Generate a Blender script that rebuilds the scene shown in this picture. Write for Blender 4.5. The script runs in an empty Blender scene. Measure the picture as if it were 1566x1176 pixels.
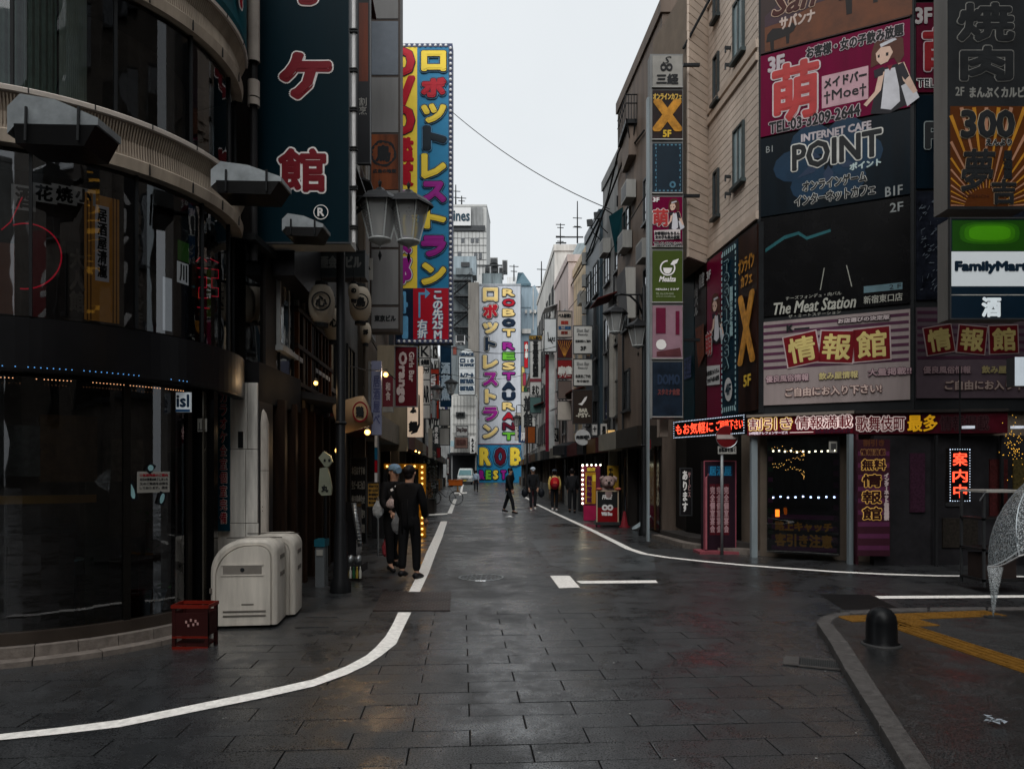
import bpy, math, random
from mathutils import Vector, Matrix
random.seed(7)
sc = bpy.context.scene
COL = sc.collection
# ---------------------------------------------------------------- camera, sky, sun, exposure
F, CX, HY, EH = 1100.0, 783.0, 720.0, 1.6
cam = bpy.data.cameras.new('camera'); camo = bpy.data.objects.new('camera', cam); COL.objects.link(camo)
camo.location = (0, 0, EH); camo.rotation_euler = (math.pi/2, 0, 0)
cam.sensor_width = 36; cam.lens = 36*F/1566; cam.shift_y = 132/1566; cam.clip_end = 3000; cam.clip_start = .05
sc.camera = camo
wd = bpy.data.worlds.new('World'); sc.world = wd; wd.use_nodes = True
nt = wd.node_tree; bg = nt.nodes['Background']
sky = nt.nodes.new('ShaderNodeTexSky'); sky.sky_type = 'NISHITA'; sky.sun_disc = False
sky.sun_elevation = math.radians(52); sky.sun_rotation = math.radians(197); sky.dust_density = 3
hs = nt.nodes.new('ShaderNodeHueSaturation'); hs.inputs['Saturation'].default_value = .12
nt.links.new(sky.outputs[0], hs.inputs['Color'])
mx = nt.nodes.new('ShaderNodeMix'); mx.data_type = 'RGBA'; mx.inputs[0].default_value = .86
nt.links.new(hs.outputs[0], mx.inputs[6])
tcw = nt.nodes.new('ShaderNodeTexCoord'); nz = nt.nodes.new('ShaderNodeTexNoise'); nz.inputs['Scale'].default_value = 2.2
nz.inputs['Detail'].default_value = 5
nt.links.new(tcw.outputs['Generated'], nz.inputs['Vector'])
cr = nt.nodes.new('ShaderNodeValToRGB')
cr.color_ramp.elements[0].position = .3; cr.color_ramp.elements[0].color = (7.7, 8.15, 8.5, 1)
cr.color_ramp.elements[1].position = .72; cr.color_ramp.elements[1].color = (8.7, 9.1, 9.4, 1)
nt.links.new(nz.outputs['Fac'], cr.inputs['Fac']); nt.links.new(cr.outputs[0], mx.inputs[7])
nt.links.new(mx.outputs[2], bg.inputs[0]); bg.inputs[1].default_value = .055
sun = bpy.data.lights.new('sun', 'SUN'); sun.energy = 1.5; sun.angle = math.radians(60); sun.color = (1, .98, .95)
suno = bpy.data.objects.new('sun', sun); COL.objects.link(suno); suno.rotation_euler = (math.radians(40), 0, math.radians(-17))
suno.location = (0, 0, 40)
sc.view_settings.view_transform = 'Standard'; sc.view_settings.look = 'None'
sc.view_settings.gamma = 1; sc.view_settings.use_curve_mapping = False
sc.view_settings.exposure = .98
sc.cycles.max_bounces = 5; sc.cycles.diffuse_bounces = 3; sc.cycles.glossy_bounces = 3
sc.cycles.transparent_max_bounces = 12; sc.cycles.use_denoising = True; sc.cycles.caustics_reflective = False
sc.cycles.caustics_refractive = False; sc.cycles.sample_clamp_indirect = 4

# ---------------------------------------------------------------- photo geometry helpers
def W(px, py, Y): return Vector(((px-CX)/F*Y, Y, EH+(HY-py)/F*Y))
def G(px, py, z=0.0):
    Y = (EH-z)*F/(py-HY); return Vector(((px-CX)/F*Y, Y, z))
def lin(v):
    v /= 255; return v/12.92 if v <= .04045 else ((v+.055)/1.055)**2.4
# ---------------------------------------------------------------- materials
MC = {}
def mat(rgb, k=1.0, rough=.6, metal=0., var=.22, scale=2.5, bump=.0, bscale=60, streak=0., emit=0., spec=.14, name='surface'):
    key = (rgb, k, rough, metal, var, scale, bump, bscale, streak, emit, spec)
    if key in MC: return MC[key]
    m = bpy.data.materials.new(name); m.use_nodes = True; MC[key] = m
    t = m.node_tree; b = t.nodes['Principled BSDF']; N = t.nodes.new; L = t.links.new
    col = tuple(min(.85, lin(x)*k) for x in rgb)
    b.inputs['Roughness'].default_value = rough; b.inputs['Metallic'].default_value = metal
    b.inputs['Specular IOR Level'].default_value = spec
    geo = N('ShaderNodeNewGeometry'); n1 = N('ShaderNodeTexNoise'); n1.inputs['Scale'].default_value = scale
    n1.inputs['Detail'].default_value = 6; n1.inputs['Roughness'].default_value = .65
    if streak:
        mp = N('ShaderNodeMapping'); mp.inputs['Scale'].default_value = (1, 1, .12)
        L(geo.outputs['Position'], mp.inputs[0]); L(mp.outputs[0], n1.inputs['Vector'])
    else: L(geo.outputs['Position'], n1.inputs['Vector'])
    r = N('ShaderNodeMapRange'); r.inputs['From Min'].default_value = .3; r.inputs['From Max'].default_value = .7
    r.inputs['To Min'].default_value = 1-var-streak; r.inputs['To Max'].default_value = 1+var*.6
    L(n1.outputs['Fac'], r.inputs['Value'])
    v = N('ShaderNodeVectorMath'); v.operation = 'SCALE'; v.inputs[0].default_value = col
    L(r.outputs[0], v.inputs['Scale']); L(v.outputs[0], b.inputs['Base Color'])
    r2 = N('ShaderNodeMapRange'); r2.inputs['To Min'].default_value = rough*.8; r2.inputs['To Max'].default_value = min(1, rough*1.25)
    L(n1.outputs['Fac'], r2.inputs['Value']); L(r2.outputs[0], b.inputs['Roughness'])
    if bump:
        n2 = N('ShaderNodeTexNoise'); n2.inputs['Scale'].default_value = bscale; n2.inputs['Detail'].default_value = 4
        L(geo.outputs['Position'], n2.inputs['Vector'])
        bp = N('ShaderNodeBump'); bp.inputs['Strength'].default_value = bump; bp.inputs['Distance'].default_value = .01
        L(n2.outputs['Fac'], bp.inputs['Height']); L(bp.outputs[0], b.inputs['Normal'])
    if emit:
        b.inputs['Emission Color'].default_value = (*col, 1); b.inputs['Emission Strength'].default_value = emit
    return m
def glass(name, tint=(.5, .55, .55), a=.35, rough=.02):
    key = ('glass', name)
    if key in MC: return MC[key]
    m = bpy.data.materials.new(name); m.use_nodes = True; MC[key] = m
    t = m.node_tree; t.nodes.clear(); N = t.nodes.new; L = t.links.new
    o = N('ShaderNodeOutputMaterial'); mxs = N('ShaderNodeMixShader'); tr = N('ShaderNodeBsdfTransparent'); gl = N('ShaderNodeBsdfGlossy')
    tr.inputs[0].default_value = (*tint, 1); gl.inputs['Roughness'].default_value = rough
    gl.inputs[0].default_value = (.9, .92, .95, 1)
    lw = N('ShaderNodeFresnel'); lw.inputs[0].default_value = 1.5
    mm = N('ShaderNodeMath'); mm.operation = 'MULTIPLY_ADD'; mm.inputs[1].default_value = 1; mm.inputs[2].default_value = a
    L(lw.outputs[0], mm.inputs[0]); L(mm.outputs[0], mxs.inputs[0]); L(tr.outputs[0], mxs.inputs[1]); L(gl.outputs[0], mxs.inputs[2])
    geo = N('ShaderNodeNewGeometry'); n = N('ShaderNodeTexNoise'); n.inputs['Scale'].default_value = 1.3
    b = N('ShaderNodeBump'); b.inputs['Strength'].default_value = .12; b.inputs['Distance'].default_value = .03
    L(geo.outputs['Position'], n.inputs['Vector']); L(n.outputs[0], b.inputs['Height']); L(b.outputs[0], gl.inputs['Normal'])
    L(mxs.outputs[0], o.inputs[0]); return m
# ---------------------------------------------------------------- objects
MW = {}
def thing(name, label, cat, loc=(0, 0, 0), rz=0., group=None):
    o = bpy.data.objects.new(name, None); COL.objects.link(o); o.empty_display_size = .2
    o.location = loc; o.rotation_euler = (0, 0, rz); o['label'] = label; o['category'] = cat
    if group: o['group'] = group
    MW[o.name] = Matrix.Translation(Vector(loc)) @ Matrix.Rotation(rz, 4, 'Z'); return o
def tag(o, label=None, cat=None, group=None, kind=None):
    for k, v in (('label', label), ('category', cat), ('group', group), ('kind', kind)):
        if v: o[k] = v
    return o
class MB:
    def __init__(s): s.v = []; s.f = []; s.mi = []; s.cur = 0
    def quad(s, a, b, c, d): n = len(s.v); s.v += [Vector(a), Vector(b), Vector(c), Vector(d)]; s.f.append((n, n+1, n+2, n+3)); s.mi.append(s.cur); return s
    def poly(s, pts): n = len(s.v); s.v += [Vector(p) for p in pts]; s.f.append(tuple(range(n, n+len(pts)))); s.mi.append(s.cur); return s
    def hexa(s, p):
        n = len(s.v); s.v += [Vector(q) for q in p]
        for f in ((0, 3, 2, 1), (4, 5, 6, 7), (0, 1, 5, 4), (1, 2, 6, 5), (2, 3, 7, 6), (3, 0, 4, 7)):
            s.f.append(tuple(n+i for i in f)); s.mi.append(s.cur)
        return s
    def box(s, x0, x1, y0, y1, z0, z1):
        x0, x1 = sorted((x0, x1)); y0, y1 = sorted((y0, y1)); z0, z1 = sorted((z0, z1))
        return s.hexa([(x0, y0, z0), (x1, y0, z0), (x1, y1, z0), (x0, y1, z0), (x0, y0, z1), (x1, y0, z1), (x1, y1, z1), (x0, y1, z1)])
    def obox(s, c, u, v, w, hu, hv, hw):
        c = Vector(c); u = Vector(u).normalized()*hu; v = Vector(v).normalized()*hv; w = Vector(w).normalized()*hw
        return s.hexa([c-u-v-w, c+u-v-w, c+u+v-w, c-u+v-w, c-u-v+w, c+u-v+w, c+u+v+w, c-u+v+w])
    def prism(s, pts, z0, z1):
        n = len(s.v); k = len(pts)
        s.v += [Vector((p[0], p[1], z0)) for p in pts]+[Vector((p[0], p[1], z1)) for p in pts]
        s.f += [tuple(range(n+k-1, n-1, -1)), tuple(range(n+k, n+2*k))]; s.mi += [s.cur]*2
        for i in range(k): j = (i+1) % k; s.f.append((n+i, n+j, n+k+j, n+k+i)); s.mi.append(s.cur)
        return s
    def tube(s, pts, r, n=8, cap=True):
        pts = [Vector(p) for p in pts]; R = r if isinstance(r, (list, tuple)) else [r]*len(pts); base = len(s.v)
        for i, p in enumerate(pts):
            d = (pts[min(i+1, len(pts)-1)]-pts[max(i-1, 0)]); d = d.normalized() if d.length > 1e-9 else Vector((0, 0, 1))
            a = Vector((0, 0, 1)) if abs(d.z) < .9 else Vector((1, 0, 0))
            u = d.cross(a).normalized(); w = d.cross(u)
            for k in range(n): t = 2*math.pi*k/n; s.v.append(p+(u*math.cos(t)+w*math.sin(t))*R[i])
        for i in range(len(pts)-1):
            for k in range(n): j = (k+1) % n; s.f.append((base+i*n+k, base+i*n+j, base+(i+1)*n+j, base+(i+1)*n+k)); s.mi.append(s.cur)
        if cap:
            s.f.append(tuple(base+k for k in range(n-1, -1, -1))); s.f.append(tuple(base+(len(pts)-1)*n+k for k in range(n))); s.mi += [s.cur]*2
        return s
    def lathe(s, c, prof, n=16, a0=0., a1=2*math.pi, M=None):
        c = Vector(c); full = abs(a1-a0-2*math.pi) < 1e-6; m = n if full else n+1; base = len(s.v)
        for (r, z) in prof:
            for k in range(m):
                t = a0+(a1-a0)*k/n; p = Vector((r*math.cos(t), r*math.sin(t), z)); s.v.append(c+(M @ p if M else p))
        for i in range(len(prof)-1):
            for k in range(n): j = (k+1) % m; s.f.append((base+i*m+k, base+i*m+j, base+(i+1)*m+j, base+(i+1)*m+k)); s.mi.append(s.cur)
        return s
    def ball(s, c, r, n=10, sx=1, sy=1, sz=1):
        M = Matrix.Diagonal((sx, sy, sz)); k = max(4, n//2)
        return s.lathe(c, [(r*max(1e-4, math.sin(math.pi*i/k)), -r*math.cos(math.pi*i/k)) for i in range(k+1)], n, M=M)
    def obj(s, name, m, parent=None, world=True, smooth=False, kind=None, bevel=0):
        me = bpy.data.meshes.new(name)
        P = MW.get(parent.name) if parent else None
        vs = s.v
        if P is not None and world: I = P.inverted(); vs = [I @ v for v in s.v]
        me.from_pydata([tuple(v) for v in vs], [], s.f)
        ms = m if isinstance(m, (list, tuple)) else [m]
        for q in ms: me.materials.append(q)
        if len(ms) > 1: me.polygons.foreach_set('material_index', s.mi)
        if smooth: me.polygons.foreach_set('use_smooth', [True]*len(me.polygons))
        me.update()
        o = bpy.data.objects.new(name, me); COL.objects.link(o); o.parent = parent
        MW[o.name] = P if P is not None else Matrix.Identity(4)
        if bevel:
            b = o.modifiers.new('b', 'BEVEL'); b.width = bevel; b.segments = 2; b.limit_method = 'ANGLE'
        if kind: o['kind'] = kind
        return o
def dup(root, loc=None, rz=None, label=None, group=None, parent=None):
    r = root.copy(); COL.objects.link(r)
    if parent is not None: r.parent = parent
    if loc is not None: r.location = loc
    if rz is not None: r.rotation_euler = (0, 0, rz)
    if label: r['label'] = label
    if group: r['group'] = group
    for ch in list(root.children): dup(ch, parent=r)
    return r
# ---------------------------------------------------------------- lettering
TQ = []
def ring(n, r): return [(r*math.cos(2*math.pi*i/n+.4), r*math.sin(2*math.pi*i/n+.4)) for i in range(n)]
def text(s, parent, o, u, v, w, h, layers, lift, name='lettering', shear=0., res=2, rot=0., step=.0003, sp=1.0):
    """layers: list of (dilation in metres, material), outer first; box w x h centred on o in plane u, v"""
    TQ.append((s, parent, Vector(o), Vector(u), Vector(v), w, h, layers, lift, name, shear, res, rot, step, sp))
def flush_text():
    obs = []; cache = {}
    for q in TQ:
        key = (q[0], q[10], q[11], q[14])
        if key in cache: continue
        c = bpy.data.curves.new('t', 'FONT'); c.body = q[0]; c.size = 1; c.resolution_u = q[11]; c.fill_mode = 'FRONT'; c.shear = q[10]
        c.align_x = 'CENTER'; c.space_line = q[14]
        ob = bpy.data.objects.new('t', c); COL.objects.link(ob); cache[key] = ob
    bpy.context.view_layer.update(); dg = bpy.context.evaluated_depsgraph_get()
    geo = {}
    for k, ob in cache.items():
        me = bpy.data.meshes.new_from_object(ob.evaluated_get(dg))
        geo[k] = ([(v.co.x, v.co.y) for v in me.vertices], [tuple(p.vertices) for p in me.polygons]); bpy.data.meshes.remove(me)
    for ob in cache.values(): bpy.data.objects.remove(ob)
    for (s, parent, o, u, v, w, h, layers, lift, name, shear, res, rot, step, sp) in TQ:
        vs, fs = geo[(s, shear, res, sp)]
        if not vs: print('EMPTY TEXT', s); continue
        x0 = min(p[0] for p in vs); x1 = max(p[0] for p in vs); y0 = min(p[1] for p in vs); y1 = max(p[1] for p in vs)
        sx = w/max(.05, x1-x0); sy = h/max(.05, y1-y0); cx = (x0+x1)/2; cy = (y0+y1)/2
        nrm = u.cross(v).normalized(); ca, sa = math.cos(rot), math.sin(rot)
        out = MB(); flat = [((p[0]-cx)*sx, (p[1]-cy)*sy) for p in vs]
        flat = [(a*ca-b*sa, a*sa+b*ca) for a, b in flat]; mats = []
        for li, (r, m) in enumerate(layers):
            mats.append(m); n = 1 if r <= 0 else (6 if r < .012 else (8 if r < .03 else 18))
            offs = [(0, 0)]+(ring(n, r) if r > 0 else [])
            if r > .05: offs += ring(8, r*.55)
            for j, (dx, dy) in enumerate(offs):
                d = nrm*(lift+li*step*20+(len(offs)-j)*step); b = len(out.v)
                out.v += [o+u*(a+dx)+v*(c+dy)+d for a, c in flat]
                out.f += [tuple(b+i for i in f) for f in fs]; out.mi += [li]*len(fs)
        out.obj(name, mats, parent)
class Panel:
    """a sign face from ground point A (left as seen) to B (right), built in world space"""
    def __init__(s, root, A, B):
        s.root = root; s.A = Vector((A[0], A[1], 0)); s.B = Vector((B[0], B[1], 0))
        s.u = (s.B-s.A).normalized(); s.w = (s.B-s.A).length; s.v = Vector((0, 0, 1)); s.n = s.u.cross(s.v)
        s.st = .0003*max(1, s.A.y/12)
    def pt(s, px, py, lift=0.):
        d = Vector(((px-CX)/F, 1, (HY-py)/F)); o = Vector((0, 0, EH)); A = s.A+s.n*lift
        t = (A-o).dot(s.n)/d.dot(s.n); return o+d*t
    def P(s, u, z, lift=0.): return s.A+s.u*u+s.v*z+s.n*lift
    def bp(s, pts, m, lay=1, name='print'):
        return MB().poly([s.pt(x, y)+s.n*(lay*s.st*8) for x, y in pts]).obj(name, m, s.root)
    def rect(s, x0, y0, x1, y1, m, lay=1, name='print'):
        a = s.pt(x0, y0); b = s.pt(x1, y1); l = s.n*(lay*s.st*8)
        return MB().quad(Vector((a.x, a.y, b.z))+l, b+l, Vector((b.x, b.y, a.z))+l, a+l).obj(name, m, s.root)
    def box(s, u0, u1, z0, z1, t, m, name='panel', front=0., bevel=0.):
        a, b = s.P(u0, 0, front), s.P(u1, 0, front); a2, b2 = a-s.n*t, b-s.n*t
        q = [a, b, b2, a2]
        return MB().hexa([(p.x, p.y, z0) for p in q]+[(p.x, p.y, z1) for p in q]).obj(name, m, s.root, bevel=bevel)
    def frame(s, u0, u1, z0, z1, wd_, m, front=.02, name='frame', t=.04):
        M_ = MB()
        for (a, b, c, d) in ((u0, u1, z0, z0+wd_), (u0, u1, z1-wd_, z1), (u0, u0+wd_, z0+wd_, z1-wd_), (u1-wd_, u1, z0+wd_, z1-wd_)):
            p, q = s.P(a, 0, front), s.P(b, 0, front); p2, q2 = p-s.n*t, q-s.n*t
            M_.hexa([(r.x, r.y, c) for r in (p, q, q2, p2)]+[(r.x, r.y, d) for r in (p, q, q2, p2)])
        return M_.obj(name, m, s.root)
    def tx(s, t, x0, y0, x1, y1, layers, lay=2, shear=0., rot=0., res=2, name='lettering', sp=1.):
        """pixel box given at the text's own left, right, and heights at its middle column"""
        a = s.pt(x0, (y0+y1)/2); b = s.pt(x1, (y0+y1)/2); xm = (x0+x1)/2
        c0 = s.pt(xm, y1); c1 = s.pt(xm, y0)
        if not isinstance(layers, list): layers = [(0, layers)]
        w = (Vector((b.x, b.y, 0))-Vector((a.x, a.y, 0))).length
        o = Vector(((a.x+b.x)/2, (a.y+b.y)/2, (c0.z+c1.z)/2))
        text(t, s.root, o, s.u, s.v, w, abs(c1.z-c0.z), layers, lay*s.st*8, name, shear, res, rot, s.st, sp)
def flat_sign(name, label, x0, y0, x1, y1, Y, m, cat='sign', t=.12, group=None, side=None, frame=None):
    """a box sign facing the camera, drawn between photo pixels at distance Y"""
    a = W(x0, y1, Y); b = W(x1, y0, Y)
    r = thing(name, label, cat, ((a.x+b.x)/2, Y+t/2, a.z), 0, group)
    p = Panel(r, (a.x, Y), (b.x, Y)); p.z0 = a.z; p.z1 = b.z
    p.box(0, p.w, a.z, b.z, t, side or m, 'cabinet')
    MB().quad(W(x0, y1, Y-.002), W(x1, y1, Y-.002), W(x1, y0, Y-.002), W(x0, y0, Y-.002)).obj('face', m, r)
    if frame: p.frame(-.01, p.w+.01, a.z-.01, b.z+.01, max(.02, .001*Y), frame, .012)
    return p
# ================================================================ ground
def wet_mat(name, base, rmin, rmax, bump, tint=(.94, 1.0, 1.08), agg=95):
    m = bpy.data.materials.new(name); m.use_nodes = True; t = m.node_tree; b = t.nodes['Principled BSDF']; N = t.nodes.new; L = t.links.new
    geo = N('ShaderNodeNewGeometry')
    def noise(s, d=6, r=.6, dist=0.):
        n = N('ShaderNodeTexNoise'); n.inputs['Scale'].default_value = s; n.inputs['Detail'].default_value = d; n.inputs['Roughness'].default_value = r
        n.inputs['Distortion'].default_value = dist; L(geo.outputs['Position'], n.inputs['Vector']); return n
    def rng(n, a, c, lo, hi):
        r = N('ShaderNodeMapRange'); r.inputs['From Min'].default_value = a; r.inputs['From Max'].default_value = c
        r.inputs['To Min'].default_value = lo; r.inputs['To Max'].default_value = hi; L(n.outputs[0], r.inputs['Value']); return r
    n1 = noise(.55, 7, .62, .1); n2 = noise(agg, 3, .7); n3 = noise(7, 6, .7); n4 = noise(2.1, 7, .7, .15)
    c1 = rng(n1, .35, .65, .6, 1.25); c2 = rng(n2, .32, .72, .25, 2.9); c3 = rng(n3, .3, .7, .8, 1.15)
    mu = N('ShaderNodeMath'); mu.operation = 'MULTIPLY'; L(c1.outputs[0], mu.inputs[0]); L(c2.outputs[0], mu.inputs[1])
    mu2 = N('ShaderNodeMath'); mu2.operation = 'MULTIPLY'; L(mu.outputs[0], mu2.inputs[0]); L(c3.outputs[0], mu2.inputs[1])
    v = N('ShaderNodeVectorMath'); v.operation = 'SCALE'; v.inputs[0].default_value = tuple(base*x for x in tint); L(mu2.outputs[0], v.inputs['Scale'])
    L(v.outputs[0], b.inputs['Base Color'])
    ad = N('ShaderNodeMath'); ad.operation = 'ADD'; L(n1.outputs[0], ad.inputs[0]); L(n4.outputs[0], ad.inputs[1])
    b.inputs['Specular IOR Level'].default_value = .6; rr = rng(ad, .84, 1.16, rmax, rmin); L(rr.outputs[0], b.inputs['Roughness'])
    bp = N('ShaderNodeBump'); bp.inputs['Distance'].default_value = .005; L(n2.outputs[0], bp.inputs['Height'])
    bs = rng(ad, .84, 1.16, bump, bump*.25); L(bs.outputs[0], bp.inputs['Strength'])
    L(bp.outputs[0], b.inputs['Normal'])
    gs = rng(n2, .40, .62, .12, 1.35); cw = rng(ad, .90, 1.10, 0, .95); cm = N('ShaderNodeMath'); cm.operation = 'MULTIPLY'; L(cw.outputs[0], cm.inputs[0]); L(gs.outputs[0], cm.inputs[1]); L(cm.outputs[0], b.inputs['Coat Weight'])
    g2 = N('ShaderNodeMath'); g2.operation = 'MULTIPLY'; g2.inputs[1].default_value = 1.1; L(gs.outputs[0], g2.inputs[0]); L(g2.outputs[0], b.inputs['Specular IOR Level']); cr_ = rng(n3, .3, .7, .10, .3); L(cr_.outputs[0], b.inputs['Coat Roughness'])
    bc = N('ShaderNodeBump'); bc.inputs['Distance'].default_value = .0016; bc.inputs['Strength'].default_value = .9; L(n2.outputs[0], bc.inputs['Height']); L(bc.outputs[0], b.inputs['Coat Normal'])
    sm = N('ShaderNodeMath'); sm.operation = 'MULTIPLY_ADD'; sm.inputs[1].default_value = .5; L(n2.outputs[0], sm.inputs[0]); L(rr.outputs[0], sm.inputs[2])
    s2 = N('ShaderNodeMath'); s2.operation = 'SUBTRACT'; s2.inputs[1].default_value = .25; L(sm.outputs[0], s2.inputs[0]); L(s2.outputs[0], b.inputs['Roughness']); return m
M_ROAD = wet_mat('wet_asphalt', .016, .2, .52, .5)
M_TILE = wet_mat('wet_paving', .02, .17, .48, .55)
M_PATCH = wet_mat('smooth_asphalt_patch', .045, .26, .46, .3, (.9, 1.02, 1.1))
M_PAVE = wet_mat('dark_pavement', .005, .35, .65, .5)
M_WHITE = mat((238, 234, 228), 1, .55, var=.3, scale=22, bump=.4)
M_BLK = mat((28, 30, 32), 1.2, .55, var=.3); M_DARK = mat((40, 40, 42), 1, .5, var=.4, streak=.2)
M_STEEL = mat((150, 155, 158), 1, .35, .8, var=.2, spec=.5); M_WIRE = mat((22, 24, 26), 1, .6)
g = MB().quad((-900, -900, -.02), (900, -900, -.02), (900, 900, -.02), (-900, 900, -.02)).obj('ground', M_ROAD, kind='structure')
MB().quad((-60, -30, 0), (60, -30, 0), (60, 260, 0), (-60, 260, 0)).obj('road', M_ROAD, kind='structure')
# paving slabs of the crossing, course by course
pav = MB().poly([(-3.0, 2.55, .003), (1.75, 2.55, .003), (3.1, 7.6, .003), (3.2, 8.05, .003), (-1.85, 8.05, .003), (-1.85, 6.95, .003), (-2.35, 6.6, .003), (-3.2, 5.4, .003), (-3.5, 4.7, .003), (-2.6, 3.3, .003)]).obj('crossing_pavement', mat((8, 8, 9), 1, .9), kind='structure')
def slab_mesh(v):
    w, d, h, c = .70/2-.005, .253/2-.0035, .012, .004; c2 = .0008
    m = MB(); b = [(-w, -d), (w, -d), (w, d), (-w, d)]; t = [(-w+c, -d+c), (w-c, -d+c), (w-c, d-c), (-w+c, d-c)]
    m.hexa([(x, y, .0035) for x, y in b]+[(x, y, h-c2+v) for x, y in b])
    m.hexa([(x, y, h-c2+v+.0001) for x, y in b]+[(x, y, h+v) for x, y in t]); return m
slabs = [slab_mesh(v).obj('paving_slab', M_TILE, pav) for v in (0, .0015, -.001)]
uu = Vector((.9975, .07, 0)); vv = Vector((-.07, .9975, 0)); rz = math.atan2(.07, .9975); cnt = 0
def kerb_x(Y): return 3.3-(7.75-Y)*.275
for r in range(0, 24):
    b = 2.52+r*.253
    for q in range(-8, 9):
        p = uu*((q+(.5 if r % 2 else 0))*.70+.05)+vv*b
        if p.x < -5.0 or (Vector((p.x, p.y))-Vector((-4.9, 7.65))).length < 2.42 or (p.y < 3.4 and p.x < -3.2) or (p.y > 6.9 and p.x < -2.0) or (p.y > 3.2 and p.x < -.72*p.y-.4) or p.x > kerb_x(p.y)+.22+(1.4 if p.y > 7.9 else 0) or p.y > 8.2: continue
        s = slabs[cnt] if cnt < 3 else random.choice(slabs).copy()
        if cnt >= 3: COL.objects.link(s)
        s.parent = pav; s.location = (p.x, p.y, 0); s.rotation_euler = (random.uniform(-.0018, .0018), random.uniform(-.0012, .0012), rz); cnt += 1
def ground_poly(name, pts, m, z=.02, **k): return MB().poly([G(x, y, z) for x, y in pts]).obj(name, m, **k)
def strip(name, top, bot, m, z, parent=None, **k):
    M_ = MB()
    for i in range(len(top)-1): M_.quad(G(*bot[i], z), G(*bot[i+1], z), G(*top[i+1], z), G(*top[i], z))
    return M_.obj(name, m, parent, **k)
mk = thing('road_marking', 'long white kerbside line curving left across the foreground paving', 'road marking', G(480, 1043), group=None)
top = [(-260, 1150), (0, 1122), (90, 1112), (184, 1100), (306, 1075), (400, 1056), (480, 1038), (530, 1018), (560, 1002), (575, 989), (590, 972), (600, 955), (609, 936)]
bot = [(-260, 1163), (0, 1131), (90, 1122), (184, 1111), (306, 1086), (400, 1067), (480, 1049), (530, 1031), (560, 1017), (582, 1003), (606, 984), (617, 960), (629, 936)]
strip('line_stripe', top, bot, M_WHITE, .018, mk)
mk = thing('road_marking', 'straight white line running up the left side of the street beyond the steel plate', 'road marking', G(650, 860))
strip('line_stripe', [(674, 797), (664, 820), (652, 845), (640, 875), (625, 905)], [(684, 797), (677, 820), (667, 845), (656, 875), (642, 905)], M_WHITE, .006, mk)
mk = thing('road_marking', 'short far white dashes on the left beside the parked bicycle', 'road marking', G(690, 775))
strip('line_stripe', [(694, 763), (684, 785)], [(699, 763), (691, 785)], M_WHITE, .006, mk)
strip('line_stripe', [(656, 786), (684, 784.5)], [(656, 788), (684, 786.5)], M_WHITE, .006, mk)
mk = thing('road_marking', 'small white cross mark near the van at the far end', 'road marking', G(705, 753))
strip('line_stripe', [(695, 753), (714, 752.5)], [(695, 754.8), (714, 754.3)], M_WHITE, .006, mk)
strip('line_stripe', [(706, 741), (702, 757)], [(709, 741), (706, 757)], M_WHITE, .010, mk)
def centre_line(name, pts, w, m, z, parent):
    P = [G(x, y, z) for x, y in pts]; M_ = MB(); L_ = []
    for i, p in enumerate(P):
        d = (P[min(i+1, len(P)-1)]-P[max(i-1, 0)]).normalized(); n = Vector((-d.y, d.x, 0))*w/2; L_.append((p+n, p-n))
    for i in range(len(P)-1): M_.quad(L_[i][1], L_[i][0], L_[i+1][0], L_[i+1][1])
    return M_.obj(name, m, parent)
mk = thing('road_marking', 'white line along the right side of the street curving right before the shops', 'road marking', G(975, 843))
centre_line('line_stripe', [(803, 760), (812, 765)], .16, M_WHITE, .006, mk)
centre_line('line_stripe', [(821, 771), (852, 786), (900, 808), (940, 828), (962, 839), (985, 846.5), (1020, 852), (1080, 858.5), (1140, 864), (1200, 868.5), (1280, 874), (1350, 877.5), (1430, 880), (1640, 882)], .15, M_WHITE, .006, mk)
mk = thing('road_marking', 'white square with a thin line to its right in the middle of the street', 'road marking', G(865, 890))
MB().poly([G(x, y, .006) for x, y in ((855, 899), (887, 898), (871, 880), (841, 880))]).obj('square_mark', M_WHITE, mk)
MB().poly([G(x, y, .006) for x, y in ((888, 892), (1006, 891), (1003, 887), (881, 888))]).obj('line_stripe', M_WHITE, mk)
mk = thing('road_marking', 'white line behind the pavement corner and the bollard', 'road marking', G(1430, 913))
MB().poly([G(x, y, .006) for x, y in ((1345, 915), (1620, 913), (1620, 909.5), (1338, 911))]).obj('line_stripe', M_WHITE, mk)
ground_poly('asphalt_patch', [(808, 824), (920, 826), (1000, 850), (1003, 872), (887, 875), (841, 864)], M_PATCH, .004, kind='structure')
ground_poly('asphalt_patch', [(1252, 908), (1330, 909), (1375, 930), (1290, 932)], mat((16, 17, 18), 1, .5), .004, kind='structure')
ground_poly('asphalt_patch', [(735, 778), (880, 782), (905, 800), (725, 800)], M_PATCH, .004, kind='structure')
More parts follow.
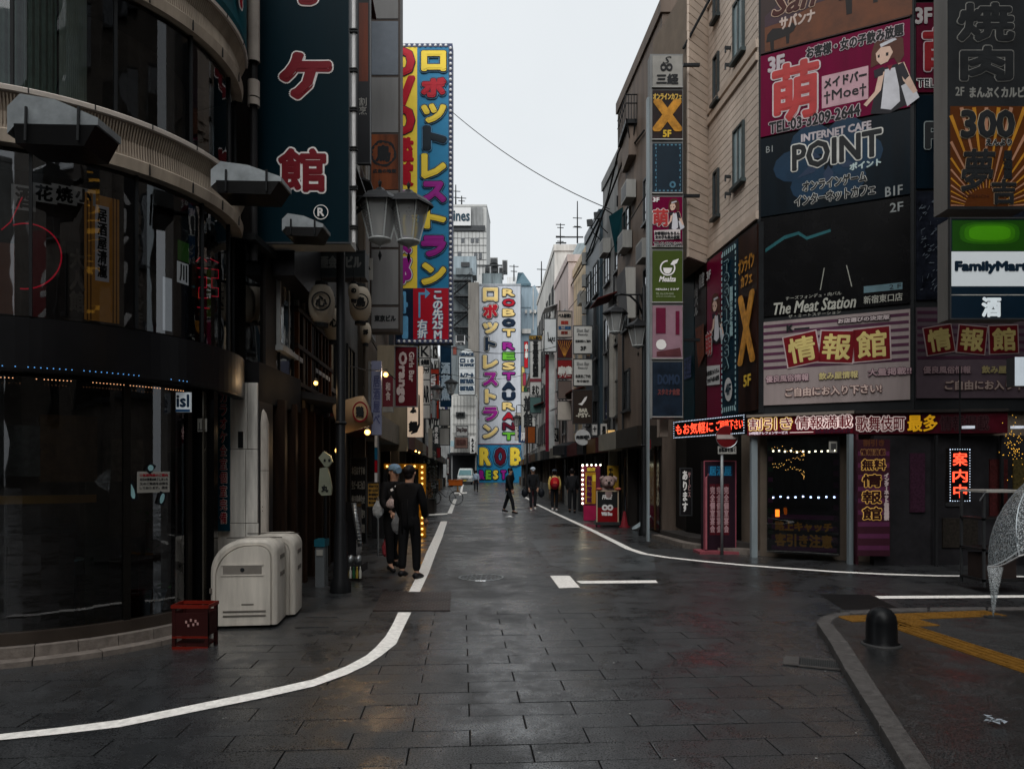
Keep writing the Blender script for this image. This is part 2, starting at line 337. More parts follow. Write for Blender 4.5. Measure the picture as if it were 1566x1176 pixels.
# steel plate (checkered) and round manhole
pl = thing('steel_plate', 'dark rusty checkered steel plate set in the road between the two white lines', 'manhole cover', G(630, 920))
M_PL = mat((66, 58, 56), 1.1, .42, .6, var=.5, scale=5, bump=.4, bscale=120)
c = [G(x, y, .008) for x, y in ((568, 935), (690, 935), (692, 906), (585, 906))]
mid = [(c[0]+c[3])/2, (c[1]+c[2])/2]
def inset(q, k):
    ce = sum(q, Vector())/4; return [p+(ce-p).normalized()*k for p in q]
for q in ([c[0], c[1], mid[1], mid[0]], [mid[0], mid[1], c[2], c[3]]):
    qq = inset(q, .015); MB().hexa([p-Vector((0, 0, .006)) for p in qq]+[p+Vector((0, 0, .014)) for p in qq]).obj('plate', M_PL, pl)
br = MB()
for i in range(26):
    for j in range(13):
        a = (i+.5)/26; b = (j+.5)/13; p = c[0].lerp(c[1], a).lerp(c[3].lerp(c[2], a), b)+Vector((0, 0, .0145))
        d = .012; s_ = 1 if (i+j) % 2 else -1
        br.quad(p+Vector((-d, -d*s_-.002, 0)), p+Vector((-d+.005, -d*s_-.003, .002)), p+Vector((d, d*s_, 0)), p+Vector((d-.005, d*s_+.003, .002)))
br.obj('tread_pattern', M_STEEL, pl, kind='stuff')
mh = thing('manhole_cover', 'round cast iron manhole cover left of the white square marking', 'manhole cover', G(736, 883))
cc = G(736, 883); M_MH = mat((150, 154, 156), 1, .32, .7, var=.5, scale=14)
MB().lathe(cc, [(.001, .004), (.3, .004), (.31, .002)], 28).obj('lid', mat((50, 52, 54), 1, .3, .6), mh)
MB().lathe(cc, [(.31, 0), (.312, .010), (.34, .010), (.345, 0)], 28).obj('rim', M_MH, mh)
b_ = MB()
for k in range(5):
    for j in range(4+4*k):
        t_ = 2*math.pi*j/(4+4*k); r_ = .05+k*.055; p = cc+Vector((r_*math.cos(t_), r_*math.sin(t_), .008)); b_.box(p.x-.012, p.x+.012, p.y-.012, p.y+.012, .003, .011)
b_.obj('stud_pattern', M_MH, mh, kind='stuff')
# right kerb and pavement
outer = [(1395, 1250), (1386, 1176), (1345, 1107), (1291.6, 1021), (1267.5, 978), (1249, 951), (1252, 945), (1266, 940), (1295, 935), (1332, 931), (1420, 929), (1509, 928), (1700, 926)]
outer[0] = (1425, 1240)
inner = [(1470, 1240), (1426, 1176), (1383, 1113), (1325, 1025), (1297, 982), (1271, 952), (1274, 947), (1284, 942), (1303, 938.5), (1336, 936), (1420, 934), (1509, 932.5), (1700, 930)]
KO = [G(x, y, .09) for x, y in outer]; KI = [G(x, y, .09) for x, y in inner]
def resample(P, Q, L_):
    out = []; carry = 0
    for i in range(len(P)-1):
        d = (P[i+1]-P[i]).length; n = max(1, round(d/L_))
        for k in range(n): out.append((P[i].lerp(P[i+1], k/n), Q[i].lerp(Q[i+1], k/n)))
    out.append((P[-1], Q[-1])); return out
M_KERB = mat((118, 114, 112), .42, .7, var=.45, scale=18, bump=.5, bscale=90)
pvt = MB()
pts = [(p.x, p.y) for p in KI]; pvt.prism(pts+[(9, KI[-1].y), (9, 1.8), (KI[0].x, 1.8)], .0, .082)
pvt = pvt.obj('pavement', M_PAVE, kind='structure')
kerb = MB().prism([(KO[4].x, KO[4].y-.02), (KO[4].x+.05, KO[4].y), (KO[4].x+.02, KO[4].y+.05)], 0, .05).obj('kerb', M_KERB, kind='structure')
rs = resample(KO, KI, .62)
for i in range(len(rs)-1):
    (a, b), (c_, d) = rs[i], rs[i+1]; e = .011/max(.05, (c_-a).length)
    a2, c2, b2, d2 = a.lerp(c_, e), c_.lerp(a, e), b.lerp(d, e), d.lerp(b, e); z = .09+random.uniform(-.002, .003)
    q = [a2, b2, d2, c2]; ins = inset(q, .008)
    m_ = MB().hexa([(p.x, p.y, 0) for p in q][::-1]+[(p.x, p.y, z-.01) for p in q][::-1]); m_.hexa([(p.x, p.y, z-.0095) for p in q][::-1]+[(p.x, p.y, z) for p in ins][::-1])
    m_.obj('kerb_stone', M_KERB, kerb)
# tactile paving
M_TAC = mat((185, 132, 50), .30, .55, var=.3, scale=10, bump=.2)
def tac_tile(c, u, v, kind):
    m_ = MB(); h = .145; z = .088
    q = [c-u*h-v*h, c+u*h-v*h, c+u*h+v*h, c-u*h+v*h]; m_.hexa([(p.x, p.y, .082) for p in q]+[(p.x, p.y, z) for p in q])
    if kind == 'bar':
        for k in range(4):
            o = c+v*((k-1.5)*.075); m_.obox((o.x, o.y, z+.0025), u, v, (0, 0, 1), .125, .013, .0025)
    else:
        for a in range(5):
            for b in range(5):
                o = c+u*((a-2)*.056)+v*((b-2)*.056); n = len(m_.v); r = .016
                m_.v += [Vector((o.x-r, o.y, z)), Vector((o.x, o.y-r, z)), Vector((o.x+r, o.y, z)), Vector((o.x, o.y+r, z)), Vector((o.x, o.y, z+.006))]
                m_.f += [(n, n+1, n+4), (n+1, n+2, n+4), (n+2, n+3, n+4), (n+3, n, n+4)]; m_.mi += [0]*4
    return m_.obj('tactile_tile', M_TAC, pvt)
a, b = G(1345, 946, .085), G(1600, 1030, .085); u = (b-a).normalized(); v = Vector((-u.y, u.x, 0)); n = int((b-a).length/.3)+2
for i in range(n):
    for j in (0,): tac_tile(a+u*(i*.3+.1)+v*(j*.3), u, v, 'bar')
a, b = G(1296, 946, .085), G(1500, 938, .085); u = (b-a).normalized(); v = Vector((-u.y, u.x, 0))
for i in range(int((b-a).length/.3)+1): tac_tile(a+u*(i*.3+.1), u, v, 'dot')
tac_tile(a+u*.25-v*.3, u, v, 'dot'); tac_tile(a+u*.55-v*.3, u, v, 'dot')
# drain grate
dg_ = thing('drain_grate', 'steel drain grate in the gutter beside the right kerb', 'drain', G(1240, 1008))
q = [G(x, y, .022) for x, y in ((1197, 1015), (1290, 1024), (1283, 1003), (1187, 996))]
M_DR = mat((84, 86, 86), .7, .5, .3, var=.3, scale=20)
u = (q[1]-q[0]).normalized(); v = (q[3]-q[0]); v = (v-u*v.dot(u)).normalized(); lu = (q[1]-q[0]).length; lv = .28; o = q[0]
MB().obox(o+u*.06+v*lv/2, u, v, (0, 0, 1), .06, lv/2, .004).obj('apron', M_KERB, dg_)
MB().obox(o+u*(.125+(lu-.125)/2)+v*lv/2-Vector((0, 0, .008)), u, v, (0, 0, 1), (lu-.125)/2, lv/2, .002).obj('pit', M_BLK, dg_)
fr = MB()
for k in (0, 1): fr.obox(o+u*(.125+(lu-.125)/2)+v*(k*lv), u, v, (0, 0, 1), (lu-.125)/2, .01, .006)
fr.obj('frame', M_KERB, dg_)
for k in range(22): MB().obox(o+u*(.14+k*(lu-.15)/22)+v*lv/2, u, v, (0, 0, 1), .0032, lv/2-.012, .005).obj('grate_bar', M_DR, dg_)
# bollard
bl = thing('bollard', 'black domed rubber bollard on the pavement corner', 'bollard', G(1348, 986, .08))
cb = G(1348, 986, .08)
MB().lathe(cb, [(.145, 0), (.14, .02), (.128, .04), (.125, .20), (.115, .26), (.08, .31), (.03, .335), (.001, .338)], 24).obj('post', mat((16, 17, 19), 1, .35, bump=.1), bl, smooth=True)
MB().lathe(cb, [(.165, 0), (.165, .012), (.146, .02)], 24).obj('base_ring', mat((50, 50, 50), 1, .5), bl, smooth=True)
# specks of litter and worn paint on the crossing
sp_ = MB(); rr = random.Random(11)
for k in range(170):
    Y = rr.uniform(3.8, 15); x = rr.uniform(-.35, .38)*Y*1.4; s_ = rr.uniform(.003, .011); z_ = .016; a = rr.uniform(0, 3)
    if x > kerb_x(min(Y, 7.5))-.1 and Y < 8.6: z_ = .086 if x > kerb_x(Y)+.4 else .016
    if Y < 8.5 and x > kerb_x(Y)-.1 and x < kerb_x(Y)+.5: continue
    u_ = Vector((math.cos(a), math.sin(a), 0))*s_; v_ = Vector((-u_.y, u_.x, 0))*rr.uniform(.4, 1); c_ = Vector((x, Y, z_)); sp_.poly([c_-u_, c_-v_, c_+u_*.8, c_+v_])
sp_.obj('litter_specks', mat((190, 190, 186), .7, .6), kind='stuff')
# litter
tr = MB(); cl = G(1522, 1108, .083)
for k in range(14):
    t_ = k*2.4; p = cl+Vector((math.cos(t_)*.05*random.random(), math.sin(t_)*.035*random.random(), .012+random.random()*.03))
    q_ = [p+Vector((random.uniform(-.04, .04), random.uniform(-.03, .03), random.uniform(-.01, .012))) for _ in range(3)]; tr.poly(q_)
tag(tr.obj('plastic_scrap', mat((185, 195, 205), .8, .4)), 'crumpled pale plastic scrap lying on the dark right pavement', 'litter')
# ================================================================ generic building kit
G_WIN = glass('window_glass', (.12, .14, .15), .12); G_DARK = glass('dark_shop_glass', (.6, .62, .63), .025, .012); G_MIR = glass('mirror_shop_glass', (.6, .61, .62), .06, .012)
WC = {}
def windows(root, A, B, us, zs, w, h, fm, gm=None, sill=True, mull=1, prefix='window'):
    A = Vector((A[0], A[1], 0)); B = Vector((B[0], B[1], 0)); u = (B-A).normalized(); n = u.cross(Vector((0, 0, 1)))
    rz = math.atan2(u.y, u.x); gm = gm or G_WIN; base = MW[root.name].translation
    for a in us:
        for z in zs:
            key = (w, h, fm.name, gm.name, mull, sill)
            if key not in WC:
                f = MB(); t = .05
                f.box(-w/2, w/2, -.05, .0, -h/2, -h/2+t); f.box(-w/2, w/2, -.05, .0, h/2-t, h/2)
                f.box(-w/2, -w/2+t, -.05, 0, -h/2+t, h/2-t); f.box(w/2-t, w/2, -.05, 0, -h/2+t, h/2-t)
                for k in range(mull): x = -w/2+w*(k+1)/(mull+1); f.box(x-t*.4, x+t*.4, -.04, 0, -h/2+t, h/2-t)
                if sill: f.box(-w/2-.05, w/2+.05, -.1, 0, -h/2-.07, -h/2-.003)
                fo = f.obj('window', fm, root, world=False)
                po = MB().quad((-w/2+t, -.02, -h/2+t), (w/2-t, -.02, -h/2+t), (w/2-t, -.02, h/2-t), (-w/2+t, -.02, h/2-t)).obj('pane', gm, fo, world=False)
                bk = MB().quad((-w/2+t, -.006, -h/2+t), (w/2-t, -.006, -h/2+t), (w/2-t, -.006, h/2-t), (-w/2+t, -.006, h/2-t)).obj('blind', M_BLK, fo, world=False)
                WC[key] = (fo, po, bk)
            else:
                f0, p0, k0 = WC[key]; fo = f0.copy(); COL.objects.link(fo); fo.parent = root
                for s_ in (p0, k0): c_ = s_.copy(); COL.objects.link(c_); c_.parent = fo
            p = A+u*a+Vector((0, 0, z)); fo.location = p-base; fo.rotation_euler = (0, 0, rz)
def bldg(name, label, foot, z1, m, z0=0., roof=True, par=.35, rm=None, joints=None):
    cx = sum(p[0] for p in foot)/len(foot); cy = sum(p[1] for p in foot)/len(foot)
    r = thing(name, label, 'building', (cx, cy, 0)); MB().prism(foot, z0, z1).obj('wall', m, r)
    if roof:
        c = Vector((cx, cy, 0)); k = 1.004
        o = [(cx+(p[0]-cx)*k+(.04 if p[0] > cx else -.04), cy+(p[1]-cy)*k+(.04 if p[1] > cy else -.04)) for p in foot]
        MB().prism(o, z1+.002, z1+par).obj('parapet', rm or m, r)
    if joints:
        jm = MB(); n = len(foot)
        for i in range(n):
            a = Vector((*foot[i], 0)); b = Vector((*foot[(i+1) % n], 0)); u = (b-a).normalized(); w = Vector((u.y, -u.x, 0))
            if w.y > .3 and abs(w.x) < .9: continue
            z = z0+joints
            while z < z1-.1: jm.obox((a+b)/2+w*.004+Vector((0, 0, z)), u, w, (0, 0, 1), (b-a).length/2, .006, .012); z += joints
        jm.obj('joint_lines', M_DARK, r, kind='stuff')
    return r
def slab_wall(root, A, B, z0, z1, cw, ch, m, t=.03, name='facing_panel', gap=.012, maxn=280):
    """facing tiles or panels, one object each, on the wall from A to B"""
    A = Vector((A[0], A[1], 0)); B = Vector((B[0], B[1], 0)); u = (B-A).normalized(); n_ = u.cross(Vector((0, 0, 1))); L_ = (B-A).length
    nc = max(1, round(L_/cw)); nr = max(1, round((z1-z0)/ch)); cw = L_/nc; ch = (z1-z0)/nr; base = MW[root.name].translation; rz = math.atan2(u.y, u.x)
    o0 = None; cnt_ = 0
    for r in range(nr):
        for c in range(nc):
            if o0 is None:
                e = .006; w_, h_ = cw/2-gap/2, ch/2-gap/2; m_ = MB()
                m_.hexa([(-w_, -t*.6, -h_), (w_, -t*.6, -h_), (w_, 0, -h_), (-w_, 0, -h_), (-w_, -t*.6, h_), (w_, -t*.6, h_), (w_, 0, h_), (-w_, 0, h_)])
                m_.hexa([(-w_, -t*.6-.0005, -h_), (w_, -t*.6-.0005, -h_), (w_, -t*.6-.0005, h_), (-w_, -t*.6-.0005, h_), (-w_+e, -t, -h_+e), (w_-e, -t, -h_+e), (w_-e, -t, h_-e), (-w_+e, -t, h_-e)])
                o0 = m_.obj(name, m, root, world=False); o = o0
            else: o = o0.copy(); COL.objects.link(o); o.parent = root
            p = A+u*((c+.5)*cw)+Vector((0, 0, z0+(r+.5)*ch))+n_*random.uniform(0, .003); o.location = p-base
            o.rotation_euler = (random.uniform(-.004, .004), 0, rz+random.uniform(-.004, .004)); cnt_ += 1
            if cnt_ >= maxn: return
# ================================================================ left: rounded corner building
CC = Vector((-4.9, 7.65)); A0, A1 = math.radians(-90), math.radians(22)
def arc(prof, n=40, a0=A0, a1=A1, left=True, c=CC):
    """sweep an (radius, z) outline round the corner and straight on to the left"""
    m = MB(); P = []
    for (r, z) in prof:
        row = []
        if left and a0 == A0: row.append((c.x-9, c.y-r, z))
        for k in range(n+1): t = a0+(a1-a0)*k/n; row.append((c.x+r*math.cos(t), c.y+r*math.sin(t), z))
        P.append(row)
    for i in range(len(P)-1):
        for k in range(len(P[0])-1): m.quad(P[i][k], P[i][k+1], P[i+1][k+1], P[i+1][k])
    return m
rb = thing('corner_building', 'round cornered dark glass building with cream ribbed bands at the left edge', 'building', (-4.9, 7.65, 0))
M_CREAM = mat((205, 190, 172), .75, .5, var=.2, scale=3, streak=.25); M_CREAM2 = mat((190, 172, 155), .62, .55, var=.25, streak=.2)
M_LIP = mat((225, 215, 205), .8, .3, var=.15)
M_BRONZE = mat((70, 62, 56), 1, .4, .5)
for (zb, nm) in ((4.30, 'lower'), (5.88, 'upper')):
    arc([(1.70, zb+.001), (1.90, zb), (1.915, zb+.1), (1.90, zb+.115)]).obj('band_foot', M_CREAM, rb)
    cove = arc([(1.885, zb+.115), (1.87, zb+.16), (1.872, zb+.26), (1.90, zb+.36), (1.935, zb+.40)]); cove.obj('cove', M_CREAM2, rb, smooth=True)
    arc([(1.935, zb+.4005), (1.96, zb+.405), (1.965, zb+.44), (1.95, zb+.452), (1.80, zb+.455)]).obj('band_lip', M_LIP, rb)
    rib = MB()
    for k in range(230):
        t = A0+(A1-A0)*(k/150-.53)
        if t < A0:
            x = CC.x-(A0-t)*1.9; c_ = [(x, CC.y-1.885, zb+.12), (x, CC.y-1.875, zb+.26), (x, CC.y-1.93, zb+.39)]
        elif t <= A1: c_ = [(CC.x+r*math.cos(t), CC.y+r*math.sin(t), zb+z) for r, z in ((1.885, .12), (1.875, .26), (1.93, .39))]
        else: continue
        rib.tube(c_, .0075, 4, False)
    rib.obj('cove_ribs', M_CREAM, rb, kind='stuff')
    for k in range(9):   # panel joints of the foot and lip
        t = A0+(A1-A0)*k/8; d = Vector((math.cos(t), math.sin(t), 0)); w = Vector((-d.y, d.x, 0))
        MB().obox(Vector((CC.x, CC.y, zb+.05))+d*1.914, d, w, (0, 0, 1), .005, .005, .05).obox(Vector((CC.x, CC.y, zb+.428))+d*1.9625, d, w, (0, 0, 1), .005, .004, .02).obj('band_joint', M_BLK, rb)
# glass of the storeys, pane by pane
def panes(z0, z1, R, ks, gm, name='pane'):
    for i in range(len(ks)-1):
        arc([(R, z0), (R, z1)], 8, math.radians(ks[i]+.25), math.radians(ks[i+1]-.25), False).obj(name, gm, rb, smooth=True)
def mullions(z0, z1, R, ks, m, w=.018):
    for a in ks:
        t = math.radians(a); d = Vector((math.cos(t), math.sin(t), 0))
        MB().obox(Vector((CC.x, CC.y, (z0+z1)/2))+d*R, d, Vector((-d.y, d.x, 0)), (0, 0, 1), .02, w, (z1-z0)/2).obj('mullion', m, rb)
K2 = [-90, -66, -42, -18, 6, 22]; K1 = [-90, -62, -36, -12, 8, 22]; G_UP = glass('upper_glass', (.72, .75, .74), .0, .012)
for z0, z1, R, ks in ((4.76, 5.88, 1.82, K2), (2.9, 4.3, 1.80, K1), (6.95, 8.6, 1.82, K2)):
    panes(z0, z1, R, ks, G_UP if z0 == 4.76 else G_MIR); mullions(z0, z1, R, ks, M_BLK, .012)
    MB().quad((CC.x-9, CC.y-R, z0), (CC.x, CC.y-R, z0), (CC.x, CC.y-R, z1), (CC.x-9, CC.y-R, z1)).obj('pane', G_DARK, rb)
arc([(1.3, 0), (1.3, 8.6)], 20).obj('inner_wall', mat((74, 70, 68), 1, .8, var=.6, scale=3), rb)
for z in (4.3, 5.87, 2.885, 8.6): MB().prism([(CC.x+1.79*math.cos(A0+(A1-A0)*k/20), CC.y+1.79*math.sin(A0+(A1-A0)*k/20)) for k in range(21)]+[(-6, 9.5), (-13.9, 9.5), (-13.9, CC.y-1.79)], z-.012, z+.012).obj('floor_slab', M_BLK, rb)
# the first floor runs on along the street under the teal sign
XR = CC.x+1.80
for k in range(3): y0 = CC.y+.72+k*.6; MB().quad((XR, y0, 2.9), (XR, y0+.59, 2.9), (XR, y0+.59, 4.3), (XR, y0, 4.3)).obj('pane', G_MIR, rb); MB().box(XR-.02, XR+.02, y0+.585, y0+.60, 2.9, 4.3).obj('mullion', M_BLK, rb)
MB().box(XR-.6, XR+.13, CC.y+.8, 10.12, 2.42, 2.88).obj('street_fascia', mat((22, 22, 24), 1, .75), rb); MB().box(XR-.6, XR+.1, CC.y+.75, 10.1, 4.302, 4.38).obj('street_cap', M_BLK, rb); MB().box(XR-.5, XR-.3, CC.y+.4, 10.1, 2.89, 4.29).obj('inner_wall', mat((16, 16, 17), 1, .8), rb)
# curtains in the upper storey; the palest sheet imitates a sky reflection
M_CUR = mat((130, 160, 150), .8, .9, var=.3, scale=8); M_SKYREF = mat((200, 215, 210), 1, .85, var=.15, scale=9)
def curtain_and_reflection(a0, a1, z0, z1, R, m, n, amp=.03, cut=None):
    mm = MB(); N_ = n*6
    for k in range(N_):
        pt = []
        for q in (k, k+1):
            t = math.radians(a0+(a1-a0)*q/N_); r = R+amp*math.sin(q/6*2*math.pi); pt.append((CC.x+r*math.cos(t), CC.y+r*math.sin(t)))
        mm.quad((*pt[0], z0), (*pt[1], z0), (*pt[1], z1), (*pt[0], z1))
    return mm.obj('curtain_and_reflection', m, rb, smooth=True)
curtain_and_reflection(-82, -56, 4.78, 5.8, 1.70, M_CUR, 16, .022); curtain_and_reflection(-55.5, -48.5, 4.78, 5.86, 1.72, M_SKYREF, 14, .007)
curtain_and_reflection(-110, -84, 4.78, 5.8, 1.70, mat((40, 44, 44), 1, .9), 12, .022)
# teal fascia with big letters above
M_TEAL = mat((12, 88, 100), .85, .45, var=.12); M_RED = mat((158, 18, 38), .9, .5, var=.1); M_LET = mat((225, 222, 220), 1, .5, var=.05)
arc([(1.84, 6.36), (1.93, 6.362), (1.95, 6.42), (1.95, 8.0), (1.84, 8.01)]).obj('fascia_sign', M_TEAL, rb, smooth=False)
for k, ch in enumerate('RAIN'):
    t = math.radians(-40+k*13.0); d = Vector((math.cos(t), math.sin(t), 0)); u = Vector((-d.y, d.x, 0))
    text(ch, rb, Vector((CC.x, CC.y, 7.02))+d*1.965, u, Vector((0, 0, 1)), .30, .85, [(.035, M_LET), (.012, M_RED)], .012)
# ground storey
arc([(1.80, 2.42), (1.92, 2.42), (1.93, 2.44), (1.93, 2.86), (1.80, 2.88)]).obj('fascia', mat((26, 26, 28), 1, .3, .3), rb)
KG = [-90, -73, -38, -16]; panes(.24, 2.4, 1.74, KG, G_DARK); mullions(.2, 2.42, 1.745, KG[1:], mat((34, 32, 30), 1, .3, .6), .03)
MB().quad((CC.x-9, CC.y-1.74, .24), (CC.x, CC.y-1.74, .24), (CC.x, CC.y-1.74, 2.4), (CC.x-9, CC.y-1.74, 2.4)).obj('pane', G_DARK, rb)
arc([(1.70, .14), (1.78, .14), (1.78, .24), (1.70, .245)], a1=math.radians(-14)).obj('sill', M_BRONZE, rb)
arc([(1.70, 1.32), (1.72, 1.32), (1.72, 1.39), (1.70, 1.39)], a1=math.radians(-46)).obj('brass_rail', mat((160, 125, 70), .8, .3, .8), rb)
M_STONE = mat((150, 140, 132), .55, .75, var=.4, scale=12, bump=.4)
def arc_block(r0, r1, z0, z1, a0, a1):
    m = MB(); n = 4; L_ = [(math.radians(a0+(a1-a0)*k/n)) for k in range(n+1)]
    pts = [(CC.x+r1*math.cos(t), CC.y+r1*math.sin(t)) for t in L_]+[(CC.x+r0*math.cos(t), CC.y+r0*math.sin(t)) for t in L_[::-1]]
    return m.prism(pts, z0, z1)
for k in range(8): arc_block(1.3, 1.86, 0.0, .135, -90+k*9.7, -90+k*9.7+9.5).obj('step_stone', M_STONE, rb)
for k in range(5): arc_block(1.863, 2.0, 0, .045, -90+k*14.5, -90+k*14.5+14.2).obj('kerb_stone', M_STONE, rb)
for k in range(8): MB().box(CC.x-.9*(k+1)+.004, CC.x-.9*k-.004, CC.y-1.86, CC.y-1.3, 0, .135).obj('step_stone', M_STONE, rb)
# LED strings on the fascia
M_LB = mat((90, 160, 230), 1, .5, emit=.7, var=0); M_LR = mat((255, 170, 120), 1, .5, emit=.7, var=0); M_LW = mat((255, 235, 200), 1, .4, emit=3.2, var=0)
M_WARM = mat((255, 185, 100), 1, .4, emit=1.5, var=0)
for nm, z, m, st in (('blue', 2.455, M_LB, 1.3), ('red', 2.36, M_LR, .8)):
    ls = thing('light_string', f'{"upper, bluish" if nm == "blue" else "lower, reddish"} string of tiny lights under the dark round ledge', 'lights', (CC.x, CC.y-1.94, z))
    d_ = MB(); a = -118.
    while a < -22:
        if random.random() < .86:
            t = math.radians(a); r = 1.945
            p = (CC.x+r*math.cos(t), CC.y+r*math.sin(t), z) if a > -90 else (CC.x-(math.radians(-90-a))*r, CC.y-r, z)
            d_.box(p[0]-.0028, p[0]+.0028, p[1]-.0028, p[1]+.0028, z-.0028, z+.0028)
        a += st if random.random() < .95 else st*6
    d_.obj('lights', m, ls, kind='stuff')
# notice sheet, boots and plants behind the glass
def on_arc(px, py, R, lift=0):
    d = Vector(((px-CX)/F, 1)); c = CC; dd = d.dot(d); b = -d.dot(c); cc2 = c.dot(c)-(R+lift)**2; t = (-b-math.sqrt(max(0, b*b-dd*cc2)))/dd
    return Vector((d.x*t, d.y*t, EH+(HY-py)/F*t)), d*t-c
def arc_sheet(name, label, x0, y0, x1, y1, R, m, cat='notice', tilt=0):
    p, n = on_arc((x0+x1)/2, (y0+y1)/2, R); n = Vector((n.x, n.y, 0)).normalized(); u = Vector((-n.y, n.x, 0)); s = p.y/F
    r = thing(name, label, cat, p); w = (x1-x0)*s/max(.75, abs(u.x)); h = (y1-y0)*s; v = Vector((0, 0, 1)); u2 = u*math.cos(tilt)+v*math.sin(tilt); v2 = v*math.cos(tilt)-u*math.sin(tilt)
    MB().obox(p, u2, v2, n, w/2, h/2, .002).obj('sheet', m, r); return r, p, u2, v2, n, w, h
M_PAPER = mat((190, 188, 180), .5, .6)
r_, p_, u_, v_, n_, w_, h_ = arc_sheet('paper_notice', 'white printed notice taped on the dark shop glass beside penguin cutouts', 215, 721, 255, 753, 1.75, M_PAPER)
for k, s_ in enumerate(('○営業時間のご案内', '本日の営業は終了しました', '又のご来店をお待ち', 'しております。店主')):
    text(s_, r_, p_+v_*(h_*(.33-.2*k)), u_, v_, w_*.86, h_*.12, [(.0012, M_RED if k == 0 else M_BLK)], .004)
M_MINT = mat((150, 195, 200), .8, .6)
for nm, (x0, y0, x1, y1), tl in (('left of', (196, 735, 206, 766), .3), ('right below', (243, 752, 252, 772), -.3), ('above', (224, 710, 236, 721), .9)):
    r_, p_, u_, v_, n_, w_, h_ = arc_sheet('penguin_sticker', f'small pale blue bird shaped sticker {nm} the white notice on the glass', x0, y0, x1, y1, 1.755, mat((20, 22, 26), 1, .4), 'sticker', tl)
    MB().poly([p_+n_*.005+u_*(w_*.3*math.cos(t*.7))+v_*(h_*.42*math.sin(t*.7)) for t in range(9)]).obj('belly', M_MINT, r_)
M_LEAF = mat((40, 110, 40), .6, .5, var=.5, scale=20)
plt_ = thing('potted_plant', 'green leafy plant inside the dark shop window near the pillar', 'plant', on_arc(222, 900, 1.5)[0].xy.to_3d())
lf = MB(); c0 = on_arc(222, 830, 1.55)[0]
for k in range(46):
    p = c0+Vector((random.gauss(0, .09), random.gauss(0, .06), random.uniform(-.55, .32))); a = random.uniform(0, 6.3); l = random.uniform(.03, .07)
    d = Vector((math.cos(a), math.sin(a)*.5, random.uniform(-.3, .6))).normalized(); s_ = d.cross(Vector((0, 0, 1))).normalized()*l*.4
    lf.poly([p, p+d*l*.5+s_, p+d*l, p+d*l*.5-s_])
lf.obj('foliage', M_LEAF, plt_, kind='stuff')
MB().tube([c0+Vector((0, 0, -.9)), c0+Vector((.02, 0, .2))], .012, 6).obj('stem', mat((60, 45, 30), 1, .8), plt_)
MB().lathe((c0.x, c0.y, .15), [(.001, 0), (.09, 0), (.12, .22), (.10, .22), (.001, .2)], 14).obj('pot', mat((90, 70, 60), 1, .6), plt_)
for k, x in enumerate((222, 237)):
    p = on_arc(x, 950, 1.62)[0]; b = thing('rubber_boot', ('left' if k == 0 else 'right, leaning')+' pale blue boot shaped pot on the floor behind the shop glass', 'boot', (p.x, p.y, .14), 0, 'pale blue boots behind the glass')
    q = Vector((p.x, p.y, .14)); MB().tube([q+Vector((.03*k, 0, 0)), q+Vector((.02*k, 0, .12)), q+Vector((.05*k, 0, .30))], [.04, .042, .055], 12).obj('shaft', mat((120, 155, 180), .55, .4), b, smooth=True)
    MB().tube([q+Vector((.05*k, 0, .296)), q+Vector((.05*k, 0, .32))], .06, 12).obj('cuff', mat((150, 185, 205), .6, .4), b)
# dim interior of the shop
for k, (a, z0_, z1_, r_i, w_i, c_i) in enumerate(((-84, .15, 1.0, 1.52, .25, (60, 50, 44)), (-76, .15, .95, 1.5, .2, (70, 66, 60)), (-62, .15, 1.05, 1.5, .3, (50, 44, 40)), (-52, 1.5, 2.1, 1.4, .22, (80, 60, 40)), (-44, .15, 1.5, 1.45, .1, (40, 50, 44)), (-70, 1.55, 2.0, 1.36, .35, (66, 70, 70)), (-33, 1.5, 1.9, 1.4, .15, (110, 100, 90)), (-27, .15, .8, 1.5, .12, (60, 40, 36)))):
    t = math.radians(a); d = Vector((math.cos(t), math.sin(t), 0)); MB().obox(CC.to_3d()+d*r_i+Vector((0, 0, (z0_+z1_)/2)), d, Vector((-d.y, d.x, 0)), (0, 0, 1), .08, w_i, (z1_-z0_)/2).obj(('counter', 'shelf_unit', 'counter', 'wall_poster', 'stool_stack', 'wall_menu', 'wall_poster', 'crate_stack')[k], mat(c_i, 1, .6, var=.5, scale=14), rb)
# basket and box inside
p = on_arc(108, 865, 1.45)[0]; bx_ = thing('stacked_tray', 'dim metal tray box on a counter inside the dark window', 'tray', p)
MB().box(p.x-.1, p.x+.1, p.y-.1, p.y+.1, p.z-.08, p.z+.05).obj('body', mat((40, 60, 60), 1, .5), bx_); MB().box(p.x-.11, p.x+.11, p.y-.11, p.y+.11, p.z+.052, p.z+.07).obj('lid', M_MINT, bx_)
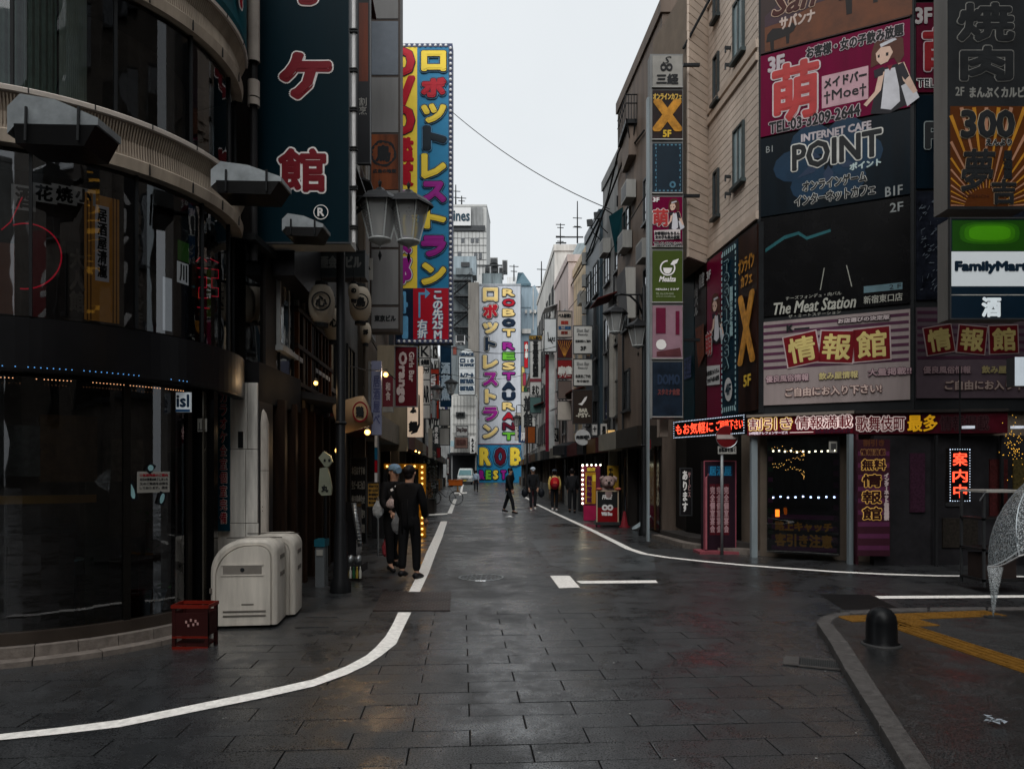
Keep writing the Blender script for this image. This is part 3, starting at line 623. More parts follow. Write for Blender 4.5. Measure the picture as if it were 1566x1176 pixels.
# sheets and neon tubes imitating sign reflections, set just inside the first floor windows
def reflection_sheet(name, label, x0, y0, x1, y1, c, s_=None, tc=None, cat='banner', R_=1.76, em=.0, k=1., sc_=.8):
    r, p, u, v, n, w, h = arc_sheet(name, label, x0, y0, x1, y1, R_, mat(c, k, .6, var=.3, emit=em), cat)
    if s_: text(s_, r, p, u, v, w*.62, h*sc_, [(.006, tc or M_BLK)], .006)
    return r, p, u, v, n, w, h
for i, (x0, x1, y0, y1, ch) in enumerate(((22, 50, 284, 322, '酒'), (53, 82, 282, 310, '花'), (85, 112, 284, 312, '焼'), (115, 140, 288, 312, '小'))): reflection_sheet('reflected_banner', ('first', 'second', 'third', 'fourth')[i]+' from left of four pale banners atop the first floor window', x0, y0, x1, y1, (170, 170, 168), ch, em=.03)
r_, p_, u_, v_, n_, w_, h_ = reflection_sheet('reflected_banner', 'ochre striped tall banner with a white text strip in the first floor window', 138, 300, 174, 492, (170, 118, 50), em=.05)
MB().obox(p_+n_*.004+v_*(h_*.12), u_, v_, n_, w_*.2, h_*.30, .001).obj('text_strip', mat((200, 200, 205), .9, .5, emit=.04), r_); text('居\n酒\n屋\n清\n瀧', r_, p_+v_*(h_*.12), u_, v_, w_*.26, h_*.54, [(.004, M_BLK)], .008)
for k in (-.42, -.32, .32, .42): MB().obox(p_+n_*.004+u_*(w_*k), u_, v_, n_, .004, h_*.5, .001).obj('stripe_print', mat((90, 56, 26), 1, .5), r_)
reflection_sheet('reflected_banner', 'dark tall banner with outlined kanji left of the ochre one', 106, 370, 130, 488, (44, 42, 42), '大\n人\n館', mat((150, 145, 135), .8, .5))
reflection_sheet('reflected_banner', 'narrow dark strip with vertical pale latin letters in the first floor window', 206, 306, 220, 498, (36, 36, 38), 'I\nT\nA\nL\nY\n \nL\nI\nV\nE', mat((170, 170, 170), .8, .5), sc_=.94)
reflection_sheet('reflected_banner', 'ragged pale cloth sliver standing in the first floor window', 250, 425, 262, 506, (190, 198, 205), em=.12); reflection_sheet('reflected_poster', 'small green white and navy poster in the first floor window', 272, 370, 289, 400, (60, 110, 40), em=.05, cat='poster'); reflection_sheet('reflected_poster', 'white card with dark scribble under the green poster', 271, 402, 288, 434, (200, 205, 208), '川', em=.1, cat='poster'); reflection_sheet('reflected_banner', 'brownish cloth at the far left of the first floor window', 2, 372, 20, 480, (120, 84, 70), em=.03); reflection_sheet('reflected_poster', 'brown picture poster right of the white card', 292, 405, 312, 456, (110, 84, 62), '木', mat((60, 40, 30), 1, .5), cat='poster')
M_NEON_REFL = mat((190, 24, 50), 1, .4, emit=.2, var=0)  # faint red glow imitates neon mirrored in the glass
nr = thing('reflected_neon_ring', 'dim red neon arc in the left part of the first floor window', 'neon', on_arc(40, 390, 1.77)[0])
MB().tube([on_arc(38+56*math.cos(t), 392+50*math.sin(t), 1.77)[0] for t in [(-1.9+3.6*k/26) for k in range(27)]], .006, 5).obj('tube', M_NEON_REFL, nr); MB().tube([on_arc(x, y, 1.77)[0] for x, y in ((2, 352), (16, 340), (34, 302))], .005, 5).obj('tube', M_NEON_REFL, nr)
nk = thing('reflected_neon_sign', 'dim red neon strokes of a kanji at the right end of the first floor window', 'neon', on_arc(315, 440, 1.79)[0])
for pts in (((300, 400), (308, 392), (316, 400)), ((302, 410), (318, 411)), ((304, 424), (316, 424), (316, 440), (304, 440), (304, 456), (318, 456)), ((302, 470), (320, 472)), ((322, 396), (334, 402)), ((324, 412), (334, 413), (334, 426), (324, 425), (324, 440), (334, 441), (334, 454), (324, 453))): MB().tube([on_arc(x, y, 1.79)[0] for x, y in pts], .0055, 5).obj('tube', M_NEON_REFL, nk)
# floodlights on the bands
def flood(px0, py0, px1, py1, Y, label, flip=False):
    c = W((px0+px1)/2, (py0+py1)/2, Y); w = (px1-px0)/F*Y/2; h = (py1-py0)/F*Y/2
    r = thing('floodlight', label, 'floodlight', c, 0, 'grey hooded floodlights on the left buildings')
    M_F = mat((165, 172, 176), .7, .4, .3, var=.3, scale=6)
    # hood: flat top shell with sloping ends, dark lens below
    a = [(-w, .55*h), (-w*.72, h), (w*.05, h*.8), (w, h*.15), (w, -h*.1), (-w*.8, -.05*h), (-w, -.4*h)]
    m = MB(); k = len(a); d = .16
    for s_ in (-d, d): m.v += [c+Vector((x, s_, z)) for x, z in a]
    m.f = [tuple(range(k-1, -1, -1))[::-1], tuple(range(2*k-1, k-1, -1))]+[(i, (i+1) % k, k+(i+1) % k, k+i)[::-1] for i in range(k)]; m.mi = [0]*len(m.f)
    m.obj('hood', M_F, r)
    MB().hexa([c+Vector(q) for q in ((-w*.8, -d*1.05, -h*.75), (w*.7, -d*1.05, -h*.85), (w*.7, d, -h*.85), (-w*.8, d, -h*.75), (-w*.85, -d*1.02, -.05*h), (w*.95, -d*1.02, -.12*h), (w*.95, d, -.12*h), (-w*.85, d, -.05*h))]).obj('lens_housing', mat((14, 14, 15), 1, .3), r)
    for x in (-.55, .6): MB().tube([c+Vector((w*x, -d*1.1, h*.5)), c+Vector((w*x, -d*1.15, -h*.7))], .010, 6).obj('hinge_strap', M_BLK, r)
    MB().tube([c+Vector((0, d, 0)), c+Vector((-.08, d+.35, .02))], .025, 8).obj('arm', M_BLK, r)
flood(33, 160, 168, 245, 5.55, 'large grey floodlight on the lower cream band at far left')
flood(333, 258, 438, 312, 6.9, 'grey floodlight at the right end of the lower cream band, beside the teal sign')
flood(438, 334, 500, 372, 8.3, 'small pale floodlight in front of the foot of the teal karaoke sign')
# ================================================================ pillars and banner right of the corner
M_BEIGE = mat((225, 222, 215), 1.1, .45, var=.25, scale=5, streak=.3, bump=.15, bscale=40)
pil = thing('tiled_pillar', 'pale stone clad pillar behind the cream storage boxes', 'pillar', (-3.2, 8.5, 0))
Yp = 8.3; xa = (333-CX)/F*Yp; xb = (395-CX)/F*Yp
MB().box(xa, xb, Yp+.03, Yp+.5, 0, 2.41).obj('core', M_DARK, pil)
for (x0, x1, y0, y1) in ((333, 376, 835, 800), (376, 395, 835, 800), (352, 376, 800, 687), (376, 394, 800, 687), (352, 379, 687, 585), (379, 394, 687, 585), (333, 352, 800, 687), (333, 352, 687, 585)):
    a = W(x0, y0, Yp); b = W(x1, y1, Yp); z0 = 0 if y0 > 830 else a.z
    MB().box(a.x+.003, b.x-.003, Yp-.01, Yp+.028, z0+.003, b.z-.003).obj('stone_panel', M_BEIGE, pil, bevel=.004)
MB().box(W(365, 0, Yp).x, W(372.5, 0, Yp).x, Yp-.022, Yp-.011, W(0, 685, Yp).z, W(0, 660, Yp).z).obj('meter_cover', M_BLK, pil)
rp = thing('round_pillar', 'weathered pale half round pillar with rusty bolts beside the stone pillar', 'pillar', (-2.9, 8.6, 0))
cR = Vector(((403-CX)/F*8.5-.03, 8.47, 0)); M_RND = mat((200, 192, 182), .9, .6, var=.4, scale=7, streak=.3, bump=.3)
MB().lathe(cR, [(.10, 0), (.10, 1.6)], 20).obj('shaft', M_RND, rp, smooth=True)
MB().lathe(cR, [(.10, 1.606), (.10, 2.15), (.07, 2.28), (.03, 2.34)], 20).obj('cap', M_RND, rp, smooth=True)
b_ = MB()
for k in range(16): t = random.uniform(3.7, 5.6); b_.ball(cR+Vector((.1*math.cos(t), .1*math.sin(t), random.uniform(.2, 1.6))), .006, 6)
b_.obj('bolts', mat((70, 40, 30), 1, .7), rp, kind='stuff')
MB().tube([cR+Vector((-.02, -.13, .92)), cR+Vector((-.02, -.13, 1.15))], .006, 6).obj('handle', M_BLK, rp)
# reflective steel columns with clutter between glass and pillar
dc = thing('dark_column', 'glossy dark metal clad column between the shop glass and the stone pillar', 'column', ((300-CX)/F*7.3, 7.35, 0))
xa, xb = (272-CX)/F*7.3, (326-CX)/F*7.3
MB().box(xa, xb, 7.32, 7.42, 0, 2.42).obj('column_body', mat((18, 18, 19), 1, .12, .6, var=.3, bump=.2, bscale=5), dc)
for x in (262, 272, 310): MB().box((x-CX)/F*7.25, (x+2.2-CX)/F*7.25, 7.24, 7.31, .05, 2.4).obj('metal_strip', mat((120, 115, 105), .8, .25, .8), dc)
sg = flat_sign('small_notice', 'little white notice with bold dark strokes on the glossy dark column', 302, 640, 316, 660, 7.28, M_PAPER, 'notice', .01); sg.tx('止', 303, 642, 315, 658, M_BLK)
sg = flat_sign('price_sign', 'small lit white and blue sign with dark letters at the glass corner', 269, 600, 291, 630, 6.95, mat((205, 215, 222), .8, .4, emit=.12), 'sign', .03); sg.tx('isl', 271, 604, 289, 622, [(.006, mat((20, 45, 70), 1, .5))]); sg.rect(269, 626, 291, 630, mat((30, 70, 110), 1, .5), 3)
sg = flat_sign('vertical_banner', 'narrow teal vertical banner with red outlined letters on the stone pillar', 333, 590, 351, 812, 8.24, mat((14, 66, 84), .8, .5), 'banner', .02)
for k, ch in enumerate('カラオケ全室個室完備'):
    y = 598+k*20.6; sg.tx(ch, 337, y, 347, y+17, [(.007, M_LET), (.002, M_RED)])
# crate
cr_ = thing('beer_crate', 'red plastic beer crate with white emblem on the ground beside the cream boxes', 'crate', G(296, 990))
M_CR = mat((140, 38, 26), .5, .4, var=.25); M_CR2 = mat((48, 14, 13), .8, .6)
a = G(262, 1000); b = G(329, 990); Yc = 6.45; xa, xb = (263-CX)/F*Yc, (318-CX)/F*Yc; z1 = EH+(HY-925)/F*Yc
MB().box(xa+.01, xb-.01, Yc+.01, Yc+.2, .03, .05).obj('floor', M_CR2, cr_)
MB().box(xa, xb, Yc, Yc+.012, .12, z1-.07).box(xa, xb, Yc+.208, Yc+.22, .12, z1-.07).box(xa, xa+.012, Yc+.013, Yc+.207, .12, z1-.07).box(xb-.012, xb, Yc+.013, Yc+.207, .12, z1-.07).obj('side_wall', M_CR2, cr_)
MB().box(xa-.008, xb+.008, Yc-.008, Yc+.006, z1-.03, z1).box(xa-.008, xb+.008, Yc+.214, Yc+.228, z1-.03, z1).box(xa-.008, xa+.006, Yc+.007, Yc+.213, z1-.03, z1).box(xb-.006, xb+.008, Yc+.007, Yc+.213, z1-.03, z1).obj('rim', M_CR, cr_)
for x in (xa, xb-.03):
    for y in (Yc-.003, Yc+.193): MB().box(x, x+.03, y, y+.03, 0, z1-.031).obj('corner_post', M_CR2, cr_)
MB().box(xa, xb, Yc-.004, Yc+.004, .1, .118).box(xa, xb, Yc-.004, Yc+.004, 0, .025).obj('lower_rail', M_CR, cr_)
for i, (x, z) in enumerate(((.4, .62), (.53, .66), (.66, .64), (.46, .54), (.6, .56), (.72, .58))):
    MB().box(xa+(xb-xa)*x-.008, xa+(xb-xa)*x+.008, Yc-.005, Yc-.001, z1*x*0+z1*z-.012, z1*z+.012).obj('emblem_mark', mat((190, 150, 145), .8, .5), cr_)
# cream storage boxes
M_BOX = mat((200, 194, 184), 1.0, .45, var=.2, scale=5, streak=.2, bump=.06, bscale=30)
def storage_box(loc, rz, label):
    r = thing('storage_box', label, 'storage box', loc, rz, 'cream storage boxes by the pillar'); W_, D_, H_, R_ = .66, .48, .9, .30
    def sec(k, off=0.):   # outline in x,z : rounded top, left rounder
        w, h = W_/2-off, H_-off; pts = [(-w, .03), (w, .03)]
        for i in range(9): t = i/8*math.pi/2; rr = .13; pts.append((w-rr+rr*math.cos(t), h-rr+rr*math.sin(t)))
        for i in range(11): t = math.pi/2+i/10*math.pi/2; rr = .33; pts.append((-w+rr+rr*math.cos(t), h-rr+rr*math.sin(t)))
        return pts
    def shell(y0, y1, off, nm, m, inset_=.03):
        mm = MB(); lv = [(y0, off+inset_), (y0+.012, off+inset_*.35), (y0+.035, off), (y1-.035, off), (y1-.012, off+inset_*.35), (y1, off+inset_)]; n = 0
        for y, o_ in lv:
            s_ = sec(0, o_); n = len(s_); mm.v += [Vector((x, y, z)) for x, z in s_]
        for i in range(len(lv)-1):
            for k in range(n): j = (k+1) % n; mm.f.append((i*n+k, i*n+j, (i+1)*n+j, (i+1)*n+k))
        mm.f.append(tuple(range(n-1, -1, -1))[::-1]); mm.f.append(tuple(range((len(lv)-1)*n, len(lv)*n))[::-1]); mm.mi = [0]*len(mm.f)
        return mm.obj(nm, m, r, world=False, smooth=True)
    s0 = shell(-D_/2, D_/2, 0, 'body', M_BOX); s0.modifiers.new('e', 'EDGE_SPLIT').split_angle = .9
    s1 = shell(-D_/2-.012, -D_/2+.02, .055, 'door_panel', M_BOX, .012); s1.modifiers.new('e', 'EDGE_SPLIT').split_angle = .7
    MB().box(-.2, .18, -D_/2-.018, -D_/2-.013, .55, .64).obj('recess_plate', mat((150, 144, 136), .6, .5), r, world=False, bevel=.002)
    MB().box(-.22, .20, -D_/2-.02, -D_/2-.0125, .64, .655).box(-.22, .20, -D_/2-.02, -D_/2-.0125, .535, .55).obj('recess_rim', M_BOX, r, world=False)
    MB().lathe((-.01, -D_/2-.019, .595), [(.001, .004), (.018, .004), (.022, 0)], 12, M=Matrix.Rotation(math.pi/2, 3, 'X')).obj('lock', M_BLK, r, world=False)
    for z in (.12, .165): MB().box(-.2, .22, -D_/2-.02, -D_/2-.013, z, z+.018).obj('vent_groove', mat((140, 134, 126), .5, .5), r, world=False, bevel=.004)
    for z in (.14, .36): MB().box(-W_/2-.004, -W_/2+.02, -D_/2-.006, -D_/2+.03, z, z+.05).lathe((-W_/2+.01, -D_/2-.007, z+.025), [(.001, .002), (.006, 0)], 8, M=Matrix.Rotation(math.pi/2, 3, 'X')).obj('hinge', mat((120, 112, 104), .7, .4), r, world=False)
    MB().box(-.02, .10, -D_/2-.0145, -D_/2-.0125, .235, .25).obj('maker_mark', mat((150, 144, 136), .5, .5), r, world=False); MB().box(-W_/2+.10, W_/2+.003, -.004, .004, H_-.006, H_+.004).obj('lid_seam', mat((70, 66, 62), .8, .6), r, world=False)
    for z in (.50, .68): MB().box(W_/2-.004, W_/2+.006, -.09, .13, z, z+.045).obj('side_handle', mat((140, 134, 126), .5, .5), r, world=False, bevel=.004)
    return r
storage_box((-2.76, 7.56, 0), math.radians(7), 'nearer cream plastic storage box with rounded top and a lock, by the stone pillar')
storage_box((-2.73, 8.07, 0), math.radians(7), 'farther cream plastic storage box with rounded top, pushed behind the first')
# ================================================================ left: street side behind the corner
def fl(Y):   # left facade line
    return -3.0-.068*(Y-8)
M_GREY = mat((120, 120, 118), .8, .6, var=.3, streak=.3); M_SHOP = mat((44, 40, 38), 1, .6, var=.5, streak=.3)
M_WALLW = mat((212, 210, 205), .95, .6, var=.2, scale=2, streak=.3); M_WALLG = mat((150, 152, 152), .85, .65, var=.25, streak=.3)
M_WALLB = mat((130, 118, 105), .7, .6, var=.25, streak=.3); M_WALLT = mat((160, 175, 180), .7, .5, var=.2, streak=.25)
M_FR = mat((60, 62, 64), 1, .4, .4); M_FRW = mat((170, 172, 172), .8, .4)
ls_ = [(8.95, 13.2, 9.5, M_SHOP, 'dark narrow izakaya building with cluttered front behind the teal karaoke sign'),
       (13.25, 18.5, 13, M_GREY, 'grey building carrying the column of blank light boxes on the left'),
       (18.55, 27, 18, M_WALLB, 'brownish building behind the striped robot banner on the left'),
       (27.1, 38, 15, M_WALLW, 'off white building beyond the striped banner on the left side'),
       (38.1, 55, 14, M_WALLG, 'grey building in the middle distance on the left side'),
       (55.1, 80, 13, M_WALLW, 'far white building on the left near the street end')]
LB = []
for i, (y0, y1, z, m, lab) in enumerate(ls_):
    off = (.0, .25, .1, .2, .1, .1)[i]
    b = bldg('building', lab, [(fl(y0)-off, y0), (fl(y1)-off, y1), (fl(y1)-9, y1), (fl(y0)-9, y0)], z, m); LB.append(b)
    L_ = y1-y0; n = max(2, int(L_/2.2)); zz = [3.9+2.9*k for k in range(int((z-3.5)/2.9))]
    windows(b, (fl(y0)-off, y0), (fl(y1)-off, y1), [(k+.5)*L_/n for k in range(n)], zz, 1.1, 1.3, M_FR if i % 2 else M_FRW)
def clutter(b, A, B, z0, z1, n, seed):
    """air conditioners, pipes and awnings on a facade"""
    rr = random.Random(seed); A = Vector((*A, 0)); B = Vector((*B, 0)); u = (B-A).normalized(); w = u.cross(Vector((0, 0, 1))); L_ = (B-A).length
    for k in range(n):
        a = rr.uniform(.3, L_-.3); z = rr.uniform(z0, z1); p = A+u*a+Vector((0, 0, z)); t = rr.random()
        if t < .4:
            MB().obox(p+w*.17, u, w, (0, 0, 1), .36, .14, .26).obj('air_conditioner', mat((190, 190, 186), .6, .5, var=.3, streak=.2), b)
            f = MB().obox(p+w*.30, u, w, (0, 0, 1), .3, .012, .2); f.obj('fan_grille', M_FR, b)
        elif t < .7: MB().tube([p+w*.06-Vector((0, 0, z-.1)), p+w*.06+Vector((0, 0, 2.5))], .035, 6).obj('drain_pipe', rr.choice((M_FR, M_FRW, M_WALLB)), b)
        elif t < .85: MB().hexa([p-u*.8+w*.01, p+u*.8+w*.01, p+u*.8+w*.7-Vector((0, 0, .25)), p-u*.8+w*.7-Vector((0, 0, .25)), p-u*.8+w*.01+Vector((0, 0, .04)), p+u*.8+w*.01+Vector((0, 0, .04)), p+u*.8+w*.7-Vector((0, 0, .21)), p-u*.8+w*.7-Vector((0, 0, .21))]).obj('awning', rr.choice((M_DARK, mat((90, 40, 35), .8, .7), M_FRW)), b)
        else: MB().obox(p+w*.08, u, w, (0, 0, 1), .2, .08, .3).obj('meter_box', rr.choice((M_FR, M_WALLG)), b)
for i, (y0, y1, z, m, lab) in enumerate(ls_): clutter(LB[i], (fl(y0), y0), (fl(y1), y1), 3.2, min(z, 12)-1, 5+i, 20+i)
# shopfront rows: pillars, fascias, doors under each building
def shopfront(b, A, B, n, seed, h=2.9):
    rr = random.Random(seed); A = Vector((*A, 0)); B = Vector((*B, 0)); u = (B-A).normalized(); w = u.cross(Vector((0, 0, 1))); L_ = (B-A).length; s = L_/n
    for k in range(n):
        c = A+u*((k+.5)*s); cm = rr.choice(((60, 55, 50), (90, 30, 28), (150, 145, 135), (35, 50, 60), (110, 80, 45), (40, 40, 42)))
        MB().obox(c+w*.32+Vector((0, 0, h-.3)), u, w, (0, 0, 1), s/2-.02, .32, .26).obj('shop_fascia', mat(cm, .7, .5, var=.25), b)
        MB().obox(c+w*.02+Vector((0, 0, 1.25)), u, w, (0, 0, 1), s/2-.15, .02, 1.2).obj('shop_door', mat((22, 22, 24), 1, .15), b)
        for q in range(3): MB().obox(c+u*((q-1)*s*.3)+w*.05+Vector((0, 0, 1.25)), u, w, (0, 0, 1), .025, .02, 1.2).obj('door_post', M_FR if rr.random() < .6 else mat((100, 70, 45), .8, .6), b)
        MB().obox(A+u*(k*s)+w*.15+Vector((0, 0, 1.3)), u, w, (0, 0, 1), .09, .15, 1.3).obj('shop_pier', rr.choice((M_SHOP, M_GREY, M_WALLB)), b)
        if rr.random() < .7: MB().obox(c+w*.45+u*rr.uniform(-.5, .5)+Vector((0, 0, .45)), u, w, (0, 0, 1), .22, .16, .45).obj('stock_box', rr.choice((M_GREY, M_DARK, mat((120, 85, 50), .7, .7))), b)
for i, (y0, y1, z, m, lab) in list(enumerate(ls_))[1:]: shopfront(LB[i], (fl(y0), y0), (fl(y1), y1), max(2, int((y1-y0)/2.2)), 50+i)
# back recess between pillar and izakaya
bw = thing('building', 'tall dark tower block rising behind the teal karaoke sign', 'building', (-6, 14, 0)); MB().box(-13, -4.3, 9.7, 13.1, 9.86, 16).obj('wall', M_SHOP, bw)
windows(bw, (-13, 9.7), (-4.3, 9.7), [1.2+1.8*k for k in range(5)], [11.2, 14], 1.1, 1.4, M_FR)
M_IRON = mat((30, 31, 33), 1, .45, .4)
# ---------------------------------------------------------------- karaoke blade sign
M_TK = mat((4, 60, 76), .27, .45, var=.1, streak=.1, spec=.05); M_BOXW = mat((190, 188, 182), .7, .5, var=.2, streak=.2)
Yk = 8.9
M_RED = mat((140, 14, 34), .6, .5, var=.1)
p = flat_sign('karaoke_sign', 'tall teal blade sign with big red katakana and a kanji outlined in white', 393, -260, 535, 372, Yk, M_TK, 'sign', .35, side=mat((200, 200, 196), .8, .45), frame=M_FR)
LK = [(.060, M_LET), (.044, M_RED)]
p.tx('オ', 435, -95, 502, 4, LK); p.tx('ケ', 432, 86, 503, 148, LK); p.tx('館', 428, 230, 497, 292, [(.042, M_LET), (.022, M_RED)]); p.tx('ラ', 436, -240, 500, -165, LK)
text('R', p.root, W(491, 325, Yk-.02), Vector((1, 0, 0)), Vector((0, 0, 1)), .075, .095, [(.005, M_LET)], .01)
c_ = W(491, 325, Yk-.02); o_ = MB()
for k in range(24):
    t, t2 = 2*math.pi*k/24, 2*math.pi*(k+1)/24; f_ = lambda r, t: c_+Vector((r*math.cos(t), -.008, r*math.sin(t)))
    o_.quad(f_(.082, t), f_(.092, t), f_(.092, t2), f_(.082, t2))
o_.obj('ring_mark', M_LET, p.root)
lt = MB(); lt.tube([W(541, -260, Yk-.05), W(541, 372, Yk-.05)], .022, 8); lt.obj('neon_tube', mat((225, 225, 225), 1, .3), p.root)
for k in range(10): q = W(541, -190+k*60, Yk-.06); MB().box(q.x-.05, q.x+.05, q.y-.03, q.y+.02, q.z-.008, q.z+.008).box(q.x-.05, q.x+.05, q.y-.03, q.y+.02, q.z+.022, q.z+.036).obj('tube_clip', M_BLK, p.root)
# support pipe column left of it
cp = thing('pipe_column', 'pale vertical duct column between the round building and the karaoke sign', 'duct', W(392, 700, 8.55))
for y0, y1 in ((-200, 96), (125, 150), (152, 163)): MB().lathe(W(388, y1, 8.55), [(.07, 0), (.07, W(0, y0, 8.55).z-W(0, y1, 8.55).z)], 16).obj('duct_section', mat((205, 195, 185), .6, .45), cp, smooth=True)
MB().lathe(W(388, 400, 8.57), [(.045, 0), (.045, W(0, -200, 8.57).z-W(0, 400, 8.57).z)], 12).obj('core', M_DARK, cp)
# brown and dark verticals behind: narrow strips
vs = flat_sign('vertical_sign', 'narrow dark sign with a brown part between the karaoke sign and grey light boxes', 546, -60, 566, 250, 12.6, mat((26, 28, 32), 1, .5), 'sign', .1, frame=M_FR)
vs.rect(549, 5, 563, 125, mat((100, 44, 24), .9, .5, var=.4, streak=.3), 1); vs.tx('割\n烹', 549, 150, 561, 176, M_BOXW, 2)
# grey light box column
gb = thing('light_box_column', 'tall column of blank grey light boxes with one wooden panel and black lettering below', 'sign', W(588, 505, 15.8))
Yg = 15.8; M_GB = mat((150, 150, 150), .62, .4, var=.2, scale=1.2, streak=.15); M_GB2 = mat((112, 122, 134), .7, .3, var=.25, scale=1.5)
a = W(565, 507, Yg); b = W(612, -120, Yg); MB().box(a.x, b.x, Yg+.012, Yg+.4, a.z, b.z).obj('cabinet', mat((70, 62, 58), .9, .5), gb)
for y0, y1, m in ((-120, -60, M_GB), (-57, 29, M_GB), (33, 115, M_GB2), (119, 203, M_GB), (382, 466, M_GB), (470, 503, M_GB)):
    q0 = W(568, y1, Yg); q1 = W(609, y0, Yg); MB().box(q0.x, q1.x, Yg, Yg+.011, q0.z, q1.z).obj('light_box', m, gb, bevel=.004)
q0 = W(568, 290, Yg); q1 = W(609, 206, Yg); MB().box(q0.x, q1.x, Yg, Yg+.011, q0.z, q1.z).obj('wooden_panel', mat((150, 78, 38), .75, .5, var=.5, streak=.4), gb)
MB().box(q0.x, q1.x, Yg, Yg+.011, W(0, 378, Yg).z, q0.z-.02).obj('light_box', M_GB, gb)
o_ = MB(); c_ = W(586, 235, Yg-.004)
for k in range(30):
    t, t2 = 2*math.pi*k/30, 2*math.pi*(k+1)/30; r0, r1 = .24+.01*math.sin(k*3), .29+.012*math.sin(k*5); f_ = lambda r, t: c_+Vector((r*math.cos(t), 0, r*math.sin(t)))
    o_.quad(f_(r0, t), f_(r1, t), f_(r1, t2), f_(r0, t2))
o_.obj('brush_ring', M_BLK, gb)
text('鳥', gb, W(586, 235, Yg), Vector((1, 0, 0)), Vector((0, 0, 1)), .3, .34, [(.02, M_BLK)], .004)
text('広島の地酒', gb, W(588, 262, Yg), Vector((1, 0, 0)), Vector((0, 0, 1)), .5, .08, [(.006, M_BLK)], .004)
text('東京ビル', gb, W(589, 487, Yg), Vector((1, 0, 0)), Vector((0, 0, 1)), .46, .13, [(.009, M_BLK)], .004)
# ---------------------------------------------------------------- robot banner
Yr = 28.0
M_YEL = mat((245, 208, 70), 1.0, .4, var=.06); M_BLUE = mat((40, 130, 175), .9, .4, var=.08); M_NAVY = mat((12, 34, 56), 1, .4); M_REDB = mat((175, 16, 38), 1, .4, var=.06)
M_MAG = mat((150, 30, 135), 1, .4, var=.06); M_BLKL = mat((20, 34, 44), 1, .4); M_LBL = mat((110, 180, 225), .8, .4); M_CRL = mat((250, 222, 140), 1, .4, var=.05); M_GRN = mat((110, 190, 55), 1, .4); M_DRED = mat((95, 15, 35), 1, .4)
rbn = flat_sign('restaurant_banner', 'tall yellow and blue banner with katakana and a row of white bulbs round its edge', 580, 67, 692, 525, Yr, M_BLUE, 'sign', .5, side=mat((60, 70, 90), 1, .5))
M_CHK = mat((70, 78, 105), 1, .5); M_WD = mat((240, 240, 240), 1, .4, var=0)
rbn.rect(580, 67, 692, 73, M_CHK, 1); rbn.rect(686, 73, 692, 525, M_CHK, 1); rbn.rect(580, 519, 686, 525, M_CHK, 1)
rbn.rect(580, 73, 638, 441, M_YEL, 1); rbn.rect(580, 441, 632, 519, M_NAVY, 1); rbn.rect(632, 441, 686, 519, M_REDB, 1)
bd = MB()
def dot(px, py): q = W(px, py, Yr-.02); bd.ball(q, .058, 6)
for y in range(74, 523, 8): dot(689, y)
for x in range(586, 690, 8): dot(x, 70); dot(x, 522)
bd.obj('edge_bulbs', M_WD, rbn.root, kind='stuff')
LO = lambda m: [(.145, M_NAVY), (.128, M_LBL), (.108, M_NAVY), (.068, m)]
for ch, y0, y1, m in (('ロ', 82, 108, M_YEL), ('ボ', 123, 148, M_REDB), ('ツ', 163, 187, M_YEL), ('ト', 197, 228, M_BLKL), ('レ', 239, 272, M_YEL), ('ス', 281, 308, M_MAG), ('ト', 322, 348, M_YEL), ('ラ', 364, 391, M_MAG), ('ン', 405, 434, M_YEL)):
    rbn.tx(ch, 647 if ch != 'ト' else 650, y0, 680, y1, LO(m), 3)
for ch, y0, y1 in (('0', 77, 114), ('V', 120, 160), ('0', 166, 204)): rbn.tx(ch if ch != 'V' else '/', 603 if ch == '0' else 612, y0, 632, y1, [(.10, M_NAVY), (.07, M_REDB)] if ch == '0' else [(.09, M_REDB)], 3)
for ch, y0, y1 in (('鑑', 212, 246), ('賞', 250, 284)): rbn.tx(ch, 596, y0, 631, y1, [(.05, M_REDB)], 3)
for ch, y0, y1 in (('ス', 295, 320), ('太', 355, 386), ('郎', 395, 432)): rbn.tx(ch, 596, y0, 627, y1, [(.13, M_NAVY), (.11, M_LET), (.07, M_MAG)], 3)
rbn.tx('4', 604, 448, 622, 478, [(.05, M_LBL)], 3); rbn.tx('H', 594, 486, 622, 516, [(.06, M_LBL)], 3)
rbn.tx('こ\nの\n先\n25\nM', 662, 446, 677, 518, [(.03, M_LBL), (.012, M_WD)], 3, name='direction_text', sp=.92); rbn.tx('右\n折', 639, 490, 653, 517, [(.03, M_LBL), (.012, M_WD)], 3)
rbn.bp([(640, 486), (643, 486), (643, 451), (650, 451), (650, 457), (658, 449), (650, 441.5), (650, 447.5), (640, 447.5)], M_LBL, 3, 'arrow_mark')
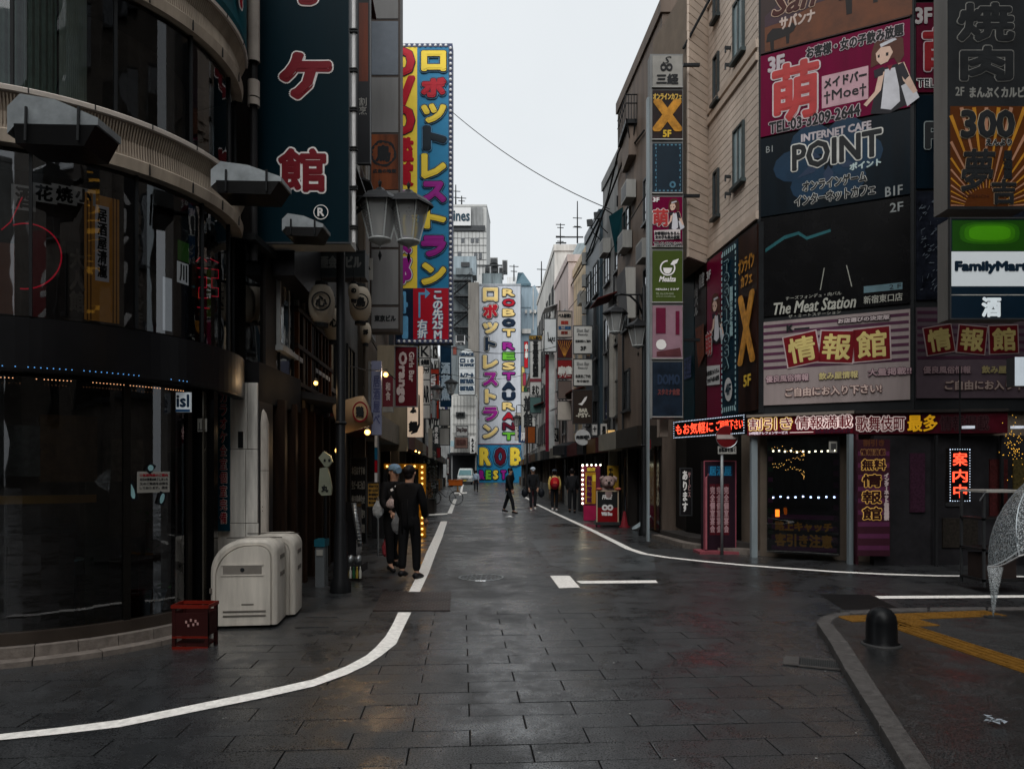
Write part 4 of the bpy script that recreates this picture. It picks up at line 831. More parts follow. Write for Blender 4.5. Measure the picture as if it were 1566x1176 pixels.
# ---------------------------------------------------------------- street lamps
M_LG = mat((205, 208, 208), .8, .25, var=.1); M_LG.node_tree.nodes['Principled BSDF'].inputs['Alpha'].default_value = .42; M_LC = mat((200, 205, 205), .8, .4)
def lantern(root, c, s, glow=False):
    """hexagonal tapering lantern hanging or standing at c (its waist), s = width"""
    for k in range(6):
        t0 = math.pi/3*k; t1 = math.pi/3*(k+1); f_ = lambda r, t, z: c+Vector((r*s*math.cos(t), r*s*math.sin(t), z*s))
        e = .07; a = (f_(.46, t0+e, .42), f_(.46, t1-e, .42), f_(.24, t1-e, -.42), f_(.24, t0+e, -.42)); MB().quad(a[3], a[2], a[1], a[0]).obj('lantern_pane', M_LG, root)
        MB().tube([f_(.47, t0, .43), f_(.25, t0, -.43)], .018*s, 5).obj('lantern_bar', M_LC if s > .5 else M_IRON, root)
        q = (f_(.40, t0+.15, .3), f_(.40, t1-.15, .3), f_(.22, t1-.15, -.34), f_(.22, t0+.15, -.34)); rb_ = MB()
        for j in range(9): a_ = j/8.0; rb_.tube([q[0].lerp(q[3], a_), q[1].lerp(q[2], a_)], .012*s, 4, False)
        rb_.obj('ribbed_glass', M_STEEL, root, kind='stuff')
    MB().lathe(c, [(.56*s, .44*s), (.60*s, .40*s), (.56*s, .47*s), (.42*s, .60*s), (.16*s, .72*s), (.08*s, .80*s), (.001, .82*s)], 6).obj('lantern_roof', M_IRON, root)
    MB().lathe(c, [(.001, -.62*s), (.03*s, -.55*s), (.08*s, -.52*s), (.26*s, -.44*s), (.27*s, -.40*s), (.001, -.40*s)], 12).obj('lantern_base', M_LC if s > .5 else M_IRON, root, smooth=True)
    MB().lathe(c, [(.001, -.92*s), (.045*s, -.78*s), (.001, -.66*s)], 4).lathe(c, [(.001, 1.02*s), (.04*s, .92*s), (.02*s, .84*s), (.05*s, .8*s)], 8).obj('finial', M_IRON, root)
    MB().lathe(c, [(.001, .3*s), (.07*s, .22*s), (.09*s, 0), (.05*s, -.3*s)], 10).obj('bulb', mat((220, 215, 205), .9, .4), root, smooth=True)
def lamp_post(label, px, py_base, heads, s, arm_py, Y=None, top_py=None):
    if Y is None: Y = (EH*F)/(py_base-HY)
    b = Vector(((px-CX)/F*Y, Y, 0)); r = thing('street_lamp', label, 'street lamp', b, 0, 'black iron lamp posts with paired lanterns')
    zt = W(px, top_py, Y).z
    MB().lathe(b, [(.14, 0), (.14, .12), (.10, .2), (.085, .9), (.065, .95), (.055, zt), (.001, zt+.05)], 12).obj('post', M_IRON, r, smooth=True)
    MB().lathe(b+Vector((0, 0, 2.2)), [(.058, 0), (.085, .03), (.058, .06)], 12).obj('collar', M_IRON, r)
    for (hx, hy) in heads:
        c = W(hx, hy, Y); za = W(0, arm_py, Y).z; e = c+Vector((0, 0, .95*s))
        m_ = MB().tube([Vector((b.x, b.y, za-.55)), Vector((b.x*.8+c.x*.2, Y, za-.2)), Vector((b.x*.5+c.x*.5, Y, za)), Vector((b.x*.2+c.x*.8, Y, za+.04)), Vector((c.x, Y, za-.01)), e], .028, 8); m_.obj('arm', M_IRON, r, smooth=True)
        MB().tube([Vector((b.x, b.y, za+.02)), Vector((c.x, Y, za+.02))], .02, 6).obj('tie_bar', M_IRON, r)
        lantern(r, c, s)
    return r
lamp_post('nearest black lamp post, its big glass lanterns in front of the grey light boxes', 521, 905, ((581, 340), (625, 343)), .56, 304, 9.5, 290)
lamp_post('black lamp post on the right side with two lanterns before the tall stack of signs', 985, 815, ((941, 494), (976, 515)), .55, 452, 17.8, 440)
lamp_post('distant lamp post with paired lanterns among white signs on the left', 648, 769, ((668, 603), (690, 594)), .62, 573, 36, 560)
lamp_post('distant lamp post with small lanterns right of the blue wall sign', 806, 757, ((790, 645), (818, 632)), .6, 620, 50, 612)
# ---------------------------------------------------------------- hanging cable over the street
cb_ = thing('overhead_cable', 'thin black cable sagging from the striped banner to the roofs on the right', 'cable', W(800, 260, 26))
P0, P1, Pm = W(692, 172, 28), W(932, 320, 22), W(805, 268, 25); pts = []
for i in range(21):
    t = i/20; pts.append(P0*(1-t)**2+Pm*2*t*(1-t)*.98+P1*t*t+Vector((0, 0, 0)))
MB().tube(pts, .014, 5).obj('cable', M_WIRE, cb_)
# ---------------------------------------------------------------- izakaya front clutter, left
iz = thing('izakaya_front', 'dark timber izakaya shopfront with upper lattice and deep eaves beside the lamp post', 'shopfront', (-2.9, 10.5, 0))
M_WOOD = mat((64, 44, 30), .4, .6, var=.5, scale=9, streak=.4); M_WOOD2 = mat((120, 74, 38), .6, .55, var=.4, streak=.4)
xf = lambda Y, o=0: fl(Y)+o
MB().hexa([(xf(9), 10.2, 2.65), (xf(9, .9), 10.2, 2.5), (xf(13, .9), 13, 2.5), (xf(13), 13, 2.65), (xf(9), 10.2, 2.75), (xf(9, .9), 10.2, 2.58), (xf(13, .9), 13, 2.58), (xf(13), 13, 2.75)]).obj('eaves', M_DARK, iz)
for k in range(10): Y = 10.3+k*.28; MB().box(xf(Y, .04), xf(Y, .10), Y, Y+.05, 2.8, 3.9).obj('lattice_post', M_WOOD if k % 3 else M_WOOD2, iz)
for z in (2.82, 3.35, 3.88): MB().hexa([(xf(10.2, .02), 10.2, z), (xf(10.2, .12), 10.2, z), (xf(13, .12), 13, z), (xf(13, .02), 13, z), (xf(10.2, .02), 10.2, z+.06), (xf(10.2, .12), 10.2, z+.06), (xf(13, .12), 13, z+.06), (xf(13, .02), 13, z+.06)]).obj('lattice_rail', M_WOOD, iz)
for k in range(7): Y = 9.1+k*.6; MB().box(xf(Y, .05), xf(Y, .2), Y, Y+.1, 0, 2.5).obj('timber_post', M_WOOD, iz)
MB().hexa([(xf(9.2, .02), 9.2, 4.1), (xf(9.2, .3), 9.2, 4.1), (xf(13, .3), 13, 4.1), (xf(13, .02), 13, 4.1), (xf(9.2, .02), 9.2, 5.4), (xf(9.2, .3), 9.2, 5.4), (xf(13, .3), 13, 5.4), (xf(13, .02), 13, 5.4)]).obj('upper_sign_box', mat((30, 30, 33), 1, .45), iz)
p = flat_sign('fascia_sign', 'dark boxed sign with faint grey lettering under the karaoke sign', 470, 384, 558, 424, 10.9, mat((36, 40, 42), 1, .4), 'sign', .3, frame=M_FR); p.tx('東亜会館ビル', 478, 392, 552, 410, [(.01, mat((110, 112, 110), .7, .5))]); 
p = flat_sign('wall_sign', 'white tilted card sign with a black triangle beside the grey light boxes', 559, 395, 570, 428, 15.3, M_BOXW, 'sign', .03); p.bp([(562, 413), (567, 413), (564.5, 407)], M_BLK, 1)
M_LANT = mat((225, 212, 192), .62, .7, var=.15, streak=.1); 
def paper_lantern(px, py, w, h, Y, label, ch='酒', ring=None, glow=0, m=None):
    c = W(px, py, Y); a = w/F*Y/2; b = h/F*Y/2; r = thing('paper_lantern', label, 'lantern', c, 0, 'paper lanterns along the left shopfronts')
    prof = [(.45*a, -b), (.47*a, -.96*b)]
    for i in range(15):
        t = -1+2*i/14; rr = a*math.sqrt(max(.2, 1-.8*abs(t)**2.6)); prof += [(rr, t*b*.93), (rr*.965, (t+.07)*b*.93)]
    prof += [(.47*a, .97*b), (.45*a, b)]
    MB().lathe(c, prof, 20).obj('paper_shade', m or M_LANT, r, smooth=True)
    for s_ in (-1, 1): MB().lathe(c, [(.001, s_*(b+.03)), (.48*a, s_*(b+.03)), (.5*a, s_*b), (.5*a, s_*(b-.02))][::s_], 16).obj('end_cap', M_BLK, r)
    MB().tube([c+Vector((0, 0, b)), c+Vector((0, 0, b+.2))], .006, 5).obj('hook', M_WIRE, r)
    text(ch, r, c+Vector((a*.25, -a*1.05, 0)), Vector((1, 0, 0)), Vector((0, 0, 1)), a*.8, a*.8, [(.008, M_BLK)], .01)
    if ring:
        o_ = MB(); cc_ = c+Vector((a*.25, -a*1.06, 0))
        for k in range(20):
            t, t2 = 2*math.pi*k/20, 2*math.pi*(k+1)/20; f_ = lambda rr, t: cc_+Vector((rr*math.cos(t), -.012, rr*math.sin(t)))
            o_.quad(f_(a*.62, t), f_(a*.74, t), f_(a*.74, t2), f_(a*.62, t2))
        o_.obj('ring_mark', ring, r)
    return r
paper_lantern(492, 466, 40, 62, 9.7, 'white paper lantern with a black mark, leftmost of the pair under the dark boxed sign', '心', M_BLK)
paper_lantern(511, 497, 30, 52, 10.6, 'smaller shaded paper lantern tucked behind the leftmost white one', '心')
paper_lantern(551, 466, 34, 56, 10.9, 'pale paper lantern with a black circle crest right of the lamp post', '鳥', M_BLK)
paper_lantern(541, 447, 17, 26, 10.2, 'small round white lantern directly above the crested one', 'の')
paper_lantern(559, 510, 18, 34, 11.6, 'small worn lantern hanging just below the crested pale lantern', '鮮')
# big cream drum lantern with red ring
p = W(540, 634, 10.2); dl = thing('drum_lantern', 'big cream horizontal drum lantern with a red ringed crest on its end', 'lantern', p)
MB().lathe(p, [(.001, -.23), (.21, -.22), (.225, -.15), (.23, 0), (.225, .15), (.21, .22), (.001, .23)], 24, M=Matrix.Rotation(math.radians(72), 3, 'Y')).obj('paper_drum', mat((200, 166, 128), .45, .7, var=.2), dl, smooth=True)
q = p+Vector((.15, -.235, .02)); o_ = MB()
for k in range(28):
    t, t2 = 2*math.pi*k/28, 2*math.pi*(k+1)/28; f_ = lambda rr, t: q+Vector((rr*.75*math.cos(t), 0, rr*math.sin(t))); o_.quad(f_(.12, t), f_(.145, t), f_(.145, t2), f_(.12, t2))
o_.obj('red_ring', M_RED, dl); MB().lathe(q, [(.001, 0), (.12, 0)], 20, M=Matrix.Rotation(math.pi/2, 3, 'X') @ Matrix.Diagonal((.75, 1, 1))).obj('end_disc', mat((200, 170, 130), .6, .6), dl)
text('鶏', dl, q, Vector((1, 0, 0)), Vector((0, 0, 1)), .10, .14, [(.008, M_BLK)], .02)
# warm bulbs
for i, (x, y, Y, lab) in enumerate(((590, 573, 12.5, 'bare lit warm bulb beside the maroon sign'), (562, 661, 10.6, 'bare lit warm bulb under the drum lantern'), (517, 689, 10.2, 'dim lit bulb over the izakaya door'), (483, 586, 9.6, 'small warm wall light behind the lamp post'), (641, 692, 22, 'farther small bulb over the planting'), (636, 690, 24, 'farther small bulb just left of another'))):
    r = thing('bulb_lamp', lab, 'lamp', W(x, y, Y)); c = W(x, y, Y); rr = .045 if i < 3 else .03
    MB().ball(c, rr, 12).obj('bulb', M_WARM, r, smooth=True); MB().tube([c+Vector((0, 0, rr*.8)), c+Vector((0, 0, rr*2.2))], [rr*.9, rr*.5], 10).obj('socket', M_BLK, r)
    pl_ = bpy.data.lights.new('bulb_light', 'POINT'); pl_.specular_factor = 0; pl_.energy = (2.5, 2.5, 1, 1, 2, 2)[i]; pl_.color = (1, .68, .38); pl_.shadow_soft_size = .05
    po_ = bpy.data.objects.new('bulb_light', pl_); COL.objects.link(po_); po_.parent = r; po_.location = (0, -rr*2.2, 0)
wr = thing('cable', 'thin black cable carrying the bare bulb beside the maroon sign', 'cable', W(560, 565, 12)); MB().tube([W(535, 560, 11), W(560, 566, 11.8), W(590, 567, 12.5), W(604, 580, 13)], .008, 5).obj('cable', M_WIRE, wr)
# signs along the left
p = flat_sign('bar_sign', 'maroon upright sign reading Girls Bar Orange in turned letters', 604, 530, 638, 622, 16.2, mat((98, 22, 34), .8, .4, var=.08), 'sign', .15, side=M_BOXW, frame=M_STEEL)
M_PALE = mat((225, 205, 200), .8, .4)
p.tx('Orange', 577, 568, 655, 582, [(.016, M_PALE)], 2, rot=-math.pi/2); p.tx('Girls Bar', 610, 556, 656, 564.5, [(.006, M_PALE)], 2, rot=-math.pi/2)
TQ[-2] = (*TQ[-2][:2], W(614.5, 577, 16.2), *TQ[-2][3:5], 1.12, .21, *TQ[-2][7:]); TQ[-1] = (*TQ[-1][:2], W(629.5, 561, 16.2), *TQ[-1][3:5], .66, .11, *TQ[-1][7:])
p = flat_sign('vertical_sign', 'glowing cream vertical sign with black brush kanji next to the maroon sign', 623, 560, 646, 668, 19, mat((250, 222, 195), .85, .45, emit=.16), 'sign', .2)
p.tx('ふ', 628, 622, 636, 631, [(.02, M_BLK)]); p.tx('銀', 626, 645, 638, 660, [(.02, M_BLK)]); p.bp([(640, 603), (642, 605), (642.5, 650), (638, 661), (629, 664), (628, 662), (636, 657), (639.5, 648)], M_BLK, 2)
p = flat_sign('vertical_sign', 'pale lavender vertical board with faint characters beside the drum lantern', 568, 552, 583, 665, 12.3, mat((160, 165, 195), .75, .5), 'sign', .06); p.tx('居\n酒\n屋\nべ', 571, 575, 581, 648, [(.004, mat((100, 105, 150), .8, .5))])
p = flat_sign('narrow_sign', 'dark red and grey narrow sign board under the Girls Bar sign', 585, 575, 601, 630, 14.2, mat((120, 50, 60), .7, .5), 'sign', .1, side=M_BOXW); p.rect(585, 622, 601, 630, M_BOXW, 1); p.tx('和\n食', 590, 585, 597, 612, [(.004, M_PALE)])
p = flat_sign('wall_panel', 'beige blank side wall panel seen behind the maroon sign', 577, 528, 622, 690, 20.5, mat((190, 175, 150), .62, .6, var=.2, streak=.2), 'wall', .2)
p = flat_sign('stacked_sign', 'stack of small white sign boxes with black letters right of the maroon sign', 641, 528, 658, 640, 27, M_WALLW, 'sign', .2, frame=M_FR)
for y0, y1, s_ in ((530, 545, 'K'), (550, 558, '会員制'), (562, 571, 'スナック'), (590, 615, 'BAR')): p.tx(s_, 644, y0, 656, y1, [(.012, M_BLK)])
for y in (547, 560, 580, 618): p.rect(641, y, 658, y+1.5, M_FR, 1)
p = flat_sign('vertical_sign', 'navy vertical sign with pale blue brush characters left of the fire escape', 673, 526, 690, 622, 40, mat((14, 48, 72), .9, .4), 'sign', .25)
p.tx('酒\n蔵\n魚', 675, 555, 688, 612, [(.03, mat((190, 210, 225), .8, .4))])
flat_sign('blank_sign', 'blank white upper sign box beneath the navy vertical sign', 672, 626, 688, 651, 38, M_BOXW, 'sign', .3, frame=M_FR)
flat_sign('blank_sign', 'blank white lower sign box beneath the navy vertical sign', 672, 654, 688, 681, 38, M_BOXW, 'sign', .3, frame=M_FR)
p = flat_sign('vertical_sign', 'dark small vertical sign with white characters at the far left of the street end', 664, 650, 671, 680, 30, mat((20, 36, 36), 1, .4), 'sign', .1); p.tx('炭\n火\n焼', 665, 653, 670, 678, [(.012, M_LET)])
p = flat_sign('vertical_sign', 'small dark vertical sign high on the far left facades', 655, 655, 661, 700, 25, mat((150, 148, 140), .7, .4), 'sign', .1)
# yellow bulb arch
ya = thing('bulb_arch', 'yellow board arch studded with warm bulbs behind the man in the cap', 'sign', W(620, 824, 17)); Ya = 17.2; M_YA = mat((205, 140, 20), .62, .5, var=.2)
for (x0, x1, y0, y1) in ((640, 651, 709, 822), (587, 639.5, 709, 717), (640, 651, 709, 709.5)):
    a = W(x0, y1, Ya); b = W(x1, y0, Ya); MB().box(a.x, b.x, Ya, Ya+.14, a.z, b.z).obj('yellow_board', M_YA, ya)
for (x, y) in [(645.5, 714+8.6*k) for k in range(13)]+[(592+14*k, 713) for k in range(4)]:
    c = W(x, y, Ya-.03); MB().ball(c, .028, 8).obj('bulb', M_WARM, ya)
MB().box(W(641, 0, Ya).x, W(650, 0, Ya).x, Ya+.15, Ya+.2, 0, W(0, 720, Ya).z).obj('back_post', M_DARK, ya); MB().box(W(586, 0, Ya).x, W(592, 0, Ya).x, Ya+.01, Ya+.12, 0, W(0, 717.2, Ya).z).obj('back_post', M_DARK, ya)
# blue and white banner pole
bp_ = thing('banner_pole', 'slim pole with a blue and white strip banner before the dark doorway', 'banner', W(577, 850, 13)); MB().tube([W(578, 850, 13), W(578, 640, 13)], .018, 6).obj('pole', M_STEEL, bp_)
for k in range(6): a = W(573, 760-k*19, 12.97); b = W(577, 742-k*19, 12.97); MB().box(a.x, b.x, 12.96, 12.975, a.z, b.z).obj('strip', (M_BLUE, M_WD, M_REDB)[k % 3], bp_)
# pale figure sign, menu boards, cooler, grill
fg = thing('figure_sign', 'pale cut out figure board with square eyes and a round crest beside the izakaya door', 'sign', W(500, 770, 10.0)); Yf = 10.0; M_FG = mat((165, 170, 150), .6, .6, var=.2)
def ext(pts, Y, t, m, nm, root): a = MB(); n = len(pts); a.v = [W(x, y, Y) for x, y in pts]+[W(x, y, Y)+Vector((0, t, 0)) for x, y in pts]; a.f = [tuple(range(n)), tuple(range(2*n-1, n-1, -1))]+[(i, n+i, n+(i+1) % n, (i+1) % n) for i in range(n)]; a.mi = [0]*len(a.f); return a.obj(nm, m, root)
ext([(487, 700), (495, 690), (505, 697), (508, 706), (502, 714), (496, 713)], Yf, .06, M_FG, 'head', fg); ext([(489, 716), (500, 714), (504, 728), (507, 745), (506, 757), (492, 758), (487, 752), (488, 730)], Yf, .06, M_FG, 'body', fg)
for x in (495, 502): ext([(x, 702), (x+3, 702), (x+3, 706), (x, 706)], Yf-.01, .009, M_BLK, 'eye', fg)
text('丸', fg, W(497, 747, Yf), Vector((1, 0, 0)), Vector((0, 0, 1)), .09, .09, [(.006, M_BLK)], .01); MB().tube([W(498, 758, Yf+.03), W(498, 880, Yf+.03)], .02, 6).obj('post', M_IRON, fg)
for i, (x0, y0, x1, y1, Y, c_, lab) in enumerate(((536, 700, 560, 830, 12.4, (30, 30, 32), 'tall dark chalk menu board leaning by the door'), (562, 738, 580, 775, 11.7, (190, 150, 70), 'yellow and red hazard patterned price board beside the man'), (588, 820, 598, 850, 11.9, (150, 60, 60), 'small red and white flyer rack by the feet of the two men'))):
    p = flat_sign('menu_board', lab, x0, y0, x1, y1, Y, mat(c_, .62, .5, var=.5, scale=25), 'menu board', .05, frame=M_FR)
    for k in range(5): p.tx(('本日おすすめ', '生ビール三九〇', '焼き鳥盛合せ', '刺身五点盛り', '飲み放題')[k], x0+2, y0+(y1-y0)*(.1+.17*k), x1-2, y0+(y1-y0)*(.2+.17*k), [(.003, M_PAPER if i != 1 else M_BLK)])
cl_ = thing('cooler_bin', 'slim bin with a teal lid standing in the dark beside the storage boxes', 'bin', W(489, 895, 9.9))
a = W(482, 893, 9.9); b = W(496, 836, 9.9); MB().box(a.x, b.x, 9.9, 10.1, 0, b.z).obj('body', mat((110, 115, 118), .6, .5), cl_); MB().box(a.x-.01, b.x+.01, 9.88, 10.12, b.z+.002, b.z+.1).obj('lid', mat((30, 90, 105), .8, .4), cl_); MB().box(a.x+.02, b.x-.02, 9.885, 9.895, b.z-.12, b.z-.04).obj('label_plate', M_PAPER, cl_)
gr = thing('grill_cart', 'small cart with shiny pots and bottles at the feet of the standing men', 'cart', W(537, 890, 10.6))
a = W(519, 885, 10.6); b = W(556, 862, 10.6); MB().box(a.x, b.x, 10.5, 10.9, .12, b.z).obj('cabinet', M_DARK, gr); 
for k in range(3): c = W(524+k*12, 862, 10.6); MB().lathe(c, [(.001, 0), (.05, 0), (.055, .09), (.03, .12), (.001, .13)], 14).obj('pot', M_STEEL, gr, smooth=True)
for k in range(7): c = W(521+k*5, 884, 10.45); MB().lathe(c, [(.02, 0), (.02, .1), (.008, .14), (.008, .17), (.001, .17)], 8).obj('bottle', mat(((190, 190, 180), (40, 90, 60), (160, 140, 60))[k % 3], .8, .15), gr, smooth=True)
du = thing('exhaust_duct', 'ribbed silver hose leaning against the stall in the shade', 'duct', W(545, 850, 11)); MB().tube([W(541, 770, 11), W(545, 800, 11), W(551, 835, 11)], .035, 10).obj('hose', M_STEEL, du, smooth=True)
for k in range(12): c = W(541+10*(k/12), 770+65*k/12, 11); MB().lathe(c, [(.036, -.008), (.042, 0), (.036, .008)], 10).obj('rib', M_STEEL, du)
flat_sign('dark_cabinet', 'dark glossy stall cabinet leaning back behind the grill cart', 522, 768, 545, 850, 11.1, mat((30, 30, 32), 1, .2), 'cabinet', .4)
# planter bushes with fairy lights behind the arch
bs = thing('planter_bush', 'dark bushy planter with tiny warm lights beyond the yellow arch', 'plant', W(655, 770, 27)); lf = MB()
for k in range(500):
    p = W(random.uniform(645, 668), random.uniform(690, 765), 27+random.uniform(-.5, .5)); l = random.uniform(.06, .14); a = random.uniform(0, 6.3); d = Vector((math.cos(a), math.sin(a), random.uniform(-.5, .5)))*l; s_ = d.cross(Vector((0, 0, 1)))*.5; lf.poly([p, p+d*.5+s_, p+d, p+d*.5-s_])
lf.obj('foliage', mat((40, 48, 34), .8, .6, var=.5), bs, kind='stuff'); MB().box(W(646, 0, 27).x, W(666, 0, 27).x, 26.6, 27.4, 0, .55).obj('planter', M_SHOP, bs)
# ================================================================ right: corner building with the stacked billboards
PC = Vector((4.63, 13.5)); PA = Vector((6.87, 12.33)); CH = Vector((4.405, 16.19)); CL = Vector((3.78, 15.57))
M_TW = mat((190, 176, 164), 1.15, .55, var=.18, scale=1.4, streak=.18); M_TW2 = mat((186, 170, 156), 1.0, .5, var=.15, scale=3)
tb = bldg('building', 'beige tiled corner building covered with billboards on the right', [(PC.x+.05, PC.y+.06), (PA.x, PA.y+.05), (16, 12.45), (16, 21), (4.0, 21), (4.36, 17.4), (CH.x+.03, CH.y)], 12.1, mat((150, 135, 120), .6, .7))
MB().prism([(CH.x+.02, CH.y), (CL.x, CL.y+.02), (3.45, 17.6), (4.36, 17.6)], 6.2, 12.1).obj('bay', mat((150, 135, 120), .6, .7), tb)
slab_wall(tb, (CH.x, CH.y), (PC.x, PC.y), 6.35, 12.05, .62, .155, M_TW, .014, 'wall_tile', .005)
slab_wall(tb, (CL.x, CL.y), (CH.x-.01, CH.y-.01), 6.22, 12.05, .88, .19, M_TW2, .05, 'clapboard', .006)
# string course bands
ubw = (PC-CH).normalized(); wn = Vector((ubw.y, -ubw.x, 0)); ub3 = ubw.to_3d()
for z in (9.38, 9.62, 12.0, 6.4): MB().obox(((PC+CH)/2).to_3d()+wn*.03+Vector((0, 0, z)), ub3, wn, (0, 0, 1), (PC-CH).length/2, .03, .075).obj('string_course', M_TW2, tb)
Lw = (PC-CH).length
G_PALE = mat((170, 190, 196), .8, .08, var=.3, scale=1.5, spec=.9); G_PALE.name = 'pale_window_pane'  # opaque pale colour stands in for sky reflection and curtains
windows(tb, CH-Vector((.02, 0)), PC-Vector((.02, 0)), [Lw-.85], [7.9, 10.45], .52, 1.15, mat((70, 80, 82), 1, .35, .3), G_PALE)
windows(tb, CH-Vector((.02, 0)), PC-Vector((.02, 0)), [.62], [7.6, 10.1, 11.9], .30, 1.0, mat((60, 66, 68), 1, .35, .3), G_WIN, mull=0)
for z in (7.65, 7.3, 10.3, 9.95): q = CH.to_3d()+ub3*(Lw-1.32)+wn*.07+Vector((0, 0, z)); MB().obox(q, ub3, wn, (0, 0, 1), .02, .07, .03).tube([q+wn*.06, q+wn*.06-Vector((0, 0, .1))], .018, 6).obj('pipe_bracket', M_FR, tb)
# roof rail, pipe and tank
MB().tube([(3.8, 15.6, 12.5), (3.72, 15.5, 13.0), (3.8, 15.4, 13.4), (4.1, 15.2, 13.6)], .03, 6).obj('roof_pipe', M_IRON, tb)
# --- the poster row on the side wall
po = thing('poster_row', 'row of tall backlit posters along the side wall under the beige tiled building', 'billboard', (4.5, 15, 2.6))
Q0, Q1 = Vector((4.60, 13.42)), Vector((4.17, 17.5)); pp = Panel(po, Q1, Q0)
pp.box(0, pp.w, 2.68, 6.25, .1, M_BLK, 'backing')
def col(px, lay=.0): a = pp.pt(px, 500); return (Vector((a.x, a.y, 0))-pp.A).dot(pp.u)
KD = .32
def post(x0, x1, m, name='poster'): return pp.box(col(x0+.6), col(x1-.6), 2.74, 6.2, .03, m, name, .035)
mC = [mat((20, 80, 95), KD, .3, var=.5, scale=2), mat((60, 30, 25), KD, .3, var=.7, scale=4), mat((150, 20, 70), .42, .3, var=.15), mat((14, 58, 78), .45, .3, var=.08), mat((60, 36, 28), .5, .3, var=.6, scale=3, streak=.4)]
xs = [1047, 1064, 1083, 1106, 1131, 1161]
ps_ = [post(xs[i], xs[i+1], mC[i]) for i in range(5)]
LW = mat((215, 215, 215), .7, .5, var=0); LGOLD = mat((215, 150, 60), .75, .4, var=.5, scale=6); M_SKIN = mat((235, 200, 180), .7, .5); M_HAIR = mat((80, 44, 32), .9, .5); M_WHT2 = mat((215, 215, 222), .75, .5); M_REDT = mat((190, 60, 60), .75, .4)
def ptx(s, x0, y0, x1, y1, L, **k): pp.tx(s, x0, y0, x1, y1, L, 18, **k)
def pbp(pts, m, lay=17): pp.bp(pts, m, lay)
def ybox(x, f0, f1):  # rows as fractions of poster height at pixel column x
    t = pp.pt(x, 500); Y = t.y; a = HY-(6.2-EH)/Y*F; b = HY-(2.74-EH)/Y*F; return a+(b-a)*f0, a+(b-a)*f1
def pt_(s, x0, x1, f0, f1, L, **k): y0, y1 = ybox((x0+x1)/2, f0, f1); ptx(s, x0, y0, x1, y1, L, **k)
pt_('オンライン', 1134, 1158, .14, .22, [(.012, LGOLD)]); pt_('カフェ', 1138, 1155, .24, .30, [(.012, LGOLD)]); pt_('X', 1135, 1158, .36, .72, [(.06, LGOLD)]); pt_('5F', 1142, 1153, .80, .86, [(.012, mat((230, 190, 70), .8, .4))])
M_DASH = mat((170, 205, 210), .8, .4)
dd = MB(); a0, a1 = col(1108), col(1129); nz_ = 28
for k in range(nz_):
    z = 2.8+k*(3.36/nz_)
    for a in (a0, a1): c = pp.P(a, z+.03, .06); dd.obox(c, pp.u, (0, 0, 1), pp.n, .02, .035, .002)
for k in range(7):
    for z in (2.86, 6.08): c = pp.P(a0+(a1-a0)*(k+.5)/7, z, .06); dd.obox(c, pp.u, (0, 0, 1), pp.n, .02, .05, .002)
dd.obj('dashed_border', M_DASH, po, kind='stuff')
pt_('T\nO\nG\nA\nI\nT\nO\nG\nA', 1111, 1119, .09, .72, [(.03, M_DASH), (.018, mC[3])], sp=.9); pt_('居酒屋とがいとが個室', 1108, 1139, .38, .42, [(.012, M_DASH)], rot=-math.pi/2)
y0, y1 = ybox(1118, .78, .92); pp.bp([(1118+6*math.cos(t*.4), (y0+y1)/2+(y1-y0)/2*math.sin(t*.4)) for t in range(16)][::1], LW, 17); pt_('4F', 1114, 1122, .82, .88, [(.014, mC[3])])
pt_('3F', 1085, 1091, .07, .12, [(.012, LW)]); pt_('萌', 1084, 1093, .46, .60, [(.03, LW), (.012, M_REDT)]); 
def maid(P, x, y, s, lay, tr=lambda a, b: (a, b)):
    def bp(pts, m, l): P.bp([tr(x+a*s, y+b*s) for a, b in pts], m, l, 'figure_print')
    bp([(-5, 34), (2, 14), (18, 12), (26, 40), (30, 62), (8, 70), (-10, 66)], mat((30, 28, 34), .9, .5), lay)     # dress
    bp([(4, 16), (14, 16), (18, 40), (19, 58), (10, 66), (0, 62), (2, 40)], M_WHT2, lay+.5)                        # apron
    bp([(-2, 20), (4, 18), (0, 40), (-14, 56), (-17, 53), (-6, 40)], M_SKIN, lay+.6)                              # arm
    bp([(-9, -8), (-6, -20), (3, -27), (14, -26), (22, -16), (23, 4), (17, 14), (13, 4), (-4, 8), (-10, 10)], M_HAIR, lay+.4)
    bp([(-5, -6), (0, -12), (9, -11), (12, -3), (7, 7), (0, 9), (-4, 3)], M_SKIN, lay+.8)
    bp([(-1, -16), (13, -20), (16, -17), (0, -12)], M_WHT2, lay+1); bp([(-3, -3), (-1, -4), (-1, 0), (-3, 0)], M_BLK, lay+1); bp([(5, -4), (7.5, -4), (7.5, 0), (5, 0)], M_BLK, lay+1)
    bp([(17, 12), (23, 12), (30, 34), (36, 50), (32, 52), (22, 34)], M_SKIN, lay+.55); bp([(6, 12), (12, 12), (9, 19)], mat((120, 20, 40), .8, .5), lay+.95); bp([(-7, 14), (3, 12), (2, 22), (-6, 24)], mat((36, 32, 40), .9, .5), lay+.62); bp([(20, 40), (30, 36), (38, 58), (26, 66)], M_WHT2, lay+.2)
    bp([(16, 14), (22, 12), (28, 30), (24, 34), (18, 24)], mat((36, 32, 40), .9, .5), lay+.6)
def rowmap(a, b): return a, b
y0, y1 = ybox(1100, .10, .62); maid(pp, 1096, y0+40, .42, 17, lambda a, b: (a, y0+(b-y0)*1.9-20)); pt_('お客様はもちろん', 1085, 1104, .70, .73, [(.006, M_BLK)]); y0, y1 = ybox(1095, .68, .80); pp.bp([(1085, y0), (1105, y0-2), (1105, y1-2), (1085, y1)], LW, 17); pt_('女の子も飲み放題', 1086, 1104, .745, .775, [(.006, M_BLK)])
